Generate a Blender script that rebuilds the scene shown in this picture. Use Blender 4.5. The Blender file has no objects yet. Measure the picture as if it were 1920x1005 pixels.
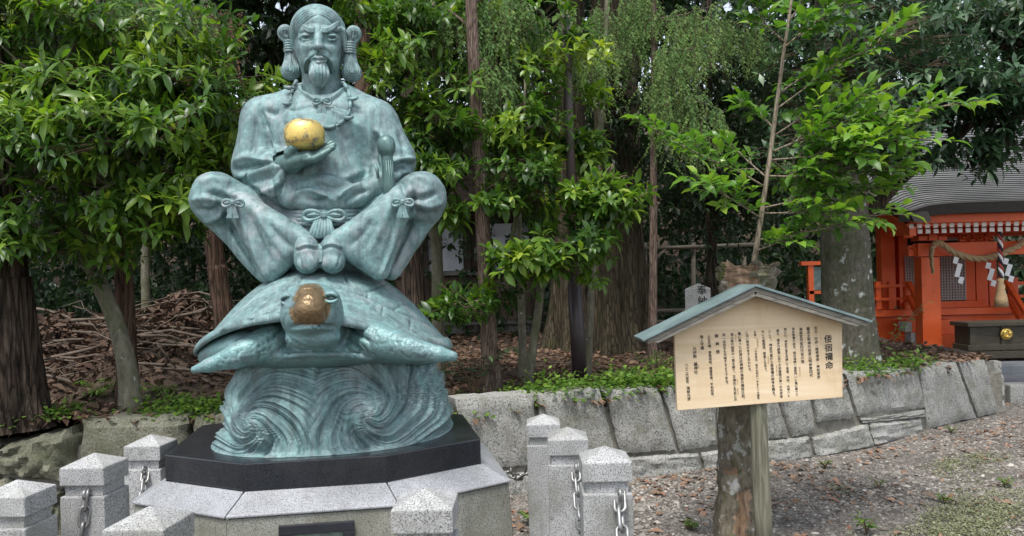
import bpy, bmesh, math, random
import numpy as np
from mathutils import Vector, Matrix
random.seed(7)
RNG = np.random.default_rng(11)
SC = bpy.context.scene
COL = SC.collection
rad = math.radians
# ------------------------------------------------------------------ camera, sky, sun, exposure
FPX, PX0, PY0, ROLL, EYE = 1450.0, 960.0, 530.0, rad(1.5), 1.55
cam_d = bpy.data.cameras.new('camera')
cam = bpy.data.objects.new('camera', cam_d)
COL.objects.link(cam)
cam.location = (0, 0, EYE)
cam.rotation_euler = (rad(90), ROLL, 0)
cam_d.sensor_width = 36.0
cam_d.lens = 36.0 * FPX / 1920.0
cam_d.shift_y = (PY0 - 502.5) / 1920.0
cam_d.clip_start, cam_d.clip_end = 0.05, 600.0
SC.camera = cam
SUN_EL, SUN_ROT = rad(66), rad(200)
world = bpy.data.worlds.new('World')
SC.world = world
world.use_nodes = True
wn = world.node_tree
for n in list(wn.nodes):
    wn.nodes.remove(n)
w_out = wn.nodes.new('ShaderNodeOutputWorld')
w_bg = wn.nodes.new('ShaderNodeBackground')
w_sky = wn.nodes.new('ShaderNodeTexSky')
w_hsv = wn.nodes.new('ShaderNodeHueSaturation')
w_sky.sky_type = 'NISHITA'
w_sky.sun_disc = False
w_sky.sun_elevation, w_sky.sun_rotation = SUN_EL, SUN_ROT
w_sky.dust_density = 1.2
w_sky.air_density = 1.0
w_hsv.inputs['Saturation'].default_value = 0.42
w_bg.inputs['Strength'].default_value = 0.14
wn.links.new(w_sky.outputs['Color'], w_hsv.inputs['Color'])
wn.links.new(w_hsv.outputs['Color'], w_bg.inputs['Color'])
wn.links.new(w_bg.outputs['Background'], w_out.inputs['Surface'])
sun_d = bpy.data.lights.new('sun', 'SUN')
sun = bpy.data.objects.new('sun', sun_d)
COL.objects.link(sun)
sun_d.energy, sun_d.angle, sun_d.color = 2.1, rad(22), (1.0, 0.965, 0.91)
_sd = Vector((math.sin(SUN_ROT) * math.cos(SUN_EL), math.cos(SUN_ROT) * math.cos(SUN_EL), math.sin(SUN_EL)))
sun.rotation_euler = (-_sd).to_track_quat('-Z', 'Y').to_euler()
sun.location = _sd * 40
SC.view_settings.view_transform = 'Standard'
SC.view_settings.look = 'None'
SC.view_settings.gamma = 1.0
SC.view_settings.use_curve_mapping = False
SC.view_settings.exposure = 1.0
SC.render.engine = 'CYCLES'
SC.cycles.use_denoising = True
SC.cycles.max_bounces = 6
SC.cycles.diffuse_bounces = 4
SC.cycles.glossy_bounces = 3
SC.cycles.transmission_bounces = 4
SC.cycles.transparent_max_bounces = 6
SC.cycles.caustics_reflective = False
SC.cycles.caustics_refractive = False

# ------------------------------------------------------------------ helpers
CR, SR = math.cos(ROLL), math.sin(ROLL)
def ray(px, py):
    u, v = (px - PX0) / FPX, -(py - PY0) / FPX
    return u * CR + v * SR, -u * SR + v * CR
def W(px, py, y):
    """the point at depth y (metres in front of the eye) seen at a pixel of the photograph"""
    a, b = ray(px, py)
    return Vector((a * y, y, EYE + b * y))
def WZ(px, py, z):
    """the point of the level plane z seen at a pixel"""
    a, b = ray(px, py)
    y = (z - EYE) / b
    return Vector((a * y, y, z))
def S(px, y):
    return px * y / FPX

def tag(o, label=None, cat=None, group=None, kind=None):
    if label: o['label'] = label
    if cat: o['category'] = cat
    if group: o['group'] = group
    if kind: o['kind'] = kind
    return o
def empty(name, loc=(0, 0, 0), rz=0.0):
    o = bpy.data.objects.new(name, None)
    o.empty_display_size = 0.1
    o.location = loc
    o.rotation_euler = (0, 0, rz)
    COL.objects.link(o)
    return o
def thing(name, loc, label, cat, group=None, rz=0.0):
    return tag(empty(name, loc, rz), label, cat, group)
def link(name, data, parent=None, world_space=True):
    """one object for a mesh; with world_space the vertices are world coordinates even under a parent"""
    o = bpy.data.objects.new(name, data)
    COL.objects.link(o)
    if parent is not None:
        o.parent = parent
        if world_space:
            m = Matrix.Identity(4)
            chain = []
            p = parent
            while p is not None:
                chain.append(p)
                p = p.parent
            for p in reversed(chain):
                m = m @ p.matrix_parent_inverse @ Matrix.LocRotScale(p.location, p.rotation_euler, p.scale)
            o.matrix_parent_inverse = m.inverted()
    return o
def copy_tree(o, parent=None):
    c = o.copy()
    COL.objects.link(c)
    if parent is not None:
        c.parent = parent
    for ch in o.children:
        copy_tree(ch, c)
    return c

def np_mesh(name, V, faces, mat, smooth=False, attr=None):
    """faces: (n,3) or (n,4) int array; attr: per-vertex float array stored as 'var'"""
    V = np.asarray(V, np.float32)
    F = np.asarray(faces, np.int32)
    me = bpy.data.meshes.new(name)
    me.vertices.add(len(V))
    me.vertices.foreach_set('co', V.ravel())
    k = F.shape[1]
    me.loops.add(F.size)
    me.loops.foreach_set('vertex_index', F.ravel())
    me.polygons.add(len(F))
    me.polygons.foreach_set('loop_start', np.arange(0, F.size, k, dtype=np.int32))
    try:
        me.polygons.foreach_set('loop_total', np.full(len(F), k, np.int32))
    except Exception:
        pass
    if smooth:
        me.polygons.foreach_set('use_smooth', np.ones(len(F), bool))
    if attr is not None:
        at = me.attributes.new('var', 'FLOAT', 'POINT')
        at.data.foreach_set('value', np.asarray(attr, np.float32))
    me.update(calc_edges=True)
    me.validate()
    for m in (mat if isinstance(mat, (list, tuple)) else [mat]):
        me.materials.append(m)
    return me

class MB:
    """collects boxes, tubes and prisms into ONE mesh"""
    def __init__(s):
        s.v, s.f = [], []
    def add(s, vs, fs):
        n = len(s.v)
        s.v += [tuple(v) for v in vs]
        s.f += [tuple(i + n for i in f) for f in fs]
        return s
    def box(s, c, h, rot=None):
        vs = [Vector((x * h[0], y * h[1], z * h[2])) for x in (-1, 1) for y in (-1, 1) for z in (-1, 1)]
        if rot is not None:
            vs = [rot @ v for v in vs]
        vs = [v + Vector(c) for v in vs]
        return s.add(vs, [(0, 1, 3, 2), (4, 6, 7, 5), (0, 4, 5, 1), (2, 3, 7, 6), (0, 2, 6, 4), (1, 5, 7, 3)])
    def hexa(s, p):
        """8 corners: bottom ring 0-3, top ring 4-7"""
        return s.add(p, [(3, 2, 1, 0), (4, 5, 6, 7), (0, 1, 5, 4), (1, 2, 6, 5), (2, 3, 7, 6), (3, 0, 4, 7)])
    def beam(s, a, b, w, h, up=(0, 0, 1)):
        a, b = Vector(a), Vector(b)
        d = (b - a).normalized()
        x = d.cross(Vector(up)).normalized() * (w / 2)
        y = x.cross(d).normalized() * (h / 2)
        return s.hexa([a - x - y, a + x - y, a + x + y, a - x + y, b - x - y, b + x - y, b + x + y, b - x + y])
    def tube(s, pts, rs, seg=8, cap=True, jit=0.0, closed=False):
        pts = [Vector(p) for p in pts]
        n = len(pts)
        if not isinstance(rs, (list, tuple)):
            rs = [rs] * n
        t0 = (pts[1] - pts[0]).normalized()
        ref = Vector((0, 0, 1)) if abs(t0.z) < 0.9 else Vector((1, 0, 0))
        x = t0.cross(ref).normalized()
        vs, fs = [], []
        for i in range(n):
            if closed:
                t = pts[(i + 1) % n] - pts[i - 1]
            else:
                t = pts[min(i + 1, n - 1)] - pts[max(i - 1, 0)]
            t.normalize()
            x = (x - t * x.dot(t)).normalized()
            y = t.cross(x)
            for k in range(seg):
                a = 2 * math.pi * k / seg
                r = rs[i] * (1 + random.uniform(-jit, jit))
                vs.append(pts[i] + (x * math.cos(a) + y * math.sin(a)) * r)
        m = n if closed else n - 1
        for i in range(m):
            for k in range(seg):
                k2 = (k + 1) % seg
                j = (i + 1) % n
                fs.append((i * seg + k, i * seg + k2, j * seg + k2, j * seg + k))
        if cap and not closed:
            fs.append(tuple(range(seg - 1, -1, -1)))
            fs.append(tuple(range((n - 1) * seg, n * seg)))
        return s.add(vs, fs)
    def lathe(s, c, prof, seg=16, flat=1.0):
        """prof: (radius, z) from the bottom up, round the z axis through c"""
        vs, fs = [], []
        for r, z in prof:
            for k in range(seg):
                a = 2 * math.pi * k / seg
                vs.append((c[0] + r * math.cos(a), c[1] + r * math.sin(a) * flat, c[2] + z))
        for i in range(len(prof) - 1):
            for k in range(seg):
                k2 = (k + 1) % seg
                fs.append((i * seg + k, i * seg + k2, (i + 1) * seg + k2, (i + 1) * seg + k))
        fs.append(tuple(range(seg - 1, -1, -1)))
        fs.append(tuple(range((len(prof) - 1) * seg, len(prof) * seg)))
        return s.add(vs, fs)
    def prism(s, poly, d):
        """a polygon swept by the vector d"""
        n = len(poly)
        p = [Vector(q) for q in poly]
        d = Vector(d)
        return s.add(p + [q + d for q in p], [tuple(range(n - 1, -1, -1)), tuple(range(n, 2 * n))] +
                     [(i, (i + 1) % n, n + (i + 1) % n, n + i) for i in range(n)])
    def mesh(s, name, mat, smooth=False, bevel=0.0, bseg=2):
        me = bpy.data.meshes.new(name)
        me.from_pydata([tuple(v) for v in s.v], [], s.f)
        bm = bmesh.new()
        bm.from_mesh(me)
        bmesh.ops.recalc_face_normals(bm, faces=bm.faces)
        if bevel:
            ed = [e for e in bm.edges if len(e.link_faces) == 2 and e.calc_face_angle(0) > 0.5]
            bmesh.ops.bevel(bm, geom=ed, offset=bevel, segments=bseg, profile=0.6, affect='EDGES', clamp_overlap=True)
        bm.to_mesh(me)
        bm.free()
        if smooth:
            for p in me.polygons:
                p.use_smooth = True
        for m in (mat if isinstance(mat, (list, tuple)) else [mat]):
            me.materials.append(m)
        return me
    def build(s, name, mat, parent=None, smooth=False, bevel=0.0, bseg=2, ws=True):
        return link(name, s.mesh(name, mat, smooth, bevel, bseg), parent, ws)

def lerp(a, b, t):
    return a + (b - a) * t
def spline(pts, n):
    """Catmull-Rom through the points, n samples a span"""
    P = [Vector(p) for p in pts]
    P = [P[0] * 2 - P[1]] + P + [P[-1] * 2 - P[-2]]
    out = []
    for i in range(1, len(P) - 2):
        for k in range(n):
            t = k / n
            a, b, c, d = P[i - 1], P[i], P[i + 1], P[i + 2]
            out.append(0.5 * ((2 * b) + (c - a) * t + (2 * a - 5 * b + 4 * c - d) * t * t + (3 * b - a - 3 * c + d) * t ** 3))
    out.append(P[-2])
    return out

# ------------------------------------------------------------------ materials
def new_mat(name):
    m = bpy.data.materials.new(name)
    m.use_nodes = True
    nt = m.node_tree
    b = nt.nodes['Principled BSDF']
    return m, nt, b
def N(nt, kind, **kw):
    n = nt.nodes.new(kind)
    for k, v in kw.items():
        if k in n.inputs:
            n.inputs[k].default_value = v
        else:
            setattr(n, k, v)
    return n
def ramp(nt, stops):
    r = nt.nodes.new('ShaderNodeValToRGB')
    e = r.color_ramp.elements
    while len(e) < len(stops):
        e.new(0.5)
    for i, (p, c) in enumerate(stops):
        e[i].position = p
        e[i].color = (*c, 1) if len(c) == 3 else c
    return r
def coords(nt, stretch=(1, 1, 1), shift=True):
    tc = nt.nodes.new('ShaderNodeTexCoord')
    mp = nt.nodes.new('ShaderNodeMapping')
    mp.inputs['Scale'].default_value = stretch
    nt.links.new(tc.outputs['Object'], mp.inputs['Vector'])
    if shift:
        oi = nt.nodes.new('ShaderNodeObjectInfo')
        ml = N(nt, 'ShaderNodeMath', operation='MULTIPLY')
        ml.inputs[1].default_value = 37.0
        nt.links.new(oi.outputs['Random'], ml.inputs[0])
        nt.links.new(ml.outputs[0], mp.inputs['Location'])
    return mp.outputs['Vector']
def mix(nt, fac, a, b, mode='MIX'):
    m = nt.nodes.new('ShaderNodeMix')
    m.data_type = 'RGBA'
    m.blend_type = mode
    for i, v in ((0, fac), (6, a), (7, b)):
        if isinstance(v, bpy.types.NodeSocket):
            nt.links.new(v, m.inputs[i])
        else:
            m.inputs[i].default_value = v if not isinstance(v, tuple) else (*v, 1)[:4]
    return m.outputs[2]
def noise(nt, vec, scale, detail=5.0, rough=0.6, dist=0.0):
    n = N(nt, 'ShaderNodeTexNoise', Scale=scale, Detail=detail, Roughness=rough, Distortion=dist)
    nt.links.new(vec, n.inputs['Vector'])
    return n.outputs['Fac']
def voronoi(nt, vec, scale, feature='F1', out='Distance'):
    n = N(nt, 'ShaderNodeTexVoronoi', Scale=scale, feature=feature)
    nt.links.new(vec, n.inputs['Vector'])
    return n.outputs[out]
def bump(nt, b, h, dist=0.01, strength=0.6, prev=None):
    n = N(nt, 'ShaderNodeBump', Distance=dist, Strength=strength)
    nt.links.new(h, n.inputs['Height'])
    if prev is not None:
        nt.links.new(prev, n.inputs['Normal'])
    nt.links.new(n.outputs['Normal'], b.inputs['Normal'])
    return n.outputs['Normal']
def use(nt, fac, stops):
    r = ramp(nt, stops)
    nt.links.new(fac, r.inputs['Fac'])
    return r.outputs['Color']
def simple(name, stops, scale=8.0, rough=0.7, stretch=(1, 1, 1), detail=6.0, bs=None, bd=0.006, bst=0.6, metal=0.0, dist=0.0, spec=0.4, stain=None):
    """noise between colours, its own relief; stain = (scale, colour, low, high) laid over"""
    m, nt, b = new_mat(name)
    v = coords(nt, stretch)
    c = use(nt, noise(nt, v, scale, detail, 0.62, dist), stops)
    if stain:
        f = use(nt, noise(nt, coords(nt, stain[4] if len(stain) > 4 else (1, 1, 1)), stain[0], 5, 0.65), [(stain[2], (0, 0, 0)), (stain[3], (1, 1, 1))])
        c = mix(nt, f, c, stain[1])
    nt.links.new(c, b.inputs['Base Color'])
    b.inputs['Roughness'].default_value = rough
    b.inputs['Metallic'].default_value = metal
    b.inputs['Specular IOR Level'].default_value = spec
    if bs:
        bump(nt, b, noise(nt, v, bs, 6, 0.65, dist), bd, bst)
    return m

def granite(name, light, mid, dark, grain=260.0, moss=None, rough=0.75, bd=0.0015, coarse=0):
    m, nt, b = new_mat(name)
    v = coords(nt)
    c = use(nt, noise(nt, v, grain, 2, 0.5), [(0.32, dark), (0.43, mid), (0.58, light), (0.75, light)])
    big = use(nt, noise(nt, v, 3.2, 6, 0.65), [(0.32, (0.72, 0.72, 0.70)), (0.66, (1.06, 1.06, 1.06))])
    c = mix(nt, 1.0, c, big, 'MULTIPLY')
    if moss:
        f = use(nt, noise(nt, v, moss[0], 7, 0.7), [(moss[2], (0, 0, 0)), (moss[3], (moss[4],) * 3)])
        c = mix(nt, f, c, moss[1])
    # rain streaks and grime
    f = use(nt, noise(nt, coords(nt, (1, 1, 0.12)), 14, 6, 0.7, 0.4), [(0.54, (0, 0, 0)), (0.74, (0.55, 0.55, 0.55))])
    c = mix(nt, f, c, tuple(q * 0.42 for q in mid))
    nt.links.new(c, b.inputs['Base Color'])
    b.inputs['Roughness'].default_value = rough
    bump(nt, b, noise(nt, v, coarse or grain * 0.5, 7 if coarse else 4, 0.75 if coarse else 0.6), bd, 0.9 if coarse else 0.5)
    return m
M = {}
M['granite'] = granite('pale granite', (0.47, 0.47, 0.465), (0.30, 0.30, 0.30), (0.075, 0.075, 0.08), 260, (5.0, (0.17, 0.175, 0.13), 0.48, 0.72, 0.7))
M['granite_base'] = granite('polished grey granite', (0.40, 0.41, 0.43), (0.27, 0.28, 0.30), (0.10, 0.10, 0.11), 260, (5.0, (0.16, 0.16, 0.13), 0.55, 0.8, 0.5), 0.5)
M['granite_side'] = granite('weathered granite', (0.34, 0.34, 0.30), (0.22, 0.22, 0.19), (0.07, 0.07, 0.06), 220, (5.0, (0.12, 0.115, 0.075), 0.38, 0.7, 0.75))
M['black_granite'] = granite('black polished granite', (0.030, 0.033, 0.040), (0.016, 0.018, 0.022), (0.008, 0.009, 0.011), 300, (6.0, (0.06, 0.065, 0.065), 0.5, 0.85, 0.5), 0.22, 0.0003)
M['stone'] = granite('rough hewn wall stone', (0.40, 0.395, 0.37), (0.28, 0.275, 0.255), (0.10, 0.10, 0.092), 80, (6.0, (0.16, 0.16, 0.105), 0.50, 0.68, 0.7), 0.9, 0.009, 26)
M['boulder'] = granite('mossy boulder stone', (0.27, 0.26, 0.20), (0.18, 0.175, 0.13), (0.08, 0.08, 0.06), 90, (4.0, (0.085, 0.095, 0.045), 0.42, 0.68, 0.8), 0.9, 0.02, 22)
M['mortar'] = simple('old mortar', [(0.3, (0.12, 0.11, 0.09)), (0.7, (0.26, 0.25, 0.21))], 14, 0.95, bs=60, bd=0.01)
# ------------------------------------------------------------------ more materials
def bark(name, stops, sx=1.0, scale=10.0, moss=None, bd=0.02, grey=None, zst=0.13):
    m, nt, b = new_mat(name)
    v = coords(nt, (sx, sx, zst * sx))
    h = noise(nt, v, scale * 1.6, 6, 0.7, 0.4)
    c = use(nt, h, stops)
    v2 = coords(nt)
    if grey:
        f = use(nt, noise(nt, v2, grey[0], 5, 0.6), [(grey[2], (0, 0, 0)), (grey[3], (1, 1, 1))])
        c = mix(nt, f, c, grey[1])
    if moss:
        f = use(nt, noise(nt, v2, moss[0], 6, 0.7), [(moss[2], (0, 0, 0)), (moss[3], (0.9, 0.9, 0.9))])
        c = mix(nt, f, c, moss[1])
    nt.links.new(c, b.inputs['Base Color'])
    if zst < 0.3:
        # long cracks between strips of bark
        vc = coords(nt, (sx * 1.3, sx * 1.3, 0.11 * sx))
        wv = mix(nt, 0.12, vc, N(nt, 'ShaderNodeTexNoise', Scale=6.0).outputs['Color'])
        ck = voronoi(nt, wv, scale * 2.4, 'DISTANCE_TO_EDGE')
        f = use(nt, ck, [(0.0, (0.25, 0.25, 0.25)), (0.14, (1, 1, 1))])
        c = mix(nt, 0.85, c, f, 'MULTIPLY')
        h = mix(nt, 0.5, h, f)
    nt.links.new(c, b.inputs['Base Color'])
    b.inputs['Roughness'].default_value = 0.9
    b.inputs['Specular IOR Level'].default_value = 0.2
    bump(nt, b, h, bd, 0.9)
    return m
M['bark_cedar'] = bark('red brown cedar bark', [(0.3, (0.035, 0.022, 0.016)), (0.5, (0.11, 0.065, 0.045)), (0.72, (0.21, 0.135, 0.10))], 1.2, 9, (3.0, (0.06, 0.065, 0.03), 0.55, 0.75))
M['bark_dark'] = bark('dark furrowed bark', [(0.34, (0.012, 0.009, 0.007)), (0.5, (0.06, 0.042, 0.031)), (0.70, (0.18, 0.135, 0.10))], 1.0, 7, (2.5, (0.055, 0.058, 0.028), 0.5, 0.75), 0.035)
M['bark_grey'] = bark('smooth lichen bark', [(0.3, (0.085, 0.08, 0.058)), (0.6, (0.20, 0.185, 0.135)), (0.8, (0.31, 0.29, 0.235))], 2.2, 7, (4.0, (0.085, 0.095, 0.035), 0.5, 0.7), 0.008, (14.0, (0.42, 0.43, 0.40), 0.66, 0.70), 0.4)
M['bark_lichen'] = bark('old bark with white lichen', [(0.3, (0.045, 0.042, 0.032)), (0.55, (0.12, 0.11, 0.085)), (0.8, (0.2, 0.185, 0.15))], 3.0, 6, (3.0, (0.05, 0.06, 0.025), 0.48, 0.68), 0.012, (9.0, (0.48, 0.50, 0.47), 0.60, 0.66), 0.6)
M['bark_pale'] = bark('pale smooth bark', [(0.3, (0.20, 0.16, 0.115)), (0.7, (0.36, 0.30, 0.225))], 3.0, 6, None, 0.004, (12.0, (0.15, 0.12, 0.085), 0.6, 0.66))
M['bark_pine'] = bark('scaly pinkish bark', [(0.3, (0.055, 0.04, 0.032)), (0.5, (0.17, 0.12, 0.095)), (0.72, (0.27, 0.205, 0.165))], 3.0, 8, None, 0.01)
M['bark_stump'] = bark('flaking stump bark', [(0.28, (0.06, 0.05, 0.037)), (0.5, (0.18, 0.155, 0.115)), (0.75, (0.30, 0.27, 0.21))], 5.0, 4, (7.0, (0.10, 0.115, 0.03), 0.52, 0.68), 0.02, (13.0, (0.42, 0.42, 0.39), 0.57, 0.63), 0.45)
M['wood_cut'] = simple('torn stump wood', [(0.25, (0.085, 0.052, 0.03)), (0.5, (0.29, 0.19, 0.12)), (0.75, (0.48, 0.35, 0.235))], 22, 0.9, (1, 1, 0.25), bs=60, bd=0.02)
M['twig'] = simple('brown twig', [(0.3, (0.07, 0.05, 0.03)), (0.7, (0.16, 0.11, 0.07))], 30, 0.85)
M['dead_branch'] = simple('dry dead branch', [(0.3, (0.06, 0.046, 0.034)), (0.7, (0.17, 0.13, 0.10))], 20, 0.9)
M['bark_tan'] = bark('tan fluted bark', [(0.3, (0.03, 0.024, 0.015)), (0.5, (0.085, 0.068, 0.044)), (0.75, (0.15, 0.122, 0.085))], 1.6, 7, (3.0, (0.07, 0.075, 0.03), 0.52, 0.75), 0.02)
def leafmat(name, stops, rough=0.36, transl=0.35, spec=0.5):
    m, nt, b = new_mat(name)
    at = N(nt, 'ShaderNodeAttribute', attribute_name='var')
    oi = nt.nodes.new('ShaderNodeObjectInfo')
    ad = N(nt, 'ShaderNodeMath', operation='ADD')
    nt.links.new(at.outputs['Fac'], ad.inputs[0])
    ml = N(nt, 'ShaderNodeMath', operation='MULTIPLY')
    ml.inputs[1].default_value = 0.10
    nt.links.new(oi.outputs['Random'], ml.inputs[0])
    nt.links.new(ml.outputs[0], ad.inputs[1])
    c = use(nt, ad.outputs[0], stops)
    nt.links.new(c, b.inputs['Base Color'])
    b.inputs['Roughness'].default_value = rough
    b.inputs['Specular IOR Level'].default_value = spec
    tr = nt.nodes.new('ShaderNodeBsdfTranslucent')
    hs = N(nt, 'ShaderNodeHueSaturation', Saturation=1.1, Value=1.25)
    nt.links.new(c, hs.inputs['Color'])
    nt.links.new(hs.outputs['Color'], tr.inputs['Color'])
    mx = nt.nodes.new('ShaderNodeMixShader')
    mx.inputs[0].default_value = transl
    out = nt.nodes['Material Output']
    nt.links.new(b.outputs[0], mx.inputs[1])
    nt.links.new(tr.outputs[0], mx.inputs[2])
    nt.links.new(mx.outputs[0], out.inputs['Surface'])
    return m
M['leaf_laurel'] = leafmat('glossy laurel leaf', [(0.0, (0.028, 0.07, 0.016)), (0.35, (0.075, 0.162, 0.024)), (0.7, (0.175, 0.29, 0.036)), (1.0, (0.32, 0.41, 0.055))], 0.34, 0.42)
M['leaf_bright'] = leafmat('fresh green leaf', [(0.0, (0.035, 0.09, 0.018)), (0.5, (0.085, 0.20, 0.03)), (0.85, (0.17, 0.32, 0.04)), (1.0, (0.27, 0.41, 0.055))], 0.33, 0.4)
M['leaf_blue'] = leafmat('dull blue green leaf', [(0.0, (0.022, 0.05, 0.024)), (0.5, (0.05, 0.105, 0.045)), (1.0, (0.12, 0.205, 0.08))], 0.38, 0.25)
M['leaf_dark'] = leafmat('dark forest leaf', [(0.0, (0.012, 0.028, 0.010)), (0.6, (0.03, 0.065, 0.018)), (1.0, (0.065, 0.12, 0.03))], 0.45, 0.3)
M['needle'] = leafmat('cedar needle', [(0.0, (0.05, 0.11, 0.036)), (0.5, (0.12, 0.225, 0.07)), (1.0, (0.25, 0.36, 0.11))], 0.6, 0.3, 0.2)
M['needle_dead'] = leafmat('dead brown needle', [(0.0, (0.07, 0.04, 0.025)), (1.0, (0.18, 0.11, 0.07))], 0.8, 0.1, 0.1)
M['leaf_weed'] = leafmat('weed leaf', [(0.0, (0.05, 0.11, 0.02)), (0.5, (0.11, 0.21, 0.035)), (1.0, (0.22, 0.34, 0.06))], 0.5, 0.4, 0.3)
M['leaf_dry'] = leafmat('dry fallen leaf', [(0.0, (0.055, 0.033, 0.022)), (0.35, (0.14, 0.085, 0.055)), (0.7, (0.25, 0.16, 0.105)), (0.9, (0.30, 0.19, 0.13)), (1.0, (0.30, 0.155, 0.10))], 0.7, 0.12, 0.3)
M['leaf_dry_shaded'] = leafmat('brown heap leaf darkened for shade', [(0.0, (0.028, 0.018, 0.013)), (0.5, (0.082, 0.052, 0.037)), (1.0, (0.20, 0.13, 0.092))], 0.8, 0.1, 0.2)  # darker copy of the dry leaf; the heap's shade is in its colour
M['moss'] = leafmat('low moss and grass', [(0.0, (0.10, 0.115, 0.06)), (0.6, (0.20, 0.215, 0.12)), (1.0, (0.32, 0.33, 0.20))], 0.8, 0.25, 0.2)
M['pebble'] = leafmat('mixed gravel stone', [(0.0, (0.072, 0.063, 0.055)), (0.4, (0.18, 0.162, 0.143)), (0.75, (0.27, 0.245, 0.215)), (1.0, (0.44, 0.41, 0.365))], 0.8, 0.0, 0.3)
def ground_mat():
    m, nt, b = new_mat('fine gravel ground')
    v = coords(nt, shift=False)
    c = use(nt, voronoi(nt, v, 46, 'F1', 'Color'), [(0.0, (0.06, 0.052, 0.045)), (0.5, (0.13, 0.118, 0.105)), (1.0, (0.27, 0.255, 0.23))])
    big = use(nt, noise(nt, v, 0.9, 6, 0.7), [(0.35, (0.72, 0.68, 0.66)), (0.65, (1.05, 1.03, 1.0))])
    c = mix(nt, 1.0, c, big, 'MULTIPLY')
    nt.links.new(c, b.inputs['Base Color'])
    b.inputs['Roughness'].default_value = 0.9
    bump(nt, b, voronoi(nt, v, 46), 0.012, 0.8)
    return m
M['ground'] = ground_mat()
M['soil'] = simple('dark leaf mould soil', [(0.25, (0.035, 0.024, 0.017)), (0.5, (0.085, 0.06, 0.042)), (0.75, (0.17, 0.12, 0.085))], 26, 0.95, bs=40, bd=0.03, bst=1.0)

# ------------------------------------------------------------------ ground, terrace, wall
def sheet(name, x0, x1, y0, y1, nx, ny, zf, mat):
    X, Y = np.meshgrid(np.linspace(x0, x1, nx), np.linspace(y0, y1, ny), indexing='ij')
    V = np.stack([X, Y, zf(X, Y)], -1).reshape(-1, 3)
    I = (np.arange(nx - 1)[:, None] * ny + np.arange(ny - 1)[None]).ravel()
    F = np.stack([I, I + ny, I + ny + 1, I + 1], 1)
    return link(name, np_mesh(name, V, F, mat, True))
def ground_z(X, Y):
    far = np.clip((Y - 8.4) / 3.0, 0, 1) * 0.14
    return far + 0.012 * np.sin(X * 2.1 + 1) * np.sin(Y * 1.7)
tag(sheet('gravel_ground', -60, 60, -60, 90, 121, 151, lambda X, Y: ground_z(X, Y), M['ground']), kind='structure')
WALL = [(-9.0, 4.75), (-3.3, 4.95), (-1.2, 5.15), (0.92, 6.06), (2.5, 6.55), (3.25, 6.94), (4.13, 7.67), (5.25, 8.36)]
def wall_y(x):
    return np.interp(x, [p[0] for p in WALL], [p[1] for p in WALL])
def onwall(px, py):
    a, b = ray(px, py)
    for (x0, y0), (x1, y1) in zip(WALL, WALL[1:]):
        # a*y on the segment line
        k = (y1 - y0) / (x1 - x0)
        y = (y0 - k * x0) / (1 - k * a)
        if x0 - 1e-6 <= a * y <= x1 + 1e-6 or (x1 == WALL[-1][0] and a * y > x1):
            n = Vector((k, -1, 0)).normalized()
            return Vector((a * y, y, EYE + b * y)), n
    return Vector((a * y, y, EYE + b * y)), Vector((0, -1, 0))
TZ = 0.60
def terrace_z(X, Y):
    d = Y - wall_y(X)
    z = TZ + 0.03 * np.sin(X * 1.9) * np.sin(Y * 1.3) + 0.02 * np.sin(X * 5.1 + Y * 3.3) + 0.025 * np.clip(d - 1.5, 0, 8) + 0.16 * np.clip((Y - 14) / 6, 0, 3)
    z = z + 0.12 * np.exp(-((X + 3.0) / 1.2) ** 2) * np.exp(-((Y - 5.4) / 0.8) ** 2)
    return z
# the terrace is a strip mesh that follows the wall
nu, nv = 190, 70
U = np.linspace(-14, 5.28, nu)
Vv = np.linspace(0, 1, nv) ** 1.6
X = np.repeat(U[:, None], nv, 1)
Y = wall_y(X) + 0.22 + Vv[None] * (34 - wall_y(X))
Z = terrace_z(X, Y)
I = (np.arange(nu - 1)[:, None] * nv + np.arange(nv - 1)[None]).ravel()
tag(link('soil_terrace', np_mesh('soil_terrace', np.stack([X, Y, Z], -1).reshape(-1, 3), np.stack([I, I + nv, I + nv + 1, I + 1], 1), M['soil'], True)), kind='structure')

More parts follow.
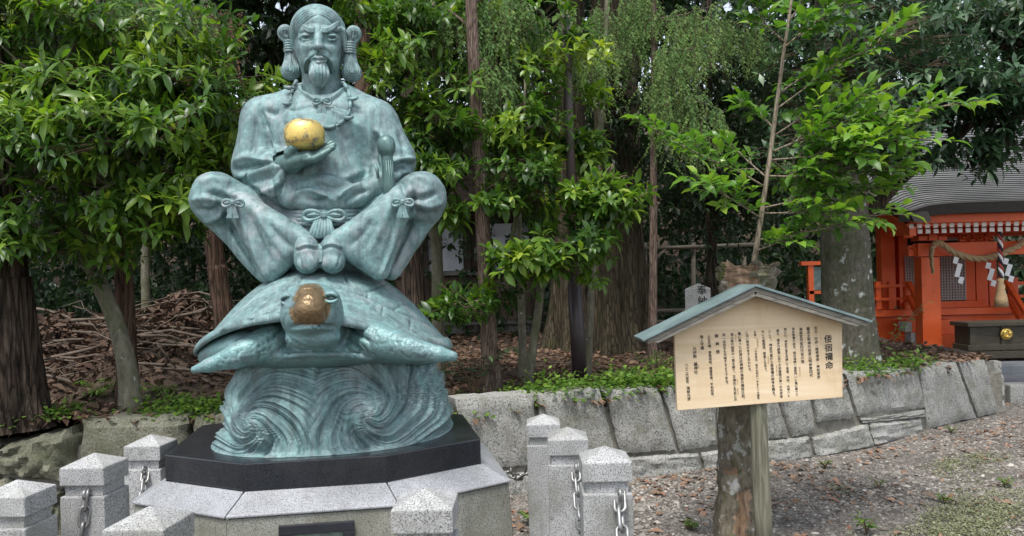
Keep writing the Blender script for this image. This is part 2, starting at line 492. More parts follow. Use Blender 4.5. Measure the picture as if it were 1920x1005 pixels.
def rough_stone(corners, n, depth=0.3, bulge=0.03, nx=9, ny=6, jag=0.012, seed=0):
    """a split stone: grid over four corners (TL TR BR BL) on the wall face, pushed out by noise, edges turned back"""
    r = np.random.default_rng(seed)
    c = [np.array(p) for p in corners]
    n = np.array(n)
    u = np.linspace(0, 1, nx + 1)[:, None, None]
    v = np.linspace(0, 1, ny + 1)[None, :, None]
    P = (c[0] * (1 - u) + c[1] * u) * (1 - v) + (c[3] * (1 - u) + c[2] * u) * v
    nx, ny = int(nx * 1.8), int(ny * 1.8)
    u = np.linspace(0, 1, nx + 1)[:, None, None]
    v = np.linspace(0, 1, ny + 1)[None, :, None]
    P = (c[0] * (1 - u) + c[1] * u) * (1 - v) + (c[3] * (1 - u) + c[2] * u) * v
    H = r.normal(0, 1, (nx + 1, ny + 1))
    H = (H + np.roll(H, 1, 0) + np.roll(H, 1, 1) + np.roll(H, -1, 0) + np.roll(H, -1, 1)) / 2.4
    e = np.minimum(np.minimum(u, 1 - u) * nx, np.minimum(v, 1 - v) * ny)[..., 0]
    prof = np.where(e < 0.5, -0.012, 0.0) + bulge * np.clip(e, 0, 1)
    P = P + n * (prof + jag * H * np.clip(e, 0.35, 1))[..., None]
    tang = np.array([n[1] * -1, n[0], 0.0])
    P = P + (r.normal(0, jag * 0.6, (nx + 1, ny + 1))[..., None] * tang) * (e < 0.5)[..., None] + np.array([0, 0, 1.0]) * (r.normal(0, jag * 0.5, (nx + 1, ny + 1)) * (e < 0.5))[..., None]
    idx = np.arange((nx + 1) * (ny + 1)).reshape(nx + 1, ny + 1)
    F = [(idx[i, j], idx[i, j + 1], idx[i + 1, j + 1], idx[i + 1, j]) for i in range(nx) for j in range(ny)]
    ring = [idx[i, 0] for i in range(nx + 1)] + [idx[nx, j] for j in range(1, ny + 1)] + [idx[i, ny] for i in range(nx - 1, -1, -1)] + [idx[0, j] for j in range(ny - 1, 0, -1)]
    V = P.reshape(-1, 3)
    back = V[ring] - n * depth
    k = len(V)
    V = np.concatenate([V, back])
    m = len(ring)
    F += [(ring[i], ring[(i + 1) % m], k + (i + 1) % m, k + i) for i in range(m)]
    return V, F
def stone_obj(name, px, mat, parent, seed, bulge=0.03, depth=0.28, jag=0.012, nx=9, ny=6, grow=1.0):
    ps, ns = zip(*[onwall(*p) for p in px])
    n = sum(ns, Vector()).normalized()
    # a little batter: the face leans back towards its top
    ps = [p + Vector((0, 1, 0)) * 0.06 * p.z for p in ps]
    V, F = rough_stone(ps, n, depth, bulge, nx, ny, jag, seed)
    me = bpy.data.meshes.new(name)
    me.from_pydata(V.tolist(), [], [tuple(int(i) for i in f) for f in F])
    bm = bmesh.new(); bm.from_mesh(me); bmesh.ops.recalc_face_normals(bm, faces=bm.faces); bm.to_mesh(me); bm.free()
    me.materials.append(mat)
    for p in me.polygons:
        p.use_smooth = True
    sh_e = np.zeros(len(me.edges), bool)
    bm = bmesh.new(); bm.from_mesh(me)
    for e in bm.edges:
        e.smooth = not (len(e.link_faces) == 2 and e.calc_face_angle(0) > 0.62)
    bm.to_mesh(me); bm.free()
    return link(name, me, parent)
wall = thing('retaining_wall', (1.0, 6.1, 0), 'low retaining wall of rough grey split stones along the raised bed', 'wall')
STONES = [
    [(853, 752), (1003, 740), (1007, 872), (890, 880)], [(1012, 742), (1127, 731), (1160, 868), (1011, 872)],
    [(1136, 735), (1237, 728), (1269, 844), (1166, 852)], [(1245, 731), (1345, 724), (1345, 835), (1277, 846)],
    [(1351, 724), (1432, 720), (1436, 826), (1351, 835)], [(1438, 720), (1450, 719), (1481, 820), (1441, 825)], [(1456, 720), (1520, 714), (1530, 811), (1488, 820)],
    [(1526, 713), (1585, 702), (1606, 784), (1537, 792)], [(1591, 701), (1725, 691), (1739, 764), (1614, 781)],
    [(1730, 690), (1798, 681), (1832, 783), (1743, 804)], [(1804, 681), (1852, 676), (1873, 774), (1837, 782)],
    [(1440, 828), (1520, 820), (1526, 858), (1440, 876)], [(1526, 822), (1631, 796), (1641, 838), (1533, 859)],
    [(1634, 796), (1730, 786), (1733, 816), (1643, 836)], [(1617, 786), (1737, 769), (1739, 782), (1624, 793)],
    [(1172, 859), (1311, 851), (1318, 892), (1172, 903)], [(1318, 850), (1437, 832), (1437, 879), (1325, 891)],
    [(956, 892), (1001, 884), (1001, 944), (956, 950)], [(1008, 882), (1163, 864), (1165, 905), (1008, 930)], [(770, 900), (950, 884), (950, 948), (770, 960)]]
for i, q in enumerate(STONES):
    stone_obj('stone', q, M['stone'], wall, 40 + i, 0.008, 0.24, 0.007)
LSTONES = [[(-150, 850), (-8, 836), (-6, 930), (-150, 940)], [(-330, 860), (-158, 846), (-156, 945), (-330, 950)], [(-560, 858), (-340, 852), (-338, 950), (-560, 965)], [(-300, 955), (-48, 945), (-30, 1030), (-300, 1040)], [(-560, 970), (-308, 958), (-308, 1050), (-560, 1060)], [(-2, 838), (122, 806), (141, 822), (118, 915)], [(-5, 842), (60, 826), (118, 917), (-2, 890)], [(146, 789), (346, 781), (352, 940), (146, 935)],
           [(358, 784), (441, 776), (452, 930), (358, 938)], [(447, 776), (640, 768), (650, 912), (458, 930)], [(646, 768), (846, 756), (884, 884), (656, 910)],
           [(60, 918), (116, 922), (112, 942), (70, 945)], [(-40, 895), (62, 912), (80, 1010), (-40, 1020)], [(84, 948), (132, 940), (134, 1030), (86, 1030)], [(138, 944), (352, 946), (352, 1060), (138, 1060)], [(358, 945), (600, 935), (600, 1030), (358, 1060)]]
for i, q in enumerate(LSTONES):
    i = i if i == 0 else i - 4
    if i < 0:
        i = 100 - i
    if i == 1:
        q = [(-2, 838), (118, 804), (141, 822), (122, 915)]
    if i == 2:
        continue
    if i == 1:
        q = [(-2, 840), (128, 803), (140, 912), (-2, 888)]
    stone_obj('stone', q, M['boulder'], wall, 90 + i, 0.06 if i in (1, 3) else 0.03, 0.24, 0.022 if i == 1 else 0.014)
side = MB()
# the return of the wall at its end, and mortar bed behind the stones
for (y0, y1, z1) in ((8.44, 8.95, 0.55), (9.0, 9.7, 0.52)):
    V, F = rough_stone([(5.33, y0, z1), (5.36, y1, z1 - 0.03), (5.36, y1, 0), (5.36, y0, 0)], (1, 0, 0), 0.3, 0.03, 6, 5, 0.012, int(y0 * 10))
    me = bpy.data.meshes.new('stone'); me.from_pydata(V.tolist(), [], [tuple(int(i) for i in f) for f in F]); me.materials.append(M['stone'])
    link('stone', me, wall)
mb = MB()
for (x0, y0), (x1, y1) in zip(WALL, WALL[1:]):
    k = Vector((y1 - y0, -(x1 - x0), 0)).normalized()
    a0, a1 = Vector((x0, y0, 0)) - k * 0.036, Vector((x1, y1, 0)) - k * 0.036
    d = -k * 0.35
    h = Vector((0, 0.04, 0.56))
    mb.hexa([a0, a1, a1 + d, a0 + d, a0 + h, a1 + h, a1 + d + h, a0 + d + h])
mb.box((5.1, 9.2, 0.22), (0.16, 0.85, 0.22))
mb.build('mortar', M['mortar'], wall)

# ------------------------------------------------------------------ plinth of the statue
def at_z(px, z):
    return [WZ(x, y, z) for x, y in px]
PZ = EYE - 0.655                                     # the top of the black slab
ptop = at_z([(309, 852), (456, 869), (724, 853), (901, 822)], PZ)
br = WZ(868, 777, PZ)
pc = Vector(((ptop[1].x + ptop[2].x) / 2 + 0.13, 0, 0))
# the back half mirrors the front half through the slab's centre
cen = (ptop[0] + br) / 2
cen = Vector((cen.x - 0.0, cen.y + 0.02, PZ))
poly = [ptop[0], ptop[1], ptop[2], ptop[3], br, cen * 2 - ptop[1], cen * 2 - ptop[2]]
poly.append(cen * 2 - ptop[3])
def ring_scale(poly, c, s, z):
    return [Vector((c.x + (p.x - c.x) * s, c.y + (p.y - c.y) * s, z)) for p in poly]
PT = 0.105
plinth = MB().prism(ring_scale(poly, cen, 1.0, PZ - PT), (0, 0, PT)).build('black_plinth', M['black_granite'], bevel=0.006)
tag(plinth, 'polished black granite slab with cut corners under the bronze statue', 'plinth')
GZ = PZ - PT - 0.001
base = thing('granite_pedestal', (cen.x, cen.y, 0), 'grey granite pedestal with sloping coping carrying the black slab', 'pedestal')
inner = ring_scale(poly, cen, 1.0, GZ)
outer = ring_scale(poly, cen, 1.18, GZ - 0.062)
outb = ring_scale(poly, cen, 1.18, GZ - 0.071)
low = ring_scale(poly, cen, 1.24, -0.02)
np_ = len(poly)
for i in range(np_):
    j = (i + 1) % np_
    g = 0.0025
    a, b_, c, d = inner[i], inner[j], outer[j], outer[i]
    ux = (c - d).normalized() * g
    uy = (b_ - a).normalized() * g
    c2 = Vector((cen.x, cen.y, GZ))
    m_ = MB().hexa([outb[i] + ux, outb[j] - ux, b_ - uy + Vector((0, 0, -0.074)), a + uy + Vector((0, 0, -0.074)), d + ux, c - ux, b_ - uy, a + uy])
    m_.build('coping_slab', M['granite_base'], base, bevel=0.004)
    p, q = ring_scale([poly[i], poly[j]], cen, 1.165, GZ - 0.075)
    e, f = low[i], low[j]
    ux = (q - p).normalized() * 0.002
    ins = (Vector((cen.x, cen.y, 0)) - (p + q) / 2); ins.z = 0; ins = ins.normalized() * 0.12
    MB().hexa([e + ux, f - ux, f + ins, e + ins, p + ux, q - ux, q + ins, p + ins]).build('side_slab', M['granite_side'], base, bevel=0.003)
MB().prism(ring_scale(poly, cen, 0.97, GZ - 0.16), (0, 0, 0.158)).build('core', M['granite_base'], base)
# bronze plaque on the front face
fa, fb = ring_scale([poly[1], poly[2]], cen, 1.165, GZ - 0.075)
la, lb = low[1], low[2]
def onface(u, z):
    t = (GZ - 0.075 - z) / (GZ - 0.075 + 0.02)
    p = fa.lerp(fb, u).lerp(la.lerp(lb, u), t)
    return p
fn = (fb - fa).cross(la - fa).normalized()
if fn.y > 0:
    fn = -fn
u0, u1 = 0.30, 0.735
zt = GZ - 0.108
pf = MB()
wz = 0.035
for (ua, ub, za, zb) in ((u0, u1, zt, zt - wz), (u0, u1, zt - 0.36, zt - 0.36 - wz), (u0, u0 + 0.065, zt - wz, zt - 0.36), (u1 - 0.065, u1, zt - wz, zt - 0.36)):
    q = [onface(ua, zb), onface(ub, zb), onface(ub, za), onface(ua, za)]
    pf.prism([v + fn * 0.001 for v in q], fn * 0.022)
M['plaque'] = simple('dark plaque frame', [(0.3, (0.012, 0.013, 0.016)), (0.8, (0.03, 0.032, 0.04))], 20, 0.3)
M['plaque_field'] = simple('green bronze relief', [(0.3, (0.10, 0.13, 0.11)), (0.7, (0.22, 0.27, 0.23))], 40, 0.5, bs=90, bd=0.002, metal=0.3)
plq = pf.build('plaque', M['plaque'], base, bevel=0.003)
q = [onface(u0 + 0.06, zt - 0.37), onface(u1 - 0.06, zt - 0.37), onface(u1 - 0.06, zt - wz + 0.005), onface(u0 + 0.06, zt - wz + 0.005)]
MB().prism([v + fn * 0.001 for v in q], fn * 0.008).build('plaque_field', M['plaque_field'], plq)
rl = MB()
for (u, dz, r) in ((0.47, 0.085, 0.02), (0.53, 0.075, 0.028), (0.58, 0.10, 0.02), (0.50, 0.13, 0.03), (0.55, 0.14, 0.035)):
    p = onface(u, zt - dz)
    rl.lathe((0, 0, 0), [(0.0, -r), (r * 0.8, -r * 0.6), (r, 0), (r * 0.8, r * 0.6), (0.0, r)], 8)
    for k in range(len(rl.v) - 40, len(rl.v)):
        v = Vector(rl.v[k])
        rl.v[k] = tuple(p + fn * (0.008 + v.y * 0.5 - 0.002) + (fb - fa).normalized() * v.x + Vector((0, 0, v.z * 0.6)))
rl.build('relief_figure', M['plaque'], plq, smooth=True)

# ------------------------------------------------------------------ fence posts and chains
POST_H = 0.0
def make_post(label, h):
    """granite post: shaft, recessed neck, cap with a low pyramid; local coordinates, unit width 0.16"""
    t = tag(empty('stone_post'), label, 'post', 'granite fence posts round the statue')
    w = 0.078
    zc = h - 0.105
    MB().box((0, 0, (zc - 0.035) / 2 - 0.01), (w, w, (zc - 0.035) / 2 + 0.01)).build('shaft', M['granite'], t, bevel=0.005, ws=False)
    MB().box((0, 0, zc - 0.017), (w * 0.84, w * 0.84, 0.0175)).build('neck', M['granite'], t, ws=False)
    cp = MB()
    c = w * 1.0
    z0, z1, z2 = zc + 0.001, zc + 0.062, h - 0.006
    cp.add([(-c, -c, z0), (c, -c, z0), (c, c, z0), (-c, c, z0), (-c, -c, z1), (c, -c, z1), (c, c, z1), (-c, c, z1), (0, 0, z2)],
           [(3, 2, 1, 0), (0, 1, 5, 4), (1, 2, 6, 5), (2, 3, 7, 6), (3, 0, 4, 7), (4, 5, 8), (5, 6, 8), (6, 7, 8), (7, 4, 8)])
    cp.build('cap', M['granite'], t, bevel=0.004, ws=False)
    return t
# apex pixel, cap width in the photograph, turn, label
POSTS = [
    ((1018, 773), 3.62, -2, 'farthest granite post in the row beside the gravel, half hidden by the next post'),
    ((1063, 797), 3.05, -2, 'middle granite post in the row of three beside the gravel'),
    ((1133, 832), 2.48, -1, 'granite post standing nearest the gravel with long chain links on its face'),
    ((797, 909), 2.02, -1, 'short looking granite post in front of the pedestal beside the plaque'),
    ((283, 811), 3.30, -3, 'granite post beside the pedestal corner with a single ring on its face'),
    ((177, 845), 2.70, -3, 'granite post with a dark mossy side and a chain hanging from its front'),
    ((32, 895), 2.45, -3, 'granite post cut off by the picture edge below the boulders'),
    ((280, 944), 1.95, -4, 'granite post turned corner first with a wide pale cap in front of the pedestal')]
post_objs = []
PH = 0.0
for i, (ap, y, rz, lab) in enumerate(POSTS):
    p = W(ap[0], ap[1], y)
    if i == 0:
        proto = make_post(lab, 1.0)
        o = proto
    else:
        o = copy_tree(proto)
        o['label'] = lab
    o.location = (p.x, p.y, p.z - 1.0)
    o.rotation_euler = (0, 0, rad(rz))
    post_objs.append((o, p))
M['steel'] = simple('galvanised chain', [(0.3, (0.20, 0.20, 0.195)), (0.7, (0.36, 0.36, 0.35))], 60, 0.42, metal=0.7)
def link_mesh():
    pts = []
    for k in range(18):
        a = 2 * math.pi * k / 18
        x, z = math.cos(a) * 0.013, math.sin(a) * 0.013
        z += 0.017 if math.sin(a) > 0 else -0.017
        pts.append((x, 0, z))
    return MB().tube(pts, 0.0045, 8, closed=True).mesh('chain_link', M['steel'], True)
LINK = link_mesh()
def chain(label, pts, big=1.0):
    """links along a hanging curve"""
    t = thing('chain', pts[0], label, 'chain', 'chains between the granite posts')
    L = [0]
    for a, b in zip(pts, pts[1:]):
        L.append(L[-1] + (b - a).length)
    pitch = 0.047 * big
    eb = MB().tube([Vector(pts[0]) + Vector((0, 0.05, 0.022)), Vector(pts[0]) + Vector((0, 0.0, 0.022))], 0.007, 8)
    eb.tube([Vector(pts[0]) + Vector((math.cos(a) * 0.0, math.sin(a) * 0.016 - 0.006, math.cos(a) * 0.016 + 0.02)) for a in np.linspace(0, 6.2832, 12, endpoint=False)], 0.005, 6, closed=True)
    eb.build('eye_bolt', M['steel'], t, smooth=True)
    n = max(1, int(L[-1] / pitch))
    for k in range(n + 1):
        s = min(k * pitch, L[-1])
        i = max(0, min(len(pts) - 2, next((j for j in range(len(L) - 1) if L[j + 1] >= s), len(pts) - 2)))
        f = (s - L[i]) / max(1e-6, L[i + 1] - L[i])
        p = pts[i].lerp(pts[i + 1], f)
        d = (pts[i + 1] - pts[i]).normalized()
        q = d.to_track_quat('Z', 'Y')
        m = Matrix.Translation(p - Vector(pts[0])) @ q.to_matrix().to_4x4() @ Matrix.Rotation(rad(20 + 90 * (k % 2)), 4, 'Z') @ Matrix.Scale(big, 4)
        o = link('chain_link', LINK, t, False)
        o.matrix_local = m
    return t
def sag(a, b, s, n=14):
    return [a.lerp(b, k / n) - Vector((0, 0, s * 4 * (k / n) * (1 - k / n))) for k in range(n + 1)]
def anchor(i, side, dz=0.27):
    """a point on a face of post i"""
    o, p = post_objs[i]
    rz = o.rotation_euler.z
    d = Vector((math.sin(rz), -math.cos(rz), 0)) if side == 'front' else (Vector((math.cos(rz), math.sin(rz), 0)) if side == 'right' else (Vector((-math.cos(rz), -math.sin(rz), 0)) if side == 'left' else Vector((-math.sin(rz), math.cos(rz), 0))))
    return p - Vector((0, 0, dz)) + d * 0.086
eyeb = []
def chain_between(label, i, si, j, sj, s, big=1.0):
    a, b = anchor(i, si), anchor(j, sj)
    chain(label, sag(a, b, s), big)
fr2 = anchor(2, 'front')
ch_end = Vector((fr2.x - 0.55, fr2.y - 0.75, fr2.z))
chain('steel chain hanging from the post nearest the gravel, its links long and bright', sag(W(1162, 938, 2.40), Vector((0.25, 1.55, W(1162, 938, 2.4).z)), 0.22), 1.35)
chain('steel chain between the middle post and the post nearest the gravel', sag(W(1080, 886, 2.97), W(1100, 968, 2.56), 0.12), 1.25)
chain('steel chain between the two far posts beside the gravel', sag(W(1036, 850, 3.55), W(1048, 878, 3.13), 0.06), 1.15)
chain('dark chain running from the pedestal corner to the farthest post', sag(W(958, 890, 3.8), W(1000, 872, 3.66), 0.03), 1.15)
chain('steel chain hanging off the front of the mossy sided post', sag(W(163, 938, 2.62), W(40, 970, 2.50), 0.30), 1.15)
chain('single steel ring and links on the post beside the pedestal corner', sag(W(272, 890, 3.22), W(262, 960, 3.06), 0.02), 1.2)
# ------------------------------------------------------------------ the bronze statue: distance fields meshed with surface nets
YC = 3.50
def Q(px, py, d=0.0):
    """pixel of the statue's front view, d = pixels nearer than the statue's axis"""
    return np.array(W(px, py, YC - S(d, YC)))
def R(r):
    return r * YC / FPX
def proj(V):
    a, b = V[:, 0] / V[:, 1], (V[:, 2] - EYE) / V[:, 1]
    return PX0 + FPX * (a * CR - b * SR), PY0 - FPX * (a * SR + b * CR)
class Field:
    def __init__(s, lo, hi, h):
        s.lo, s.h = np.array(lo, float), h
        s.n = np.ceil((np.array(hi) - s.lo) / h).astype(int) + 1
        s.F = np.full(s.n, 1.0, np.float32)
    def op(s, lo, hi, fn, k=0.0, mode='add'):
        pad = max(k, 3 * s.h)
        i0 = np.clip(np.floor((np.array(lo) - pad - s.lo) / s.h).astype(int), 0, s.n)
        i1 = np.clip(np.ceil((np.array(hi) + pad - s.lo) / s.h).astype(int) + 1, 0, s.n)
        if np.any(i1 <= i0):
            return s
        ax = [(s.lo[i] + s.h * np.arange(i0[i], i1[i])).astype(np.float32) for i in range(3)]
        x, y, z = ax[0][:, None, None], ax[1][None, :, None], ax[2][None, None, :]
        d = fn(x, y, z)
        sl = tuple(slice(i0[i], i1[i]) for i in range(3))
        f = s.F[sl]
        k = max(k, 1e-6)
        if mode == 'add':
            h = np.maximum(k - np.abs(f - d), 0) / k
            s.F[sl] = np.minimum(f, d) - h * h * k / 4
        else:
            h = np.maximum(k - np.abs(f + d), 0) / k
            s.F[sl] = np.maximum(f, -d) + h * h * k / 4
        return s
    def ell(s, c, r, k=0.0, mode='add', rot=None):
        c, r = np.array(c, float), np.array(r, float)
        Rm = np.array(rot.to_3x3()).T if rot is not None else np.eye(3)
        def fn(x, y, z):
            p = [x - c[0], y - c[1], z - c[2]]
            q = [Rm[i, 0] * p[0] + Rm[i, 1] * p[1] + Rm[i, 2] * p[2] for i in range(3)]
            a = sum((q[i] / r[i]) ** 2 for i in range(3))
            b = sum((q[i] / r[i] ** 2) ** 2 for i in range(3))
            k0 = np.sqrt(a)
            return k0 * (k0 - 1) / np.maximum(np.sqrt(b), 1e-5)
        m = r.max() if rot is not None else r
        return s.op(c - m, c + m, fn, k, mode)
    def cone(s, a, b, ra, rb, k=0.0, mode='add'):
        a, b = np.array(a, float), np.array(b, float)
        ba = b - a
        bb = float(ba @ ba) + 1e-9
        def fn(x, y, z):
            px, py, pz = x - a[0], y - a[1], z - a[2]
            t = np.clip((px * ba[0] + py * ba[1] + pz * ba[2]) / bb, 0, 1)
            return np.sqrt((px - t * ba[0]) ** 2 + (py - t * ba[1]) ** 2 + (pz - t * ba[2]) ** 2) - (ra + (rb - ra) * t)
        m = max(ra, rb)
        return s.op(np.minimum(a, b) - m, np.maximum(a, b) + m, fn, k, mode)
    def path(s, pts, rs, k=0.0, mode='add'):
        for i in range(len(pts) - 1):
            s.cone(pts[i], pts[i + 1], rs[i], rs[i + 1], k, mode)
        return s
    def tri(s, a, b, c, r, k=0.0, mode='add'):
        a, b, c = (np.array(q, float) for q in (a, b, c))
        e = [b - a, c - b, a - c]
        nn = np.cross(e[0], a - c)
        def fn(x, y, z):
            P = [[x - q[0], y - q[1], z - q[2]] for q in (a, b, c)]
            dot = lambda p, v: p[0] * v[0] + p[1] * v[1] + p[2] * v[2]
            sg = sum(np.sign(dot(P[i], np.cross(e[i], nn))) for i in range(3))
            ed = None
            for i in range(3):
                t = np.clip(dot(P[i], e[i]) / (e[i] @ e[i]), 0, 1)
                d2 = sum((P[i][j] - e[i][j] * t) ** 2 for j in range(3))
                ed = d2 if ed is None else np.minimum(ed, d2)
            pl = dot(P[0], nn) ** 2 / (nn @ nn)
            return np.sqrt(np.where(np.abs(sg) < 1.5, ed, pl)) - r
        return s.op(np.minimum(np.minimum(a, b), c) - r, np.maximum(np.maximum(a, b), c) + r, fn, k, mode)
    def mesh(s, smooth=2):
        F = s.F
        n = F.shape
        ins = F < 0
        c = [ins[i:n[0] - 1 + i, j:n[1] - 1 + j, k:n[2] - 1 + k] for i in (0, 1) for j in (0, 1) for k in (0, 1)]
        tot = sum(q.astype(np.int8) for q in c)
        act = np.argwhere((tot > 0) & (tot < 8))
        offs = [(i, j, k) for i in (0, 1) for j in (0, 1) for k in (0, 1)]
        val = np.stack([F[act[:, 0] + o[0], act[:, 1] + o[1], act[:, 2] + o[2]] for o in offs], 1)
        acc = np.zeros((len(act), 3)); cnt = np.zeros(len(act))
        for i in range(8):
            for j in range(i + 1, 8):
                if sum(abs(offs[i][q] - offs[j][q]) for q in range(3)) != 1:
                    continue
                m = (val[:, i] < 0) != (val[:, j] < 0)
                t = val[:, i] / np.where(m, val[:, i] - val[:, j], 1)
                p = np.array(offs[i])[None] + t[:, None] * (np.array(offs[j]) - np.array(offs[i]))[None]
                acc[m] += p[m]; cnt[m] += 1
        V = s.lo + s.h * (act + acc / cnt[:, None])
        idx = np.full(np.array(n) - 1, -1, np.int64)
        idx[act[:, 0], act[:, 1], act[:, 2]] = np.arange(len(act))
        quads = []
        for ax in range(3):
            o1, o2 = (ax + 1) % 3, (ax + 2) % 3
            A = np.take(ins, range(0, n[ax] - 1), ax); B = np.take(ins, range(1, n[ax]), ax)
            e = np.argwhere(A != B)
            e = e[(e[:, o1] > 0) & (e[:, o2] > 0) & (e[:, o1] < n[o1] - 1) & (e[:, o2] < n[o2] - 1)]
            g = []
            for d1, d2 in ((-1, -1), (0, -1), (0, 0), (-1, 0)):
                q = e.copy(); q[:, o1] += d1; q[:, o2] += d2
                g.append(idx[q[:, 0], q[:, 1], q[:, 2]])
            g = np.stack(g, 1)
            fl = ~ins[e[:, 0], e[:, 1], e[:, 2]]
            g[fl] = g[fl][:, ::-1]
            quads.append(g)
        Fq = np.concatenate(quads)
        Fq = Fq[(Fq >= 0).all(1)]
        for _ in range(smooth):
            V = lap(V, Fq, 0.5)
        return V, Fq
def lap(V, F, t):
    A = np.zeros_like(V); c = np.zeros(len(V))
    for a, b in ((0, 1), (1, 2), (2, 3), (3, 0)):
        for p, q in ((a, b), (b, a)):
            for k in range(3):
                A[:, k] += np.bincount(F[:, p], V[F[:, q], k], len(V))
            c += np.bincount(F[:, p], None, len(V))
    return V * (1 - t) + t * A / np.maximum(c, 1)[:, None]
def normals(V, F):
    n = np.cross(V[F[:, 2]] - V[F[:, 0]], V[F[:, 3]] - V[F[:, 1]])
    o = np.zeros_like(V)
    for i in range(4):
        for k in range(3):
            o[:, k] += np.bincount(F[:, i], n[:, k], len(V))
    return o / np.maximum(np.linalg.norm(o, axis=1), 1e-9)[:, None]
def carve(V, F, strokes, front=0.0, relax=0):
    """strokes: (pixel polyline, width, height) raised (or cut, when negative) on the surface that faces the viewer"""
    nr = normals(V, F)
    px, py = proj(V)
    view = V - np.array([0, 0, EYE]); view /= np.linalg.norm(view, axis=1)[:, None]
    fac = np.clip(-(nr * view).sum(1) * 2.2 - front, 0, 1)
    D = np.zeros(len(V))
    for pts, w, h in strokes:
        P = np.array([(q.x, q.y) for q in spline([(a, b, 0) for a, b in pts], 5)]) if len(pts) > 2 else np.array(pts, float)
        lo, hi = P.min(0) - 3 * w, P.max(0) + 3 * w
        m = np.where((px > lo[0]) & (px < hi[0]) & (py > lo[1]) & (py < hi[1]))[0]
        if not len(m):
            continue
        best = np.full(len(m), 1e9); tb = np.zeros(len(m))
        for i in range(len(P) - 1):
            ba = P[i + 1] - P[i]
            qx, qy = px[m] - P[i, 0], py[m] - P[i, 1]
            t = np.clip((qx * ba[0] + qy * ba[1]) / (ba @ ba + 1e-9), 0, 1)
            d = np.hypot(qx - t * ba[0], qy - t * ba[1])
            u = d < best
            best = np.where(u, d, best); tb = np.where(u, (i + t) / (len(P) - 1), tb)
        D[m] += h * np.exp(-(best / w) ** 2) * np.clip(np.minimum(tb, 1 - tb) * 6 + 0.35, 0, 1)
    V = V + nr * (R(1) * D * fac)[:, None]
    for _ in range(relax):
        V = lap(V, F, 0.3)
    return V

def lumpy(V, F, amp, seed):
    """the modeller's uneven hand: low bumps over the whole surface"""
    r = np.random.default_rng(seed)
    d = np.zeros(len(V))
    for wl in (0.30, 0.18, 0.11, 0.07, 0.045):
        for _ in range(5):
            k = r.normal(0, 1, 3); k *= 2 * np.pi / wl / np.linalg.norm(k)
            d += np.sin(V @ k + r.uniform(0, 6.28) + 1.5 * np.sin(V @ (k[[1, 2, 0]] * 0.6))) * (wl / 0.3) ** 0.7
    return V + normals(V, F) * (R(amp) * d * 0.55)[:, None]
# ---- bronze
def bronze(name, warm=0.0, scale=1.0):
    m, nt, b = new_mat(name)
    v = coords(nt, shift=False)
    vs = coords(nt, (1, 1, 0.13), False)
    n1 = noise(nt, v, 5.5 * scale, 8, 0.68, 0.6)
    n2 = noise(nt, vs, 17 * scale, 7, 0.7, 0.5)
    n3 = noise(nt, v, 46 * scale, 5, 0.7)
    c1 = use(nt, n1, [(0.30, (0.085, 0.145, 0.15)), (0.45, (0.19, 0.27, 0.28)), (0.55, (0.155, 0.305, 0.305)), (0.70, (0.29, 0.335, 0.355))])
    c2 = use(nt, n2, [(0.30, (0.035, 0.07, 0.07)), (0.46, (0.15, 0.235, 0.24)), (0.58, (0.15, 0.335, 0.325)), (0.72, (0.30, 0.35, 0.36))])
    c = mix(nt, 0.5, c1, c2)
    g = use(nt, n3, [(0.35, (0.55, 0.60, 0.60)), (0.62, (1.18, 1.15, 1.15))])
    c = mix(nt, 0.8, c, g, 'MULTIPLY')
    f = use(nt, noise(nt, vs, 8.0 * scale, 6, 0.72, 1.2), [(0.52, (0, 0, 0)), (0.66, (0.85, 0.85, 0.85))])
    c = mix(nt, f, c, (0.085, 0.13, 0.135))
    f = use(nt, noise(nt, v, 3.1 * scale, 7, 0.7, 0.8), [(0.55, (0, 0, 0)), (0.70, (0.75, 0.75, 0.75))])
    c = mix(nt, f, c, (0.36, 0.375, 0.39))
    f = use(nt, noise(nt, coords(nt, (1, 1, 0.07), False), 21 * scale, 5, 0.65, 0.3), [(0.55, (0, 0, 0)), (0.66, (0.8, 0.8, 0.8))])
    c = mix(nt, f, c, (0.075, 0.135, 0.135))
    if warm:
        f = use(nt, noise(nt, v, 4.0, 6, 0.7), [(0.6, (0, 0, 0)), (0.72, (warm,) * 3)])
        c = mix(nt, f, c, (0.22, 0.17, 0.11))
    hs = N(nt, 'ShaderNodeHueSaturation', Saturation=0.84, Value=1.04)
    nt.links.new(c, hs.inputs['Color'])
    nt.links.new(hs.outputs['Color'], b.inputs['Base Color'])
    r = use(nt, n3, [(0.3, (0.46,) * 3), (0.7, (0.68,) * 3)])
    nt.links.new(r, b.inputs['Roughness'])
    b.inputs['Metallic'].default_value = 0.12
    b.inputs['Specular IOR Level'].default_value = 0.5
    n = bump(nt, b, noise(nt, v, 70, 6, 0.7), 0.004, 0.45)
    bump(nt, b, n2, 0.006, 0.35, n)
    return m
M['bronze'] = bronze('verdigris bronze')
M['bronze_skin'] = bronze('scaly verdigris bronze', 0.0, 1.3)
def bronze_dark():
    m, nt, b = new_mat('dark green bronze')
    v = coords(nt, (1, 1, 0.25), False)
    c = use(nt, noise(nt, v, 22, 7, 0.7), [(0.3, (0.045, 0.085, 0.08)), (0.55, (0.10, 0.18, 0.17)), (0.75, (0.20, 0.32, 0.31))])
    nt.links.new(c, b.inputs['Base Color'])
    b.inputs['Metallic'].default_value = 0.25
    b.inputs['Roughness'].default_value = 0.42
    bump(nt, b, noise(nt, v, 60, 5, 0.7), 0.003, 0.5)
    return m
M['bronze_dark'] = bronze_dark()
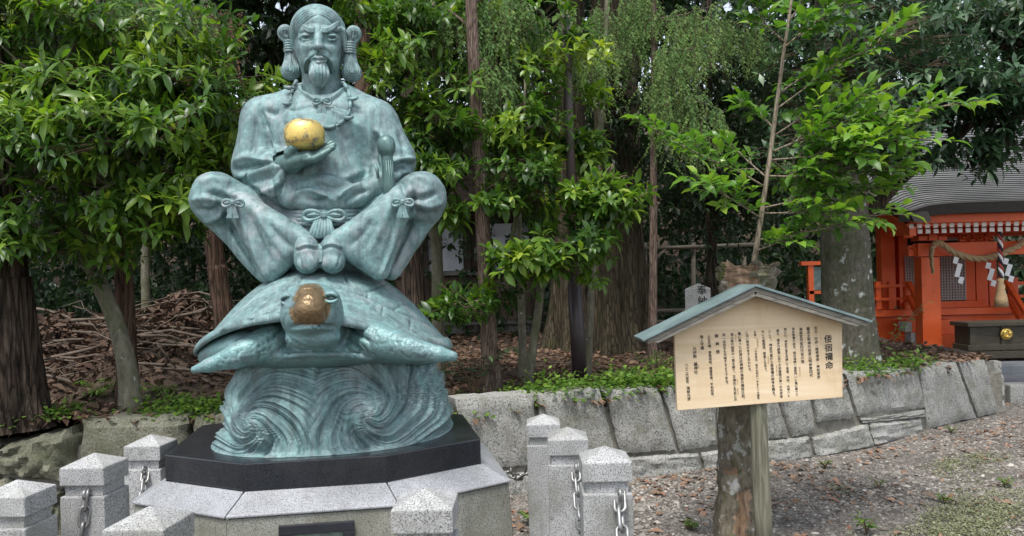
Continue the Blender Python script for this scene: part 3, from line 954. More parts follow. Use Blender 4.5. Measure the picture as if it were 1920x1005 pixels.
def gold():
    m, nt, b = new_mat('worn gold leaf')
    v = coords(nt, shift=False)
    f = use(nt, noise(nt, v, 22, 8, 0.75), [(0.50, (0, 0, 0)), (0.60, (1, 1, 1))])
    c = mix(nt, f, (0.80, 0.59, 0.19), (0.28, 0.25, 0.18))
    nt.links.new(c, b.inputs['Base Color'])
    b.inputs['Metallic'].default_value = 0.95
    b.inputs['Roughness'].default_value = 0.52
    bump(nt, b, noise(nt, v, 60, 5, 0.7), 0.002, 0.6)
    return m
M['gold'] = gold()

statue = thing('bronze_statue', tuple(Vector((float(Q(610, 850)[0]), YC, PZ))), 'large green bronze statue of a bearded man with gold ball seated on a turtle', 'statue')
def part(name, VF, mat, parent=None, smooth=True):
    return link(name, np_mesh(name, VF[0], VF[1], mat, smooth), parent or statue)
def bounds(*pts, pad=0.05):
    P = np.array(pts)
    return P.min(0) - pad, P.max(0) + pad

# ---- robe
f = Field(*bounds(Q(425, 150, -110), Q(795, 425, 150), Q(795, 150, 150), Q(425, 425, -110)), 0.0066)
k = R(26)
f.ell(Q(606, 262, -6), (R(108), R(78), R(98)), k)
f.cone(Q(565, 192, -8), Q(498, 226, -4), R(31), R(42), k)
f.cone(Q(648, 192, -8), Q(700, 230, -4), R(31), R(43), k)
f.ell(Q(606, 205, -14), (R(62), R(52), R(44)), k)
f.ell(Q(614, 335, 4), (R(92), R(78), R(66)), k)
f.cone(Q(498, 226, -4), Q(479, 314, 6), R(42), R(43), R(14))
f.cone(Q(479, 316, 10), Q(536, 304, 72), R(37), R(24), R(10))
f.cone(Q(700, 230, -4), Q(736, 300, 6), R(43), R(43), R(14))
f.cone(Q(736, 304, 10), Q(716, 345, 40), R(38), R(28), R(10))
f.tri(Q(474, 336, 52), Q(528, 318, 92), Q(512, 360, 84), R(10), R(5))
f.tri(Q(500, 340, 44), Q(542, 326, 72), Q(540, 374, 80), R(10), R(5))
f.tri(Q(470, 345, 30), Q(520, 372, 52), Q(545, 380, 70), R(12), R(10))
f.path([Q(548, 366, 62), Q(580, 376, 74), Q(625, 380, 76), Q(668, 370, 66), Q(700, 352, 50)], [R(17)] * 5, R(16))
f.path([Q(560, 350, 70), Q(612, 352, 80), Q(650, 356, 76)], [R(10), R(16), R(10)], R(20))
f.cone(Q(532, 302, 78), Q(560, 296, 104), R(17), R(15), R(3), 'cut')
f.ell(Q(604, 160, 20), (R(38), R(46), R(26)), R(6), 'cut')
V, F = f.mesh(2)
ST = [([(486, 200), (497, 232), (508, 275), (512, 300)], 6, -7), ([(500, 205), (512, 212), (520, 207)], 5, -6), ([(498, 240), (506, 262), (520, 285)], 5, 4), ([(470, 215), (462, 250), (455, 285)], 6, 2.5), ([(480, 225), (478, 262), (470, 290)], 5, -3),
      ([(438, 303), (466, 296), (500, 303)], 6, 5), ([(440, 318), (474, 312), (508, 306)], 5, -6), ([(445, 330), (470, 327), (500, 318), (520, 305)], 5, 5), ([(462, 345), (485, 338), (510, 330), (528, 312)], 5, -3.5),
      ([(480, 362), (506, 356), (526, 338)], 5, 3.5), ([(505, 335), (515, 350), (520, 366)], 4, -3), ([(530, 330), (534, 350), (528, 372)], 3.5, 3),
      ([(706, 255), (702, 290), (709, 320)], 6, -6), ([(716, 250), (716, 290), (722, 318)], 6, 3), ([(700, 240), (722, 262), (745, 285)], 6, 3), ([(735, 322), (752, 309), (775, 309)], 5, -6), ([(735, 306), (755, 297), (778, 298)], 5, 5), ([(740, 335), (756, 322), (776, 324)], 4, 4), ([(748, 250), (757, 275), (760, 292)], 5, -3),
      ([(551, 368), (575, 356), (600, 362), (625, 376)], 6, 5), ([(560, 352), (590, 345), (620, 352), (655, 345), (690, 325)], 6, -4), ([(632, 372), (655, 352), (680, 346)], 6, 5), ([(600, 330), (640, 335), (680, 320)], 7, 3), ([(560, 335), (600, 318)], 7, -2.5), ([(648, 382), (672, 362), (690, 358)], 5, -4), ([(575, 372), (598, 378), (615, 370)], 5, -4),
      ([(612, 196), (640, 204), (678, 214)], 4, -2), ([(616, 200), (650, 222), (676, 240)], 5, 2), ([(590, 198), (560, 206), (540, 206)], 4, -2), ([(670, 222), (692, 262), (700, 300)], 7, 2.6), ([(655, 250), (675, 285), (690, 330)], 8, -2.2), ([(540, 240), (552, 290), (560, 330)], 9, -2.5), ([(620, 230), (650, 262), (668, 300)], 8, -1.5),
      ([(556, 158), (575, 176), (604, 189), (632, 176), (645, 160)], 3, 2.6), ([(553, 163), (573, 182), (604, 196), (634, 182), (650, 165)], 2.6, -2.2)]
ST = [(p_, w_ * 0.95, h_ * 1.5) for p_, w_, h_ in ST]
V = carve(V, F, ST, relax=1)
V = lumpy(V, F, 0.4, 1)
robe = part('robe', (V, F), M['bronze'])

# ---- trousers
f = Field(*bounds(Q(350, 310, -120), Q(845, 545, 150), Q(845, 310, 150), Q(350, 545, -120)), 0.0066)
f.ell(Q(608, 425, -6), (R(120), R(84), R(46)), k)
f.ell(Q(608, 478, 6), (R(100), R(80), R(52)), k)
for s_, kn, th, a, b_, c, ca, cb, cc in ((-1, (405, 374), (560, 418), (446, 386), (566, 452), (507, 510), (394, 402), (520, 440), (499, 512)), (1, (790, 374), (655, 418), (754, 380), (636, 454), (712, 506), (804, 402), (690, 440), (732, 508))):
    f.cone(Q(*th, 6), Q(*kn, 44), R(46), R(42), R(18))
    f.ell(Q(kn[0], kn[1] - 2, 46), (R(43), R(46), R(48)), R(14))
    f.tri(Q(*ca, 34), Q(*cb, 40), Q(*cc, 50), R(18), R(10))
    f.tri(Q(*a, 80), Q(*b_, 96), Q(*c, 84), R(20), R(6))
    f.cone(Q(a[0] + (b_[0] - a[0]) * 0.05, a[1] - 4, 76), Q(b_[0], b_[1] - 4, 92), R(24), R(12), R(16))
V, F = f.mesh(2)
ST = [([(419, 372), (420, 395), (426, 415)], 4, -8), ([(393, 361), (415, 366), (440, 372)], 6, -6), ([(366, 392), (392, 396), (416, 385)], 6, -4), ([(372, 345), (400, 335), (435, 342)], 7, 3), ([(385, 415), (405, 408), (420, 398)], 6, 4), ([(362, 375), (385, 372), (410, 378)], 6, 3.5), ([(445, 372), (448, 400), (470, 450), (495, 520)], 5, 3), ([(462, 395), (482, 440), (512, 500)], 6, -2.5), ([(480, 400), (505, 440), (535, 480)], 6, 2), ([(430, 420), (452, 460), (490, 525)], 4, -6), ([(505, 420), (525, 445), (550, 466)], 6, -2),
      ([(776, 360), (776, 385), (770, 405)], 4, -8), ([(752, 345), (762, 362), (775, 372)], 5, -5), ([(765, 368), (790, 372), (820, 362)], 6, -5), ([(762, 340), (790, 332), (815, 345)], 7, 3), ([(780, 395), (800, 405), (822, 396)], 6, -4), ([(778, 380), (805, 388), (828, 380)], 6, 3.5), ([(772, 415), (750, 460), (724, 522)], 4, -6), ([(748, 388), (735, 440), (714, 505)], 6, -2.5), ([(735, 380), (715, 430), (690, 480)], 7, 2), ([(700, 410), (680, 440), (655, 462)], 6, -2)]
ST = [(p_, w_ * 0.95, h_ * 1.7) for p_, w_, h_ in ST]
V = carve(V, F, ST, relax=1)
V = lumpy(V, F, 0.55, 2)
trousers = part('trousers', (V, F), M['bronze'])

# ---- feet
f = Field(*bounds(Q(545, 430, 60), Q(660, 525, 150), Q(545, 525, 60), Q(660, 430, 150)), 0.005)
for s_, x in ((-1, 577), (1, 622)):
    f.ell(Q(x, 484, 106), (R(24), R(20), R(28)), R(8), rot=Matrix.Rotation(rad(-14 * s_), 3, 'Y'))
    f.ell(Q(x + 3 * s_, 462, 104), (R(20), R(20), R(22)), R(10))
    f.ell(Q(x, 494, 124), (R(18), R(7), R(13)), R(5))
V, F = f.mesh(2)
V = carve(V, F, [([(556, 470), (575, 464), (598, 468)], 2.5, -3), ([(556, 465), (575, 459), (598, 463)], 2.5, 2.5), ([(602, 468), (622, 462), (645, 470)], 2.5, -3), ([(602, 463), (622, 457), (645, 465)], 2.5, 2.5), ([(600, 445), (600, 480), (600, 510)], 3, -5), ([(560, 478), (566, 500), (580, 512)], 2.5, -2), ([(638, 478), (634, 498), (622, 510)], 2.5, -2)])
part('feet', (V, F), M['bronze_skin'])

# ---- head
f = Field(*bounds(Q(540, 8, -75), Q(660, 205, 90), Q(540, 205, -75), Q(660, 8, 90), pad=0.015), 0.0031)
k = R(14)
f.ell(Q(598, 66, -4), (R(45), R(54), R(50)), k)
f.ell(Q(599, 98, 6), (R(41), R(44), R(50)), k)
f.ell(Q(600, 130, 16), (R(29), R(27), R(24)), k)
f.cone(Q(603, 140, -10), Q(605, 200, -12), R(35), R(42), R(12))
for s_, x in ((-1, 574), (1, 622)):
    f.ell(Q(x - s_ * 2, 92, 34), (R(15), R(12), R(13)), R(12))
    f.ell(Q(x - s_ * 3, 116, 30), (R(13), R(12), R(14)), R(12))
    f.cone(Q(x + s_ * 13, 55, 32), Q(x - s_ * 12, 58, 46), R(6), R(6.5), R(8))
    f.ell(Q(x, 70, 54), (R(14), R(9), R(6.5)), R(6), 'cut')
    f.ell(Q(x, 70, 37), (R(11.5), R(10), R(8.0)), R(1.5))
    f.path([Q(x - 12, 70.5, 43), Q(x - 5, 66.2, 48), Q(x + 5, 66, 48), Q(x + 12, 70, 43)], [R(1.6), R(2.3), R(2.3), R(1.6)], R(2))
    f.path([Q(x - 12, 71, 42), Q(x - 4, 75.2, 46), Q(x + 5, 75, 46), Q(x + 12, 71, 42)], [R(1.2), R(1.9), R(1.9), R(1.2)], R(2))
    f.ell(Q(x, 70.5, 46.5), (R(3.2), R(1.6), R(3.2)), R(1), 'cut')
    f.ell(Q(599.5 + s_ * 48, 98, -10), (R(5), R(11), R(17)), R(4))
    f.ell(Q(599.5 + s_ * 48, 117, -6), (R(5), R(6), R(9)), R(4))
    f.ell(Q(597 + s_ * 8, 88.5, 53), (R(5.2), R(6), R(4.6)), R(4))
f.path([Q(597, 58, 46), Q(597, 74, 54), Q(596.5, 87, 62)], [R(5.5), R(5.5), R(7.0)], R(8))
for s_ in (-1, 1):
    f.ell(Q(597 + s_ * 4.4, 93.0, 60), (R(2.6), R(4), R(2.2)), R(1.5), 'cut')
f.ell(Q(597, 106, 46), (R(17), R(12), R(11)), R(8))
f.path([Q(583, 111, 52), Q(592, 108, 58), Q(597, 109, 58.5), Q(602, 108, 58), Q(612, 111, 52)], [R(2.2), R(3), R(2.8), R(3), R(2.2)], R(3))
f.path([Q(585, 115, 51), Q(597, 116.5, 57), Q(610, 115, 51)], [R(2.4), R(3.8), R(2.4)], R(3))
V, F = f.mesh(1)
V = carve(V, F, [([(582, 112.6), (592, 112), (597, 113), (602, 112), (613, 112.6)], 1.4, -2.0), ([(590, 50), (592, 56)], 1.5, -1.5), ([(603, 50), (601, 56)], 1.5, -1.5), ([(584, 92), (577, 101), (573, 110)], 3, -2.2), ([(609, 92), (617, 101), (622, 110)], 3, -2.2), ([(585, 30), (600, 33), (615, 30)], 5, -1), ([(560, 76), (572, 82), (586, 80)], 3, -1.2), ([(608, 80), (622, 82), (634, 76)], 3, -1.2), ([(562, 62), (574, 60), (588, 65)], 1.6, -1.6), ([(606, 65), (620, 60), (634, 63)], 1.6, -1.6)])
head = part('head', (V, F), M['bronze'])

# ---- hair cap
f = Field(*bounds(Q(535, 5, -80), Q(665, 160, 70), Q(535, 160, -80), Q(665, 5, 70), pad=0.015), 0.0034)
f.ell(Q(597, 62, -8), (R(51.5), R(58), R(51)), R(10))
f.ell(Q(598, 105, -26), (R(47), R(44), R(42)), R(20))
f.path([Q(552, 60, 8), Q(549, 90, 2)], [R(7), R(5)], R(6))
f.path([Q(643, 58, 8), Q(648, 95, 2)], [R(6), R(5)], R(6))
# the face opening: peaked at the parting
f.ell(Q(597, 82, 66), (R(38), R(46), R(44)), R(4), 'cut')
f.ell(Q(598, 110, 50), (R(42), R(50), R(54)), R(4), 'cut')
V, F = f.mesh(1)
ST = []
for i in range(11):
    t = i / 10
    for s_ in (-1, 1):
        x0 = 597 + s_ * (2 + 10 * t)
        x1 = 597 + s_ * (34 + 20 * t)
        ST.append(([(x0, 16 + 5 * (1 - t) + (1 - t) * 6), (597 + s_ * (16 + 18 * t), 24 + (1 - t) * 10 - 4 * t), (x1, 48 + 4 * (1 - t)), (597 + s_ * (40 + 14 * t), 84)], 1.4, 1.7 if i % 2 else -1.7))
V = carve(V, F, ST)
hair = part('hair', (V, F), M['bronze'])
for s_, up, kn, dn in ((-1, (535, 63), (543, 87), (545, 130)), (1, (663, 65), (657, 90), (660, 134))):
    f = Field(*bounds(Q(505, 40, -45), Q(690, 170, 45), Q(505, 170, -45), Q(690, 40, 45), pad=0.02), 0.0034)
    f.ell(Q(up[0], up[1] - 2, -2), (R(14.5), R(12), R(15)), R(6))
    f.cone(Q(up[0], up[1], -2), Q(kn[0], kn[1], -2), R(11), R(7), R(8))
    f.ell(Q(up[0] + s_ * 1, up[1] - 2, 14), (R(3.5), R(8), R(5)), R(5), 'cut')
    f.cone(Q(kn[0], kn[1], -2), Q(dn[0] - s_ * 2, dn[1], -2), R(7), R(17), R(6))
    f.ell(Q(dn[0], dn[1] + 4, -2), (R(17.5), R(15), R(16)), R(8))
    f.ell(Q(dn[0], dn[1] - 10, 18), (R(3.5), R(7), R(12)), R(5), 'cut')
    V, F = f.mesh(1)
    ST = []
    for q in range(4):
        w = 4.5 + q * 4.6
        ST.append(([(kn[0] - w * 0.22, kn[1] + 8), (dn[0] - w * 0.85, dn[1] - 14), (dn[0] - w, dn[1] + 2), (dn[0] - w * 0.55, dn[1] + 2 + w * 0.72), (dn[0], dn[1] + 3 + w * 0.85), (dn[0] + w * 0.55, dn[1] + 2 + w * 0.72), (dn[0] + w, dn[1] + 2), (dn[0] + w * 0.85, dn[1] - 14), (kn[0] + w * 0.22, kn[1] + 8)], 1.25, -3.6))
        w = 3.2 + q * 3.6
        if q < 4:
            ST.append(([(kn[0] - w * 0.4, kn[1] - 8), (up[0] - w, up[1] + 2), (up[0] - w * 0.75, up[1] - 2 - w * 0.75), (up[0], up[1] - 3 - w * 0.95), (up[0] + w * 0.75, up[1] - 2 - w * 0.75), (up[0] + w, up[1] + 2), (kn[0] + w * 0.4, kn[1] - 8)], 1.2, -3.2))
    part('hair_loop', (carve(V, F, ST), F), M['bronze'], hair)
    tb = MB()
    for j in range(5):
        c = Vector(Q(kn[0], kn[1] - 8 + j * 4.6, -2))
        tb.tube([c + Vector((math.cos(t) * R(8.5), math.sin(t) * R(9), 0)) for t in np.linspace(0, 2 * math.pi, 12, endpoint=False)], R(2.9), 8, closed=True)
    tb.build('hair_tie', M['bronze'], hair, smooth=True)
# brows, moustache, beard
for s_ in (-1, 1):
    mb = MB()
    for j in range(4):
        pts = [Q(597 + s_ * x, y + j * 1.9 - 1.5, d) for x, y, d in ((7, 55, 53), (16, 55.5, 52), (26, 50, 47), (35, 44, 38), (39, 42, 35))]
        mb.tube(spline(pts, 3), [R(q) for q in np.interp(np.linspace(0, 1, 13), [0, 0.2, 0.6, 1], [1.8, 2.9, 2.7, 0.9])], 6)
    mb.build('eyebrow', M['bronze'], head, smooth=True)
    ec = Q(597.5 + s_ * 24.5, 70.3, 37.8)
    mb = MB().lathe((0, 0, 0), [(0.001, -1), (0.5, -0.87), (0.87, -0.5), (1, 0), (0.87, 0.5), (0.5, 0.87), (0.001, 1)], 16)
    mb.v = [(ec[0] + v[0] * R(11.2), ec[1] + v[1] * R(10.2), ec[2] + v[2] * R(6)) for v in mb.v]
    ey = mb.build('eye', M['bronze_dark'], head, smooth=True)
    mb = MB()
    for j in range(5):
        o = (j - 2) * 1.7
        pts = [Q(597 + s_ * (x + o * g), y + o * (1 - g) * 0.8, d) for x, y, d, g in ((1, 99, 59, 0.1), (9, 102, 57, 0.3), (18, 111, 50, 0.7), (23, 124, 42, 1), (22, 138, 36, 0.9))]
        mb.tube(spline(pts, 3), [R(q) for q in np.interp(np.linspace(0, 1, 13), [0, 0.15, 0.7, 1], [1.2, 2.2, 2.0, 0.7])], 6)
    mb.build('moustache', M['bronze_dark'], head, smooth=True)
f = Field(*bounds(Q(570, 115, 20), Q(630, 175, 75), pad=0.02), 0.0031)
f.path([Q(598, 127, 42), Q(599, 142, 46), Q(599, 156, 46), Q(600, 168, 43)], [R(17), R(18), R(10), R(2)], R(5))
V, F = f.mesh(1)
V = carve(V, F, [([(597 + x, 122), (598 + x * 1.05, 140), (599 + x * 0.5, 157), (600, 168)], 1.3, 1.8 if i % 2 else -1.8) for i, x in enumerate(range(-16, 18, 3))])
part('beard', (V, F), M['bronze'], head)

# ---- hand
f = Field(*bounds(Q(525, 260, 60), Q(635, 325, 150), Q(525, 325, 60), Q(635, 260, 150), pad=0.02), 0.0030)
f.cone(Q(528, 309, 70), Q(547, 306, 96), R(17.5), R(17), R(6))
f.cone(Q(548, 304, 96), Q(576, 294, 104), R(16), R(14), R(8))
f.cone(Q(550, 304, 112), Q(578, 296, 118), R(13), R(11), R(8))
for i, (dy, dd, L) in enumerate(((-3, 90, 0.92), (1, 101, 1.0), (6, 112, 0.97), (11, 122, 0.84))):
    a = Q(573, 293 + dy * 0.6, dd); b_ = Q(573 + 20 * L, 287 + dy, dd + 2); c = Q(573 + 38 * L, 279 + dy, dd + 1); e = Q(573 + 53 * L, 271 + dy, dd - 1)
    f.path([a, b_, c, e], [R(7.2), R(6.8), R(6.0), R(4.8)], R(0.5))
f.path([Q(545, 296, 110), Q(543, 287, 118), Q(549, 279, 121), Q(556, 274, 119)], [R(10), R(8.5), R(7.5), R(6)], R(5))
V, F = f.mesh(1)
part('hand', (V, F), M['bronze_dark'])
f = Field(*bounds(Q(528, 215, 60), Q(614, 285, 150), Q(528, 285, 60), Q(614, 215, 150), pad=0.02), 0.0045)
gc = Q(571, 254, 106)
sg = lambda v: math.copysign(abs(v) ** 0.78, v)
MB().lathe(tuple(gc), [(R(34.5) * sg(math.cos(a)) + 0.0004, R(28) * sg(math.sin(a)) - R(2.5) * math.exp(-(math.cos(a) / 0.16) ** 2) * (a > 0)) for a in np.linspace(-1.5708, 1.5708, 40)], 64).build('gold_ball', M['gold'], statue, smooth=True)

# ---- necklace: tubes and curved beads on a cord
def neck_d(x, y):
    return 34 + 26 * min(1, max(0, (y - 150) / 80)) + (8 if 555 < x < 650 else 0)
cord = [(557, 150, 26), (549, 165, 34), (546, 180, 41), (546, 195, 47), (552, 211, 55), (566, 225, 63), (590, 236, 69), (614, 239, 71), (634, 234, 68), (648, 222, 61), (656, 205, 52), (657, 186, 44), (652, 168, 36), (643, 153, 28)]
sp = spline([Q(x, y, d) for x, y, d in cord], 6)
nk = MB().tube(sp, R(2.0), 6).build('necklace', M['bronze'], statue, smooth=True)
for i in range(0, len(sp) - 5, 6):
    a, b_ = sp[i], sp[min(i + 5, len(sp) - 1)]
    mb = MB().tube([a.lerp(b_, 0.08), a.lerp(b_, 0.12), a.lerp(b_, 0.5), a.lerp(b_, 0.88), a.lerp(b_, 0.92)], [R(2.4), R(3.8), R(3.5), R(3.8), R(2.4)], 8)
    mb.build('tube_bead', M['bronze'], nk, smooth=True)
for i in range(6, len(sp) - 6, 12):
    c = sp[i]
    px_, _ = proj(np.array([c]))
    o = -1 if px_[0] < 600 else 1
    dx = R(1) * o
    mb = MB().lathe((c.x, c.y, c.z - R(4)), [(R(2), 0), (R(5), R(2)), (R(5), R(6)), (R(2), R(8))], 8)
    mb.tube([c + Vector((0, -R(2), 0)), c + Vector((dx * 6, -R(4), -R(1))), c + Vector((dx * 12, -R(4), R(0.5))), c + Vector((dx * 15, -R(3), R(4)))], [R(4), R(4.2), R(3.4), R(1.5)], 8)
    mb.build('curved_bead', M['bronze'], nk, smooth=True)
def bow(name, c, s, d, tails=2, mat='bronze', parent=None, wide=1.0):
    """knot, two loops and hanging tails, in pixels round c"""
    mb = MB()
    x, y = c
    mb.lathe(tuple(Q(x, y + 5 * s, d + 3)), [(R(2 * s), 0), (R(5 * s), R(3 * s)), (R(5 * s), R(7 * s)), (R(2 * s), R(10 * s))], 10)
    for o in (-1, 1):
        pts = [Q(x + o * a * s * wide, y + b_ * s, d + e) for a, b_, e in ((2, 0, 3), (9, -5, 5), (18, -5, 3), (22, 1, 1), (17, 6, 3), (8, 4, 4), (2, 1, 3))]
        mb.tube(spline(pts, 3), R(2.7 * s), 6)
        pts = [Q(x + o * a * s * wide, y + b_ * s, d + e) for a, b_, e in ((3, 0, 3), (10, -1, 5), (17, 0, 3))]
        mb.tube(pts, [R(2 * s), R(3.4 * s), R(2 * s)], 6)
    for j in range(tails):
        o = (j - (tails - 1) / 2) * 2
        a, b_ = Vector(Q(x + o * 2 * s, y + 3 * s, d + 3)), Vector(Q(x + o * 6 * s, y + 27 * s, d + 1))
        w = R(2.2 * s), R(5.0 * s)
        t = R(1.8 * s)
        mb.hexa([a + Vector((-w[0], t, 0)), a + Vector((w[0], t, 0)), a + Vector((w[0], -t, 0)), a + Vector((-w[0], -t, 0)), b_ + Vector((-w[1], t, 0)), b_ + Vector((w[1], t, 0)), b_ + Vector((w[1], -t * 1.6, 0)), b_ + Vector((-w[1], -t * 1.6, 0))])
    return mb.build(name, M[mat], parent or statue, smooth=False, bevel=0.0)
bow('collar_tie', (604, 190), 0.95, 62, 2, 'bronze', robe, 0.8)
bow('knee_tie', (437, 381), 1.05, 112, 2, 'bronze', trousers, 0.85)
bow('knee_tie', (755, 380), 1.05, 112, 2, 'bronze', trousers, 0.85)
# ---- sash round the waist
sb = MB()
for j in range(4):
    pts = [Q(530, 396 + j * 6, 40), Q(560, 398 + j * 7, 72), Q(608, 397 + j * 8, 86), Q(655, 396 + j * 7, 74), Q(690, 392 + j * 6, 44)]
    sb.tube(spline(pts, 4), R(5.0), 6)
sash = sb.build('sash', M['bronze'], statue, smooth=True)
bow('sash_bow', (608, 404), 1.55, 92, 3, 'bronze', sash, 1.15)
sk = MB()
for o in range(-3, 4):
    sk.tube([Q(606 + o * 4, 410, 96), Q(604 + o * 6, 430, 98), Q(602 + o * 7, 447, 104)], [R(3.5), R(4.2), R(4.6)], 6)
sk.build('sash_end', M['bronze'], sash, smooth=True)
# ---- sword
sw = MB()
sw.tube([Q(733, 395, 78), Q(729, 345, 82), Q(726, 300, 84), Q(725, 285, 84)], [R(11.5), R(11), R(10), R(11)], 14)
for o in range(14):
    t = 2 * math.pi * o / 14
    dx, dd = math.cos(t) * 10, math.sin(t) * 10
    sw.tube([Q(733 + dx, 395, 78 + dd), Q(726 + dx * 0.95, 300, 84 + dd * 0.95)], R(1.6), 5)
sword = sw.build('sword', M['bronze_dark'], statue, smooth=True)
f = Field(*bounds(Q(700, 245, 60), Q(750, 305, 115), pad=0.02), 0.004)
f.ell(Q(724, 272, 84), (R(16.5), R(16.5), R(18)), R(4))
f.cone(Q(725, 285, 84), Q(725, 294, 84), R(13), R(10), R(8))
V, F = f.mesh(2)
part('pommel', (V, F), M['bronze_dark'], sword)
MB().tube([Q(703, 308, 74), Q(707, 318, 76), Q(709, 334, 74)], [R(3), R(3.6), R(2)], 8).build('sword_cord', M['bronze'], sword, smooth=True)

# ---- turtle: shell
def at(px, py, y):
    return np.array(W(px, py, y))
sc0 = at(612, 652, 3.52)
nth, nrho = 520, 160
th = np.linspace(0, 2 * np.pi, nth, endpoint=False)[:, None]
rho = np.concatenate([np.linspace(0.0, 1.0, nrho), [1.015, 1.01, 0.985, 0.9, 0.6, 0.2]])[None]
und = np.concatenate([np.zeros(nrho), [-0.012, -0.03, -0.036, -0.03, -0.02, -0.02]])[None]
rx, ry, Hs = R(234), 0.60, 0.372
fr = np.clip(np.sin(th), 0, 1)
rim = 0.165 * fr ** 2.0 - 0.02 * np.clip(-np.sin(th), 0, 1)
prof = (1 - np.clip(rho, 0, 1) ** 2.5) ** 1.25
Zs = sc0[2] + rim * np.clip(rho, 0, 1.02) ** 3 + (Hs) * prof + und * (1 + 0 * th)
lipz = 0.02 * np.exp(-((rho - 0.985) / 0.03) ** 2)
Zs = Zs + lipz
Xs = sc0[0] + rx * rho * np.cos(th) * (1 - 0.10 * np.clip(fr, 0, 1) * rho)
Ys = sc0[1] - ry * rho * np.sin(th) + 0.0 * rho
V = np.stack([Xs, Ys, Zs], -1).reshape(-1, 3)
nr_ = rho.shape[1]
ii, jj = np.meshgrid(np.arange(nth), np.arange(nr_ - 1), indexing='ij')
F = np.stack([ii * nr_ + jj, ii * nr_ + jj + 1, ((ii + 1) % nth) * nr_ + jj + 1, ((ii + 1) % nth) * nr_ + jj], -1).reshape(-1, 4)
F = F[:, ::-1]
ST = [([(402, 640), (440, 612), (490, 585), (545, 562)], 2.2, -3.0), ([(845, 628), (800, 606), (740, 580), (690, 556), (640, 540)], 2.2, -3.0), ([(480, 560), (505, 545), (535, 545), (548, 556)], 2.0, -2.6), ([(535, 545), (545, 530), (560, 520)], 2, -2.6), ([(480, 560), (470, 585)], 2, -2.5), ([(430, 598), (455, 575), (480, 560)], 2, -2.4), ([(645, 512), (655, 530), (690, 545), (712, 535)], 2, -2.6), ([(690, 545), (692, 558)], 2, -2.4), ([(712, 535), (735, 530), (760, 548), (775, 575)], 2, -2.4), ([(775, 575), (800, 590), (815, 612)], 2, -2.2), ([(740, 580), (760, 570), (775, 575)], 2, -2.2), ([(500, 600), (505, 580)], 1.8, -2.2), ([(440, 612), (447, 630)], 1.8, -2.2), ([(720, 572), (716, 595)], 1.8, -2.2), ([(772, 595), (768, 620)], 1.8, -2.2), ([(560, 540), (566, 520), (590, 512)], 2, -2.2),
      ([(395, 656), (440, 632), (500, 604), (545, 585)], 4, 2.5), ([(840, 648), (790, 628), (730, 600), (680, 580)], 4, 2.5)]
ST = [(p_, w_, h_ * (2.1 if h_ < 0 else 1)) for p_, w_, h_ in ST]
shl = carve(V, F, ST)
shell = part('turtle_shell', (shl, F), M['bronze'])
# ---- turtle: body, neck, head, flippers
f = Field(*bounds(at(350, 520, 2.66), at(870, 720, 2.66), at(350, 520, 3.9), at(870, 720, 3.9), pad=0.03), 0.0066)
def r_at(r, y):
    return r * y / FPX
f.ell(at(612, 648, 3.5), (R(205), 0.50, R(40)), 0.05)
tk = np.radians(np.arange(6, 178, 7))
tk = tk[(tk < rad(62)) | (tk > rad(112))]
for q in tk:
    f.ell(np.array([sc0[0] + rx * 0.84 * np.cos(q) * (1 - 0.1 * np.sin(q)), sc0[1] - ry * 0.84 * np.sin(q), sc0[2] + 0.165 * np.sin(q) ** 2 * 0.62 - 0.022]), (0.075, 0.075, 0.055), 0.04)
for p_, rs, ys in (([(565, 632), (508, 641), (442, 668), (392, 685), (364, 693)], [40, 35, 23, 13, 7], [3.24, 3.06, 2.98, 2.96, 2.96]), ([(648, 628), (704, 638), (768, 653), (822, 664), (849, 668)], [42, 34, 23, 15, 10], [3.24, 3.06, 2.98, 2.96, 2.96])):
    f.path([at(*q, y) for q, y in zip(p_, ys)], [r_at(r, y) for r, y in zip(rs, ys)], 0.012)
HF = 2.87
f.path([at(606, 626, 3.40), at(598, 618, 3.12), at(589, 602, 2.94)], [0.165, 0.125, 0.095], 0.02)
f.ell(at(586, 590, HF + .04), (r_at(57, HF), 0.16, r_at(55, HF)), 0.012)
f.ell(at(585, 562, HF + .05), (r_at(49, HF), 0.14, r_at(30, HF)), 0.03)
f.ell(at(582, 590, HF - .06), (r_at(41, HF), 0.09, r_at(32, HF)), 0.05)
f.path([at(578, 556, HF - .08), at(580, 580, HF - .13), at(581, 602, HF - .12)], [r_at(17, HF), r_at(20, HF), r_at(15, HF)], 0.04)
f.ell(at(587, 632, HF + .02), (r_at(50, HF), 0.12, r_at(24, HF)), 0.012)
f.path([at(540, 613, HF - .01), at(560, 612, HF - .10), at(584, 611, HF - .135), at(610, 611, HF - .11), at(633, 612, HF - .02)], [0.006] * 5, 0.004, 'cut')
for s_, ex, ey in ((-1, 543, 563), (1, 621, 559)):
    f.ell(at(ex, ey, HF - .045), (r_at(15, HF), 0.03, r_at(13, HF)), 0.02)
f.path([at(505, 672, 3.04), at(535, 668, 3.0), at(585, 664, 2.98), at(645, 664, 3.0), at(695, 672, 3.04)], [0.012] * 5, 0.006)
V, F = f.mesh(2)
rr = random.Random(5)
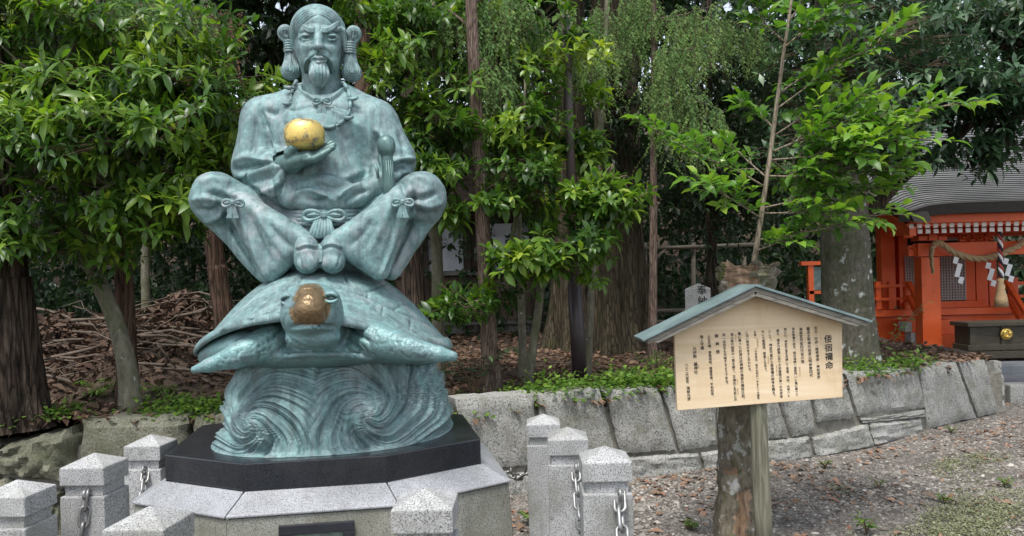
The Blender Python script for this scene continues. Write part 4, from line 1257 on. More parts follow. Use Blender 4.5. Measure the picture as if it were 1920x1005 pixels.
ST = [([(543, 614), (565, 610), (589, 609), (612, 610), (631, 613)], 2.2, -4), ([(548, 640), (570, 652), (592, 655), (615, 652), (634, 642)], 3, -7), ([(650, 600), (668, 622), (690, 640)], 3.5, -6), ([(532, 612), (516, 628), (500, 640)], 3.5, -5), ([(646, 625), (660, 645), (680, 658)], 3, -4), ([(545, 619), (589, 615), (629, 619)], 3, 2.5), ([(536, 585), (532, 610), (541, 630)], 3, -2.5), ([(634, 575), (640, 605), (632, 630)], 3, -2.5), ([(572, 556), (577, 553), (584, 556)], 1.6, 2), ([(572.5, 559), (574.5, 560)], 1.8, -4), ([(581, 559), (583, 560)], 1.8, -4), ([(550, 548), (575, 541), (605, 545)], 2, -1.5),
      ([(528, 560), (541, 550), (556, 558)], 2, 3), ([(606, 556), (620, 547), (634, 556)], 2, 3), ([(530, 570), (541, 575), (554, 569)], 2, 2), ([(608, 566), (621, 571), (633, 564)], 2, 2), ([(560, 548), (548, 580), (552, 602)], 3, -1.5), ([(608, 552), (614, 580), (612, 602)], 3, -1.5)]
for i in range(26):
    x = rr.uniform(640, 700); y = rr.uniform(585, 665)
    ST.append(([(x, y), (x + rr.uniform(4, 12), y + rr.uniform(4, 14)), (x + rr.uniform(8, 18), y + rr.uniform(12, 24))], 1.5, -1.6))
    x = rr.uniform(490, 545); y = rr.uniform(605, 665)
    ST.append(([(x, y), (x - rr.uniform(2, 10), y + rr.uniform(4, 12)), (x - rr.uniform(6, 18), y + rr.uniform(8, 18))], 1.5, -1.6))
for i in range(60):
    x = rr.uniform(400, 520); y = 690 - (x - 380) * 0.28 + rr.uniform(-18, 22)
    ST.append(([(x, y), (x + rr.uniform(-5, 5), y + rr.uniform(3, 7))], 1.5, -2.0))
    x = rr.uniform(690, 830); y = 628 + (x - 690) * 0.24 + rr.uniform(-16, 24)
    ST.append(([(x, y), (x + rr.uniform(-5, 5), y + rr.uniform(3, 7))], 1.5, -2.0))
for i in range(50):
    x = rr.uniform(535, 640); y = rr.uniform(622, 660)
    ST.append(([(x, y), (x + rr.uniform(3, 8), y + rr.uniform(-2, 2))], 1.3, -1.2))
V = carve(V, F, ST)
px, py = proj(V)
hw = 27 + np.clip(py - 535, 0, 48) * 0.22
wear = np.clip(1.5 - ((np.abs(px - 581) / hw) ** 2.6 + (np.abs(py - 572) / 40) ** 2.6) ** (1 / 2.6) * 1.2, 0, 1) * (V[:, 1] < HF + 0.08) * (py < 610)
tm, nt, b = new_mat('verdigris bronze rubbed to brown')
src = M['bronze_skin'].node_tree
# same patina, rubbed through to bare brown metal where hands touch the snout
v = coords(nt, shift=False)
n1 = noise(nt, v, 9, 8, 0.7, 0.5)
n3 = noise(nt, v, 60, 5, 0.7)
c = use(nt, n1, [(0.28, (0.085, 0.155, 0.16)), (0.44, (0.17, 0.29, 0.30)), (0.58, (0.16, 0.36, 0.355)), (0.74, (0.27, 0.35, 0.37))])
g = use(nt, voronoi(nt, v, 95), [(0.0, (1.15, 1.15, 1.15)), (0.55, (0.72, 0.74, 0.74))])
c = mix(nt, 0.7, c, g, 'MULTIPLY')
hs = N(nt, 'ShaderNodeHueSaturation', Saturation=0.84, Value=1.0)
nt.links.new(c, hs.inputs['Color'])
c = hs.outputs['Color']
at_ = N(nt, 'ShaderNodeAttribute', attribute_name='var')
sm = N(nt, 'ShaderNodeMath', operation='MULTIPLY_ADD')
nt.links.new(n1, sm.inputs[0]); sm.inputs[1].default_value = 1.3; nt.links.new(at_.outputs['Fac'], sm.inputs[2])
fw = use(nt, sm.outputs[0], [(0.84, (0, 0, 0)), (1.10, (1, 1, 1))])
brown = use(nt, n3, [(0.3, (0.11, 0.072, 0.034)), (0.7, (0.235, 0.16, 0.08))])
c = mix(nt, fw, c, brown)
nt.links.new(c, b.inputs['Base Color'])
mt = N(nt, 'ShaderNodeMath', operation='MULTIPLY_ADD'); nt.links.new(fw, mt.inputs[0]); mt.inputs[1].default_value = 0.25; mt.inputs[2].default_value = 0.22
nt.links.new(mt.outputs[0], b.inputs['Metallic'])
mt = N(nt, 'ShaderNodeMath', operation='MULTIPLY_ADD'); nt.links.new(fw, mt.inputs[0]); mt.inputs[1].default_value = -0.1; mt.inputs[2].default_value = 0.5
nt.links.new(mt.outputs[0], b.inputs['Roughness'])
bump(nt, b, voronoi(nt, v, 95), 0.004, 0.35)
M['turtle'] = tm
turtle = link('turtle_body', np_mesh('turtle_body', V, F, tm, True, wear), statue)
for s_, ex, ey in ((-1, 541, 563), (1, 622, 559)):
    c = Vector(at(ex, ey, HF - .068)); r_ = r_at(8.5, HF)
    eb = MB().lathe((0, 0, 0), [(0.001, -1), (0.5, -0.87), (0.87, -0.5), (1, 0), (0.87, 0.5), (0.5, 0.87), (0.001, 1)], 16)
    eb.v = [(c.x + v[0] * r_, c.y + v[1] * r_, c.z + v[2] * r_ * 0.85) for v in eb.v]
    eb.build('eye', M['bronze_dark'], turtle, smooth=True)
    for up in (1, -1):
        pts = [c + Vector((math.cos(a) * r_ * 1.35, -0.006 - 0.012 * math.sin(a), up * math.sin(a) * r_ * (1.0 if up > 0 else 0.85))) for a in np.linspace(0, math.pi, 9)]
        MB().tube(pts, [0.003, .005, .0065, .007, .007, .007, .0065, .005, .003], 7).build('eyelid', M['turtle'], turtle, smooth=True)

# ---- wave base
wc = at(618, 760, 3.50)
nth, nz = 540, 170
th = np.linspace(0, 2 * np.pi, nth, endpoint=False)[:, None]
t = np.linspace(0, 1, nz)[None]
zt = at(612, 668, 3.45)[2]
Zw = PZ + 0.001 + (zt - PZ) * t + 0 * th
sc_ = 0.99 + 0.015 * np.exp(-(t / 0.06) ** 2) - 0.045 * t - 0.17 * t ** 3.2
pw = 2.3
ce, se = np.cos(th), np.sin(th)
sup = (np.abs(ce) ** pw + np.abs(se) ** pw) ** (-1 / pw)
Xw = wc[0] + 0.045 + 0.508 * sc_ * sup * ce + 0.012 * (t - 0.5)
Yw = wc[1] - 0.50 * sc_ * sup * se + 0.12 * (Xw - wc[0]) * 0.9
V = np.stack([Xw, Yw, Zw], -1).reshape(-1, 3)
ii, jj = np.meshgrid(np.arange(nth), np.arange(nz - 1), indexing='ij')
F = np.stack([ii * nz + jj, ((ii + 1) % nth) * nz + jj, ((ii + 1) % nth) * nz + jj + 1, ii * nz + jj + 1], -1).reshape(-1, 4)
nr2 = normals(V, F)
px, py = proj(V)
def swirl(px, py, cx, cy, sgn, n, m):
    dx, dy = (px - cx), (py - cy)
    r = np.hypot(dx, dy * 0.9) + 6
    a = np.arctan2(dy, dx)
    return m * np.log(r / 30) + sgn * n * a, r
wob = 4.0 * np.sin(px * 0.045 + py * 0.021) + 3.0 * np.sin(py * 0.07 - px * 0.03)
pr, r_r = swirl(px + wob, py, 692, 772, 1, 4, 7)
pl, r_l = swirl(px + wob, py, 474, 796, -1, 4, 7)
side_ = 1 / (1 + np.exp(-(px - 588 + 0.10 * (py - 760)) / 3.0))
def rid(p):
    s = np.sin(p)
    q = 1 - np.abs(np.sin(p * 0.5)) ** 0.75 * 1.6
    return 0.50 * q + 0.22 * np.sin(p * 2 + 1) + 0.22 * np.sin(p * 4.25) + 0.24 * np.abs(np.sin(p * 3.75 + 0.5)) + 0.16 * np.sin(p * 12)
amp = lambda r: 11.0 * np.clip(r / 60, 0.25, 1.0)
D = side_ * rid(pr) * amp(r_r) + (1 - side_) * rid(pl) * amp(r_l)
# broad swell of each curl and a hollow at its eye
for cx, cy in ((692, 772), (474, 796)):
    rr_ = np.hypot(px - cx, py - cy)
    D += -13 * np.exp(-(rr_ / 24) ** 2) + 8 * np.exp(-((rr_ - 62) / 26) ** 2) - 4 * np.exp(-((rr_ - 36) / 9) ** 2)
D += 5 * np.exp(-((px - 588) / 10) ** 2) * np.clip((py - 690) / 60, 0, 1)
rg = np.random.default_rng(3)
foam = (px > 745) * np.exp(-((px - 800) / 45) ** 2 - ((py - 730) / 40) ** 2)
h = np.sin(px * 0.9 + 3 * np.sin(py * 0.33)) * np.sin(py * 0.7 + 2 * np.sin(px * 0.4))
D += foam * (7 + 5 * h)
D *= np.clip(t + 0 * th, 0, 0.06).reshape(-1) / 0.06
V = V + nr2 * (R(1) * D)[:, None] * 1.0
V[:, 2] = np.maximum(V[:, 2], PZ + 0.0005)
wave = part('wave_base', (V, F), M['bronze'])
# ------------------------------------------------------------------ foliage
def leaf_arrays(P, D, U, L, wd, rng, fold=0.25, curl=0.35, fine=False):
    """leaves as folded quads: base P, direction D, upper side U, length L, half width ratio wd; returns V, F (quads)"""
    n = len(P)
    D = D / np.linalg.norm(D, axis=1)[:, None]
    S_ = np.cross(D, U)
    S_ /= np.maximum(np.linalg.norm(S_, axis=1), 1e-6)[:, None]
    U = np.cross(S_, D)
    L = L[:, None]
    w = L * wd
    base = P
    m1 = P + D * L * 0.33
    m2 = P + D * L * 0.68 - U * L * 0.10 * curl
    tip = P + D * L * 0.99 - U * L * 0.42 * curl
    if fine:
        a1, b1 = m1 + S_ * w * 0.9 + U * w * fold, m1 - S_ * w * 0.9 + U * w * fold
        a2, b2 = m2 + S_ * w * 0.86 + U * w * fold, m2 - S_ * w * 0.86 + U * w * fold
        V = np.stack([base, m1, m2, tip, a1, a2, b1, b2], 1).reshape(-1, 3)
        q = np.array([[0, 4, 1, 0], [0, 1, 6, 0], [1, 4, 5, 2], [1, 2, 7, 6], [2, 5, 3, 2], [2, 3, 7, 2]])
        tri = np.array([[0, 4, 1], [0, 1, 6], [1, 4, 5], [1, 5, 2], [1, 2, 7], [1, 7, 6], [2, 5, 3], [2, 3, 7]])
        F = (np.arange(n)[:, None, None] * 8 + tri[None]).reshape(-1, 3)
        return V, F, 8
    mid = (m1 + m2) / 2
    a, b = mid + S_ * w + U * w * fold, mid - S_ * w + U * w * fold
    V = np.stack([base, mid, tip, a, b], 1).reshape(-1, 3)
    tri = np.array([[0, 3, 1], [1, 3, 2], [0, 1, 4], [1, 2, 4]])
    F = (np.arange(n)[:, None, None] * 5 + tri[None]).reshape(-1, 3)
    return V, F, 5
def unit(v):
    return v / np.maximum(np.linalg.norm(v, axis=-1, keepdims=True), 1e-9)
def whorls(tips, dirs, rng, per=7, L=0.11, wd=0.2, spread=(40, 85), young=0.25, back=0.25, droop=0.15, var0=0.0):
    """leaves in whorls at the twig ends; young ones at the very tip are lighter"""
    n = len(tips)
    k = per
    D0 = unit(dirs)
    T = np.repeat(tips, k, 0); Dm = np.repeat(D0, k, 0)
    a = rng.uniform(0, 2 * np.pi, n)[:, None] + np.arange(k)[None] * 2.4 + rng.normal(0, 0.25, (n, k))
    a = a.ravel()
    s = np.tile(np.arange(k) / max(1, k - 1), n)
    ang = np.radians(spread[0] + (spread[1] - spread[0]) * s + rng.normal(0, 8, n * k))
    ref = np.where(np.abs(Dm[:, 2:3]) > 0.9, np.array([[1.0, 0, 0]]), np.array([[0, 0, 1.0]]))
    X = unit(np.cross(Dm, ref)); Y = np.cross(Dm, X)
    D = Dm * np.cos(ang)[:, None] + (X * np.cos(a)[:, None] + Y * np.sin(a)[:, None]) * np.sin(ang)[:, None]
    D[:, 2] -= droop * (0.5 + rng.random(n * k))
    D = unit(D)
    P = T - Dm * (s * back * L * (0.6 + 0.8 * rng.random(n * k)))[:, None]
    U = np.tile(np.array([[0, 0, 1.0]]), (n * k, 1)) + rng.normal(0, 0.22, (n * k, 3)) + Dm * 0.5
    ln = L * rng.uniform(0.65, 1.2, n * k) * (0.72 + 0.36 * s)
    tipv = np.repeat(rng.random(n), k)
    tn = np.repeat(np.array(TONE), k) if len(TONE) == n else np.zeros(n * k)
    TONE.clear()
    ln = ln * (1 + 0.10 * np.clip(tn, -1.5, 1.5)) * np.where(rng.random(n * k) < 0.2, 0.7, 1.0)
    var = np.clip(var0 + 0.10 + 0.17 * tn + 0.36 * rng.random(n * k) + young * (1 - s) ** 1.5 * (tipv > 0.45) * 1.3, 0, 1)
    return P, D, U, ln, var
def spray_tips(c, r, n_sub, n_tip, rng, flat=0.35, sub=0.35, front=0.0):
    """tips grouped in flattened sprays inside an ellipsoid c, r"""
    out, dr, cen_ = [], [], []
    for i in range(n_sub):
        while True:
            q = rng.uniform(-1, 1, 3)
            d = np.linalg.norm(q)
            if 0.35 < d < 1.0:
                break
        if front and q[1] > 0 and rng.random() < front:
            q[1] = -q[1]
        cc = c + q * r
        ax = unit(np.array([q[0] * r[0], q[1] * r[1], 0.25 * q[2] * r[2]]) + rng.normal(0, 0.1, 3))
        up = np.array([0, 0, 1.0]); sx = unit(np.cross(ax, up))
        s_ = sub * rng.uniform(0.7, 1.3)
        tone = rng.normal(0, 1)
        for k in range(n_tip):
            u, v, w = rng.uniform(-1, 1), rng.uniform(-1, 1), rng.normal(0, 0.4)
            out.append(cc + ax * s_ * u + sx * s_ * 0.8 * v * (1 - 0.4 * u) + up * s_ * flat * w - up * 0.12 * s_ * (u + 1) ** 2 * 0.3)
            dr.append(ax * (0.7 + 0.3 * u) + sx * v * 0.6 + up * rng.normal(0.22, 0.2))
            cen_.append(cc - ax * s_)
            TONE.append(tone)
    return np.array(out), np.array(dr), np.array(cen_)
TONE = []
def twigs(mb_, tips, dirs, roots, r0=0.005):
    """thin 3 sided twigs from spray roots to the tips"""
    n = len(tips)
    mid = roots * 0.4 + tips * 0.6 - dirs * 0.05
    ps = [roots, mid, tips]
    rs = [r0, r0 * 0.6, r0 * 0.35]
    V = []
    for p, r in zip(ps, rs):
        for k in range(3):
            a = 2 * np.pi * k / 3
            V.append(p + np.array([math.cos(a), math.sin(a) * 0.5, math.sin(a)]) * r)
    V = np.stack(V, 1).reshape(-1, 3)
    q = []
    for s_ in range(2):
        for k in range(3):
            a, b = s_ * 3 + k, s_ * 3 + (k + 1) % 3
            q += [[a, b, b + 3], [a, b + 3, a + 3]]
    F = (np.arange(n)[:, None, None] * 9 + np.array(q)[None]).reshape(-1, 3)
    return V, F
LEAFMESH = {}
def leaf_proto(mat, wd, fold, curl, var):
    key = (mat, wd, round(var, 1))
    if key not in LEAFMESH:
        V, F, k = leaf_arrays(np.zeros((1, 3)), np.array([[1.0, 0, 0]]), np.array([[0, 0, 1.0]]), np.array([1.0]), wd, RNG, fold, curl, True)
        LEAFMESH[key] = np_mesh('leaf', V, F, M[mat], True, np.full(len(V), round(var, 1)))
    return LEAFMESH[key]
def foliage(t, P, D, U, L, var, mat, wd, fold=0.22, curl=0.4, singles=0, fine=False, name='foliage', view=True):
    """singles: that many of the largest leaves in view become leaf objects, the rest is one part"""
    idx = np.arange(len(P))
    single = np.zeros(len(P), bool)
    if singles:
        px, py = proj(P + D * L[:, None] * 0.5)
        ok = (px > 0) & (px < 1920) & (py > 0) & (py < 1005)
        score = np.where(ok, L / P[:, 1] - 0.004 * np.maximum(0, P[:, 1] - P[:, 1].min()), -1)
        # the nearest layer of leaves shows largest
        pick = np.argsort(-score)[:singles]
        single[pick] = True
        for i in pick:
            if score[i] < 0:
                continue
            x = Vector(D[i]).normalized(); s_ = x.cross(Vector(U[i])).normalized(); u = s_.cross(x)
            o = link('leaf', leaf_proto(mat, wd, fold, curl, float(var[i])), t, False)
            m = Matrix((( x.x, -s_.x, u.x), (x.y, -s_.y, u.y), (x.z, -s_.z, u.z))).to_4x4()
            inv = Matrix.Translation(-t.location)
            o.matrix_local = inv @ Matrix.Translation(Vector(P[i])) @ m @ Matrix.Scale(float(L[i]), 4)
    k = ~single
    if k.sum():
        V, F, nv_ = leaf_arrays(P[k], D[k], U[k], L[k], wd, RNG, fold, curl, fine)
        o = link(name, np_mesh(name, V, F, M[mat], fine, np.repeat(var[k], nv_)), t)
        o['kind'] = 'stuff'
        return o
def trunk_mesh(pts, rs, seg=18, bump_=0.05, flare=None, span=6, seed=0, furrow=0.0, nf=11):
    """tapered trunk with an uneven skin, spline through pts"""
    sp_ = spline(pts, span)
    tr = np.interp(np.linspace(0, 1, len(sp_)), np.linspace(0, 1, len(rs)), rs)
    rng = np.random.default_rng(seed)
    V, F = [], []
    ph = rng.uniform(0, 6.28, 6)
    x = None
    for i, p in enumerate(sp_):
        tt = (sp_[min(i + 1, len(sp_) - 1)] - sp_[max(i - 1, 0)]).normalized()
        if x is None:
            x = tt.cross(Vector((0, 1, 0))).normalized()
        x = (x - tt * x.dot(tt)).normalized()
        y = tt.cross(x)
        h = i / (len(sp_) - 1)
        for k in range(seg):
            a = 2 * math.pi * k / seg
            r = tr[i] * (1 + bump_ * (math.sin(2 * a + ph[0] + h * 5) * 0.5 + math.sin(3 * a + ph[1] - h * 7) * 0.4 + math.sin(5 * a + ph[2] + h * 16) * 0.3) + bump_ * 0.5 * rng.normal() * 0.5)
            if furrow:
                r *= 1 + furrow * math.sin(nf * a + ph[4] + 1.2 * math.sin(h * 9 + ph[5]))
            if flare:
                r *= 1 + flare * math.exp(-h * len(sp_) / 4.0) * (0.6 + 0.4 * math.sin(4 * a + ph[3]))
            V.append(p + (x * math.cos(a) + y * math.sin(a)) * r)
    n = len(sp_)
    for i in range(n - 1):
        for k in range(seg):
            k2 = (k + 1) % seg
            F.append((i * seg + k, i * seg + k2, (i + 1) * seg + k2, (i + 1) * seg + k))
    return V, F, sp_
def trunk(t, pts, rs, mat, name='trunk', **kw):
    V, F, sp_ = trunk_mesh(pts, rs, **kw)
    mb = MB(); mb.add(V, F)
    seg = kw.get('seg', 18)
    mb.f.append(tuple(range(len(V) - seg, len(V))))
    o = mb.build(name, M[mat], t, smooth=True)
    return o, sp_
def limb(mb, a, b, r0, r1, rng, bend=0.12, n=5, seg=7):
    a, b = Vector(a), Vector(b)
    L = (b - a).length
    o = Vector(rng.normal(0, 1, 3)) * L * bend
    pts = [a.lerp(b, k / n) + o * math.sin(math.pi * k / n) + Vector(rng.normal(0, 0.012 * L, 3)) * (0 < k < n) for k in range(n + 1)]
    mb.tube(pts, [lerp(r0, r1, k / n) for k in range(n + 1)], seg)
    return pts
def broad_tree(name, label, cat, tr, crown, mat, barkm, leaf=(0.11, 0.2), per=7, seed=1, singles=0, group=None, young=0.25, trunk_kw={}, fine=False, limbs_r=0.03, limb_from=0.55, droop=0.15, twig_r=0.004, var0=0.0, spread=(40, 85), front=0.0, curl=0.4):
    """tr: (points, radii); crown: list of (centre, radius, sprays, tips per spray, spray size)"""
    rng = np.random.default_rng(seed)
    base_ = tr[0][0]
    t = thing(name, tuple(base_), label, cat, group)
    _, sp_ = trunk(t, tr[0], tr[1], barkm, seed=seed, **trunk_kw)
    T, D, C = [], [], []
    for c, r, ns, nt_, sz in crown:
        lm = MB()
        c = np.array(c); r = np.array(r)
        ti, di, ce_ = spray_tips(c, r, ns, nt_, rng, 0.35, sz, front)
        T.append(ti); D.append(di); C.append(ce_)
        # a limb from the trunk into this mass, then branches to each spray
        j = min(range(int(len(sp_) * limb_from), len(sp_)), key=lambda q: (sp_[q] - Vector(c)).length + 0.5 * max(0, sp_[q].z - c[2]) * 2)
        lp = limb(lm, sp_[j], Vector(c) - Vector((0, 0, r[2] * 0.25)), limbs_r, limbs_r * 0.45, rng)
        for ce1 in ce_[::nt_]:
            q = min(lp[1:], key=lambda v: (v - Vector(ce1)).length)
            limb(lm, q, ce1, limbs_r * 0.38, twig_r, rng, 0.1, 3, 5)
        lm.build('limb', M[barkm], t, smooth=True)
    T, D, C = np.concatenate(T), np.concatenate(D), np.concatenate(C)
    Vt, Ft = twigs(None, T, unit(D), C, twig_r)
    o = link('twigs', np_mesh('twigs', Vt, Ft, M['twig']), t); o['kind'] = 'stuff'
    P, Dd, U, L, var = whorls(T, D, rng, per, leaf[0], leaf[1], spread, young, 0.5, droop, var0)
    foliage(t, P, Dd, U, L, var, mat, leaf[1], singles=singles, fine=fine, name='crown', curl=curl)
    return t
def bl(px, py, y, r, ns, nt_, sz):
    return (tuple(W(px, py, y)), r, ns, nt_, sz)
def gz(x, y):
    return float(terrace_z(np.array(x), np.array(y)))
def ground_pt(px, y, dz=-0.05):
    p = W(px, 640, y)
    return Vector((p.x, y, gz(p.x, y) + dz))

# the dense leafy tree on the left: long laurel leaves
broad_tree('laurel_tree', 'leafy evergreen with a leaning pale trunk and glossy green leaves left of the statue', 'tree',
           ([ground_pt(243, 5.45), W(238, 690, 5.45), W(215, 600, 5.5), W(178, 510, 5.55), W(150, 430, 5.6), W(150, 300, 5.65), W(170, 120, 5.7), W(190, -80, 5.8)], [0.075, 0.062, 0.056, 0.052, 0.05, 0.042, 0.03, 0.015]),
           [bl(90, 120, 5.2, (0.8, 0.6, 0.5), 16, 14, 0.30), bl(280, 130, 5.3, (0.75, 0.6, 0.45), 16, 14, 0.30), bl(60, 300, 5.1, (0.75, 0.5, 0.45), 15, 14, 0.30), bl(250, 290, 5.0, (0.65, 0.55, 0.42), 16, 14, 0.30),
            bl(375, 220, 5.3, (0.42, 0.5, 0.34), 14, 14, 0.26), bl(400, 300, 5.5, (0.25, 0.4, 0.2), 6, 13, 0.22), bl(70, 440, 5.1, (0.6, 0.5, 0.22), 14, 13, 0.28), bl(300, 390, 5.2, (0.55, 0.5, 0.16), 11, 13, 0.26), bl(60, 10, 5.5, (0.7, 0.6, 0.4), 14, 13, 0.3), bl(-60, 260, 5.3, (0.5, 0.6, 0.9), 18, 13, 0.3)],
           'leaf_laurel', 'bark_grey', (0.135, 0.155), 7, 21, 300, fine=True, limb_from=0.5, front=0.5, trunk_kw=dict(seg=14, bump_=0.06, flare=0.25))
# behind and right of the statue
broad_tree('laurel_shrub_tree', 'broadleaf tree with light young shoots close behind the statue shoulder', 'tree',
           ([ground_pt(815, 6.9), W(820, 560, 6.9), W(815, 430, 6.9), W(800, 300, 6.9), W(780, 120, 6.9), W(770, 0, 6.9)], [0.06, 0.05, 0.045, 0.04, 0.03, 0.02]),
           [bl(770, 100, 6.6, (0.55, 0.5, 0.6), 15, 13, 0.3), bl(795, 250, 6.5, (0.44, 0.5, 0.45), 15, 13, 0.28), bl(840, 350, 6.5, (0.34, 0.4, 0.3), 10, 13, 0.24), bl(730, 30, 6.9, (0.6, 0.5, 0.4), 14, 13, 0.3), bl(900, 20, 7.3, (0.5, 0.4, 0.3), 9, 13, 0.3)],
           'leaf_laurel', 'bark_grey', (0.14, 0.155), 7, 22, 300, fine=True, limb_from=0.3, front=0.4)
broad_tree('forked_tree', 'slim young tree forking low with broad glossy leaves beside the lamp pole', 'tree',
           ([ground_pt(985, 6.75), W(998, 660, 6.72), W(1012, 560, 6.7), W(1012, 505, 6.7), W(985, 490, 6.65), W(960, 460, 6.6), W(980, 330, 6.6), W(985, 150, 6.7)], [0.048, 0.04, 0.035, 0.032, 0.026, 0.02, 0.015, 0.01]),
           [bl(1000, 480, 6.35, (0.42, 0.35, 0.14), 10, 12, 0.24), bl(1125, 430, 6.4, (0.28, 0.35, 0.26), 9, 12, 0.22), bl(985, 350, 6.5, (0.40, 0.4, 0.32), 11, 12, 0.26), bl(1140, 360, 6.5, (0.34, 0.4, 0.16), 8, 12, 0.22), bl(960, 250, 6.8, (0.5, 0.4, 0.36), 12, 12, 0.28), bl(1080, 270, 7.3, (0.5, 0.3, 0.25), 9, 12, 0.26), bl(880, 560, 6.2, (0.34, 0.3, 0.1), 6, 12, 0.2), bl(1000, 130, 7.0, (0.6, 0.5, 0.5), 14, 12, 0.3)],
           'leaf_laurel', 'bark_grey', (0.13, 0.2), 7, 23, 300, fine=True, limb_from=0.35, trunk_kw=dict(seg=12, bump_=0.05), limbs_r=0.016, front=0.4)
broad_tree('camellia_tree', 'dark evergreen with thick dull leaves hanging over the shrine roof', 'tree',
           ([ground_pt(1590, 8.6), W(1600, 470, 8.6), W(1680, 345, 8.6), W(1800, 250, 8.7), W(1900, 130, 8.6), W(1980, 0, 8.6)], [0.10, 0.085, 0.07, 0.06, 0.045, 0.03]),
           [bl(1760, 180, 8.3, (0.62, 0.5, 0.42), 16, 12, 0.34), bl(1880, 210, 8.2, (0.7, 0.5, 0.5), 20, 12, 0.34), bl(1740, 60, 9.2, (0.9, 0.6, 0.45), 16, 12, 0.36), bl(1890, 60, 8.6, (0.9, 0.6, 0.5), 20, 12, 0.36), bl(1700, 275, 8.3, (0.42, 0.4, 0.14), 8, 12, 0.3), bl(2050, 150, 8.5, (0.7, 0.6, 0.9), 18, 12, 0.36)],
           'leaf_blue', 'bark_dark', (0.17, 0.17), 8, 24, 240, fine=True, limb_from=0.3, young=0.2, front=0.4)

# ---- conifers: thin trunks with hanging sprays
def strands(roots, L, rng, per_m=105, nl=0.017):
    """hanging twigs with short needles all round"""
    P, D, U, ln, var = [], [], [], [], []
    for r, l in zip(roots, L):
        n = int(l * per_m)
        s = np.linspace(0, 1, n)
        d0 = rng.normal(0, 0.42, 3); d0[2] = 0
        pts = r + np.outer(s * l, d0) * 0.6 + np.outer(s * l, [0, 0, -1.0]) + np.outer(np.sin(s * 3) * 0.03, rng.normal(0, 1, 3))
        a = rng.uniform(0, 6.28, n)
        dd = np.stack([np.cos(a), np.sin(a), np.full(n, -0.75)], 1)
        P.append(pts); D.append(dd); U.append(np.stack([np.sin(a), -np.cos(a), np.full(n, 0.4)], 1))
        ln.append(nl * rng.uniform(0.7, 1.5, n) * (1.25 - 0.6 * s)); var.append(np.clip(0.15 + 0.5 * rng.random() + 0.25 * rng.random(n) + 0.2 * s, 0, 1))
    return tuple(np.concatenate(q) for q in (P, D, U, ln, var))
def cedar(name, label, base_px, y, r, top_px, boughs, mat_b, seed, group=None, flare=0.5, extra=None, dead=False, tall=9.0, seg=18, mid=None, furrow=0.03, nf=11):
    rng = np.random.default_rng(seed)
    b0 = ground_pt(base_px[0], y)
    t1 = W(top_px[0], top_px[1], y)
    d = (t1 - b0) / (t1.z - b0.z)
    t = thing(name, tuple(b0), label, 'tree', group)
    pts = [b0, b0.lerp(t1, 0.25), b0.lerp(t1, 0.5), b0.lerp(t1, 0.75), t1, b0 + d * (tall - b0.z)]
    _, sp_ = trunk(t, pts, [r, r * 0.86, r * 0.8, r * 0.74, r * 0.68, r * 0.3], mat_b, seed=seed, flare=flare, seg=seg, bump_=0.04, span=14, furrow=furrow, nf=nf)
    roots, Ls = [], []
    for (bx, by, ex, ey, ey_y, n, l) in boughs:
        lm = MB()
        a, e = W(bx, by, y), W(ex, ey, ey_y)
        j = min(sp_, key=lambda v: abs(v.z - a.z))
        pp = limb(lm, j, e, 0.016, 0.004, rng, 0.08, 6, 5)
        lm.build('limb', M[mat_b], t, smooth=True)
        for q in range(n):
            u = rng.uniform(0.15, 1.0)
            i = min(int(u * 6), 5)
            p = pp[i].lerp(pp[i + 1], u * 6 - i)
            off = np.array([rng.normal(0, 0.07), rng.normal(0, 0.10), rng.normal(0, 0.03)])
            roots.append(np.array(p) + off); Ls.append(l * rng.uniform(0.4, 1.2))
    if roots:
        # every hanging twig carries shorter side twigs
        r2, l2 = list(roots), list(Ls)
        for q, l in zip(roots, Ls):
            for e_ in range(4):
                u = rng.uniform(0.15, 0.75)
                r2.append(q + np.array([rng.normal(0, 0.05), rng.normal(0, 0.05), -l * u])); l2.append(l * rng.uniform(0.22, 0.45))
        roots, Ls = r2, l2
        P, D, U, L, var = strands(np.array(roots), Ls, rng)
        foliage(t, P, D, U, L * 1.7, var, 'needle_dead' if dead else 'needle', 0.2, name='needles')
        sm = MB()
        for q, l in zip(roots, Ls):
            sm.tube([q, q - np.array([0, 0, l * 0.9])], [0.002, 0.001], 3, cap=False)
        so = sm.build('twigs', M['twig'], t); so['kind'] = 'stuff'
    return t
cedar('cedar_tree', 'thick dark furrowed trunk standing at the far left edge above the boulders', (38, 800), 5.15, 0.175, (5, 430), [], 'bark_dark', 31, flare=0.35, seg=72, furrow=0.075, nf=19)
cedar('cedar_tree', 'straight red brown cedar trunk behind the leaning pale trunk', (238, 770), 5.9, 0.085, (228, 380), [(215, 40, 330, -15, 6.0, 60, 0.5), (215, 0, 270, -30, 5.7, 50, 0.5), (215, 30, 390, 10, 6.3, 34, 0.45)], 'bark_cedar', 32, seg=40, furrow=0.05, nf=13)
cedar('cedar_tree', 'dark reddish cedar trunk leaning behind the turtle shell on the left', (440, 650), 7.2, 0.115, (395, 420), [(385, 60, 430, 30, 7.2, 36, 0.7)], 'bark_cedar', 33, dead=True, seg=24, furrow=0.05)
cedar('pine_tree', 'slim straight conifer with scaly trunk and flared foot right of the turtle flipper', (920, 725), 6.5, 0.076, (886, 60), [(890, 60, 760, 40, 6.9, 26, 0.5), (890, 120, 960, 150, 6.8, 30, 0.6), (890, 20, 1020, 30, 7.2, 40, 0.7)], 'bark_pine', 34, flare=0.9, seg=20, furrow=0.02)
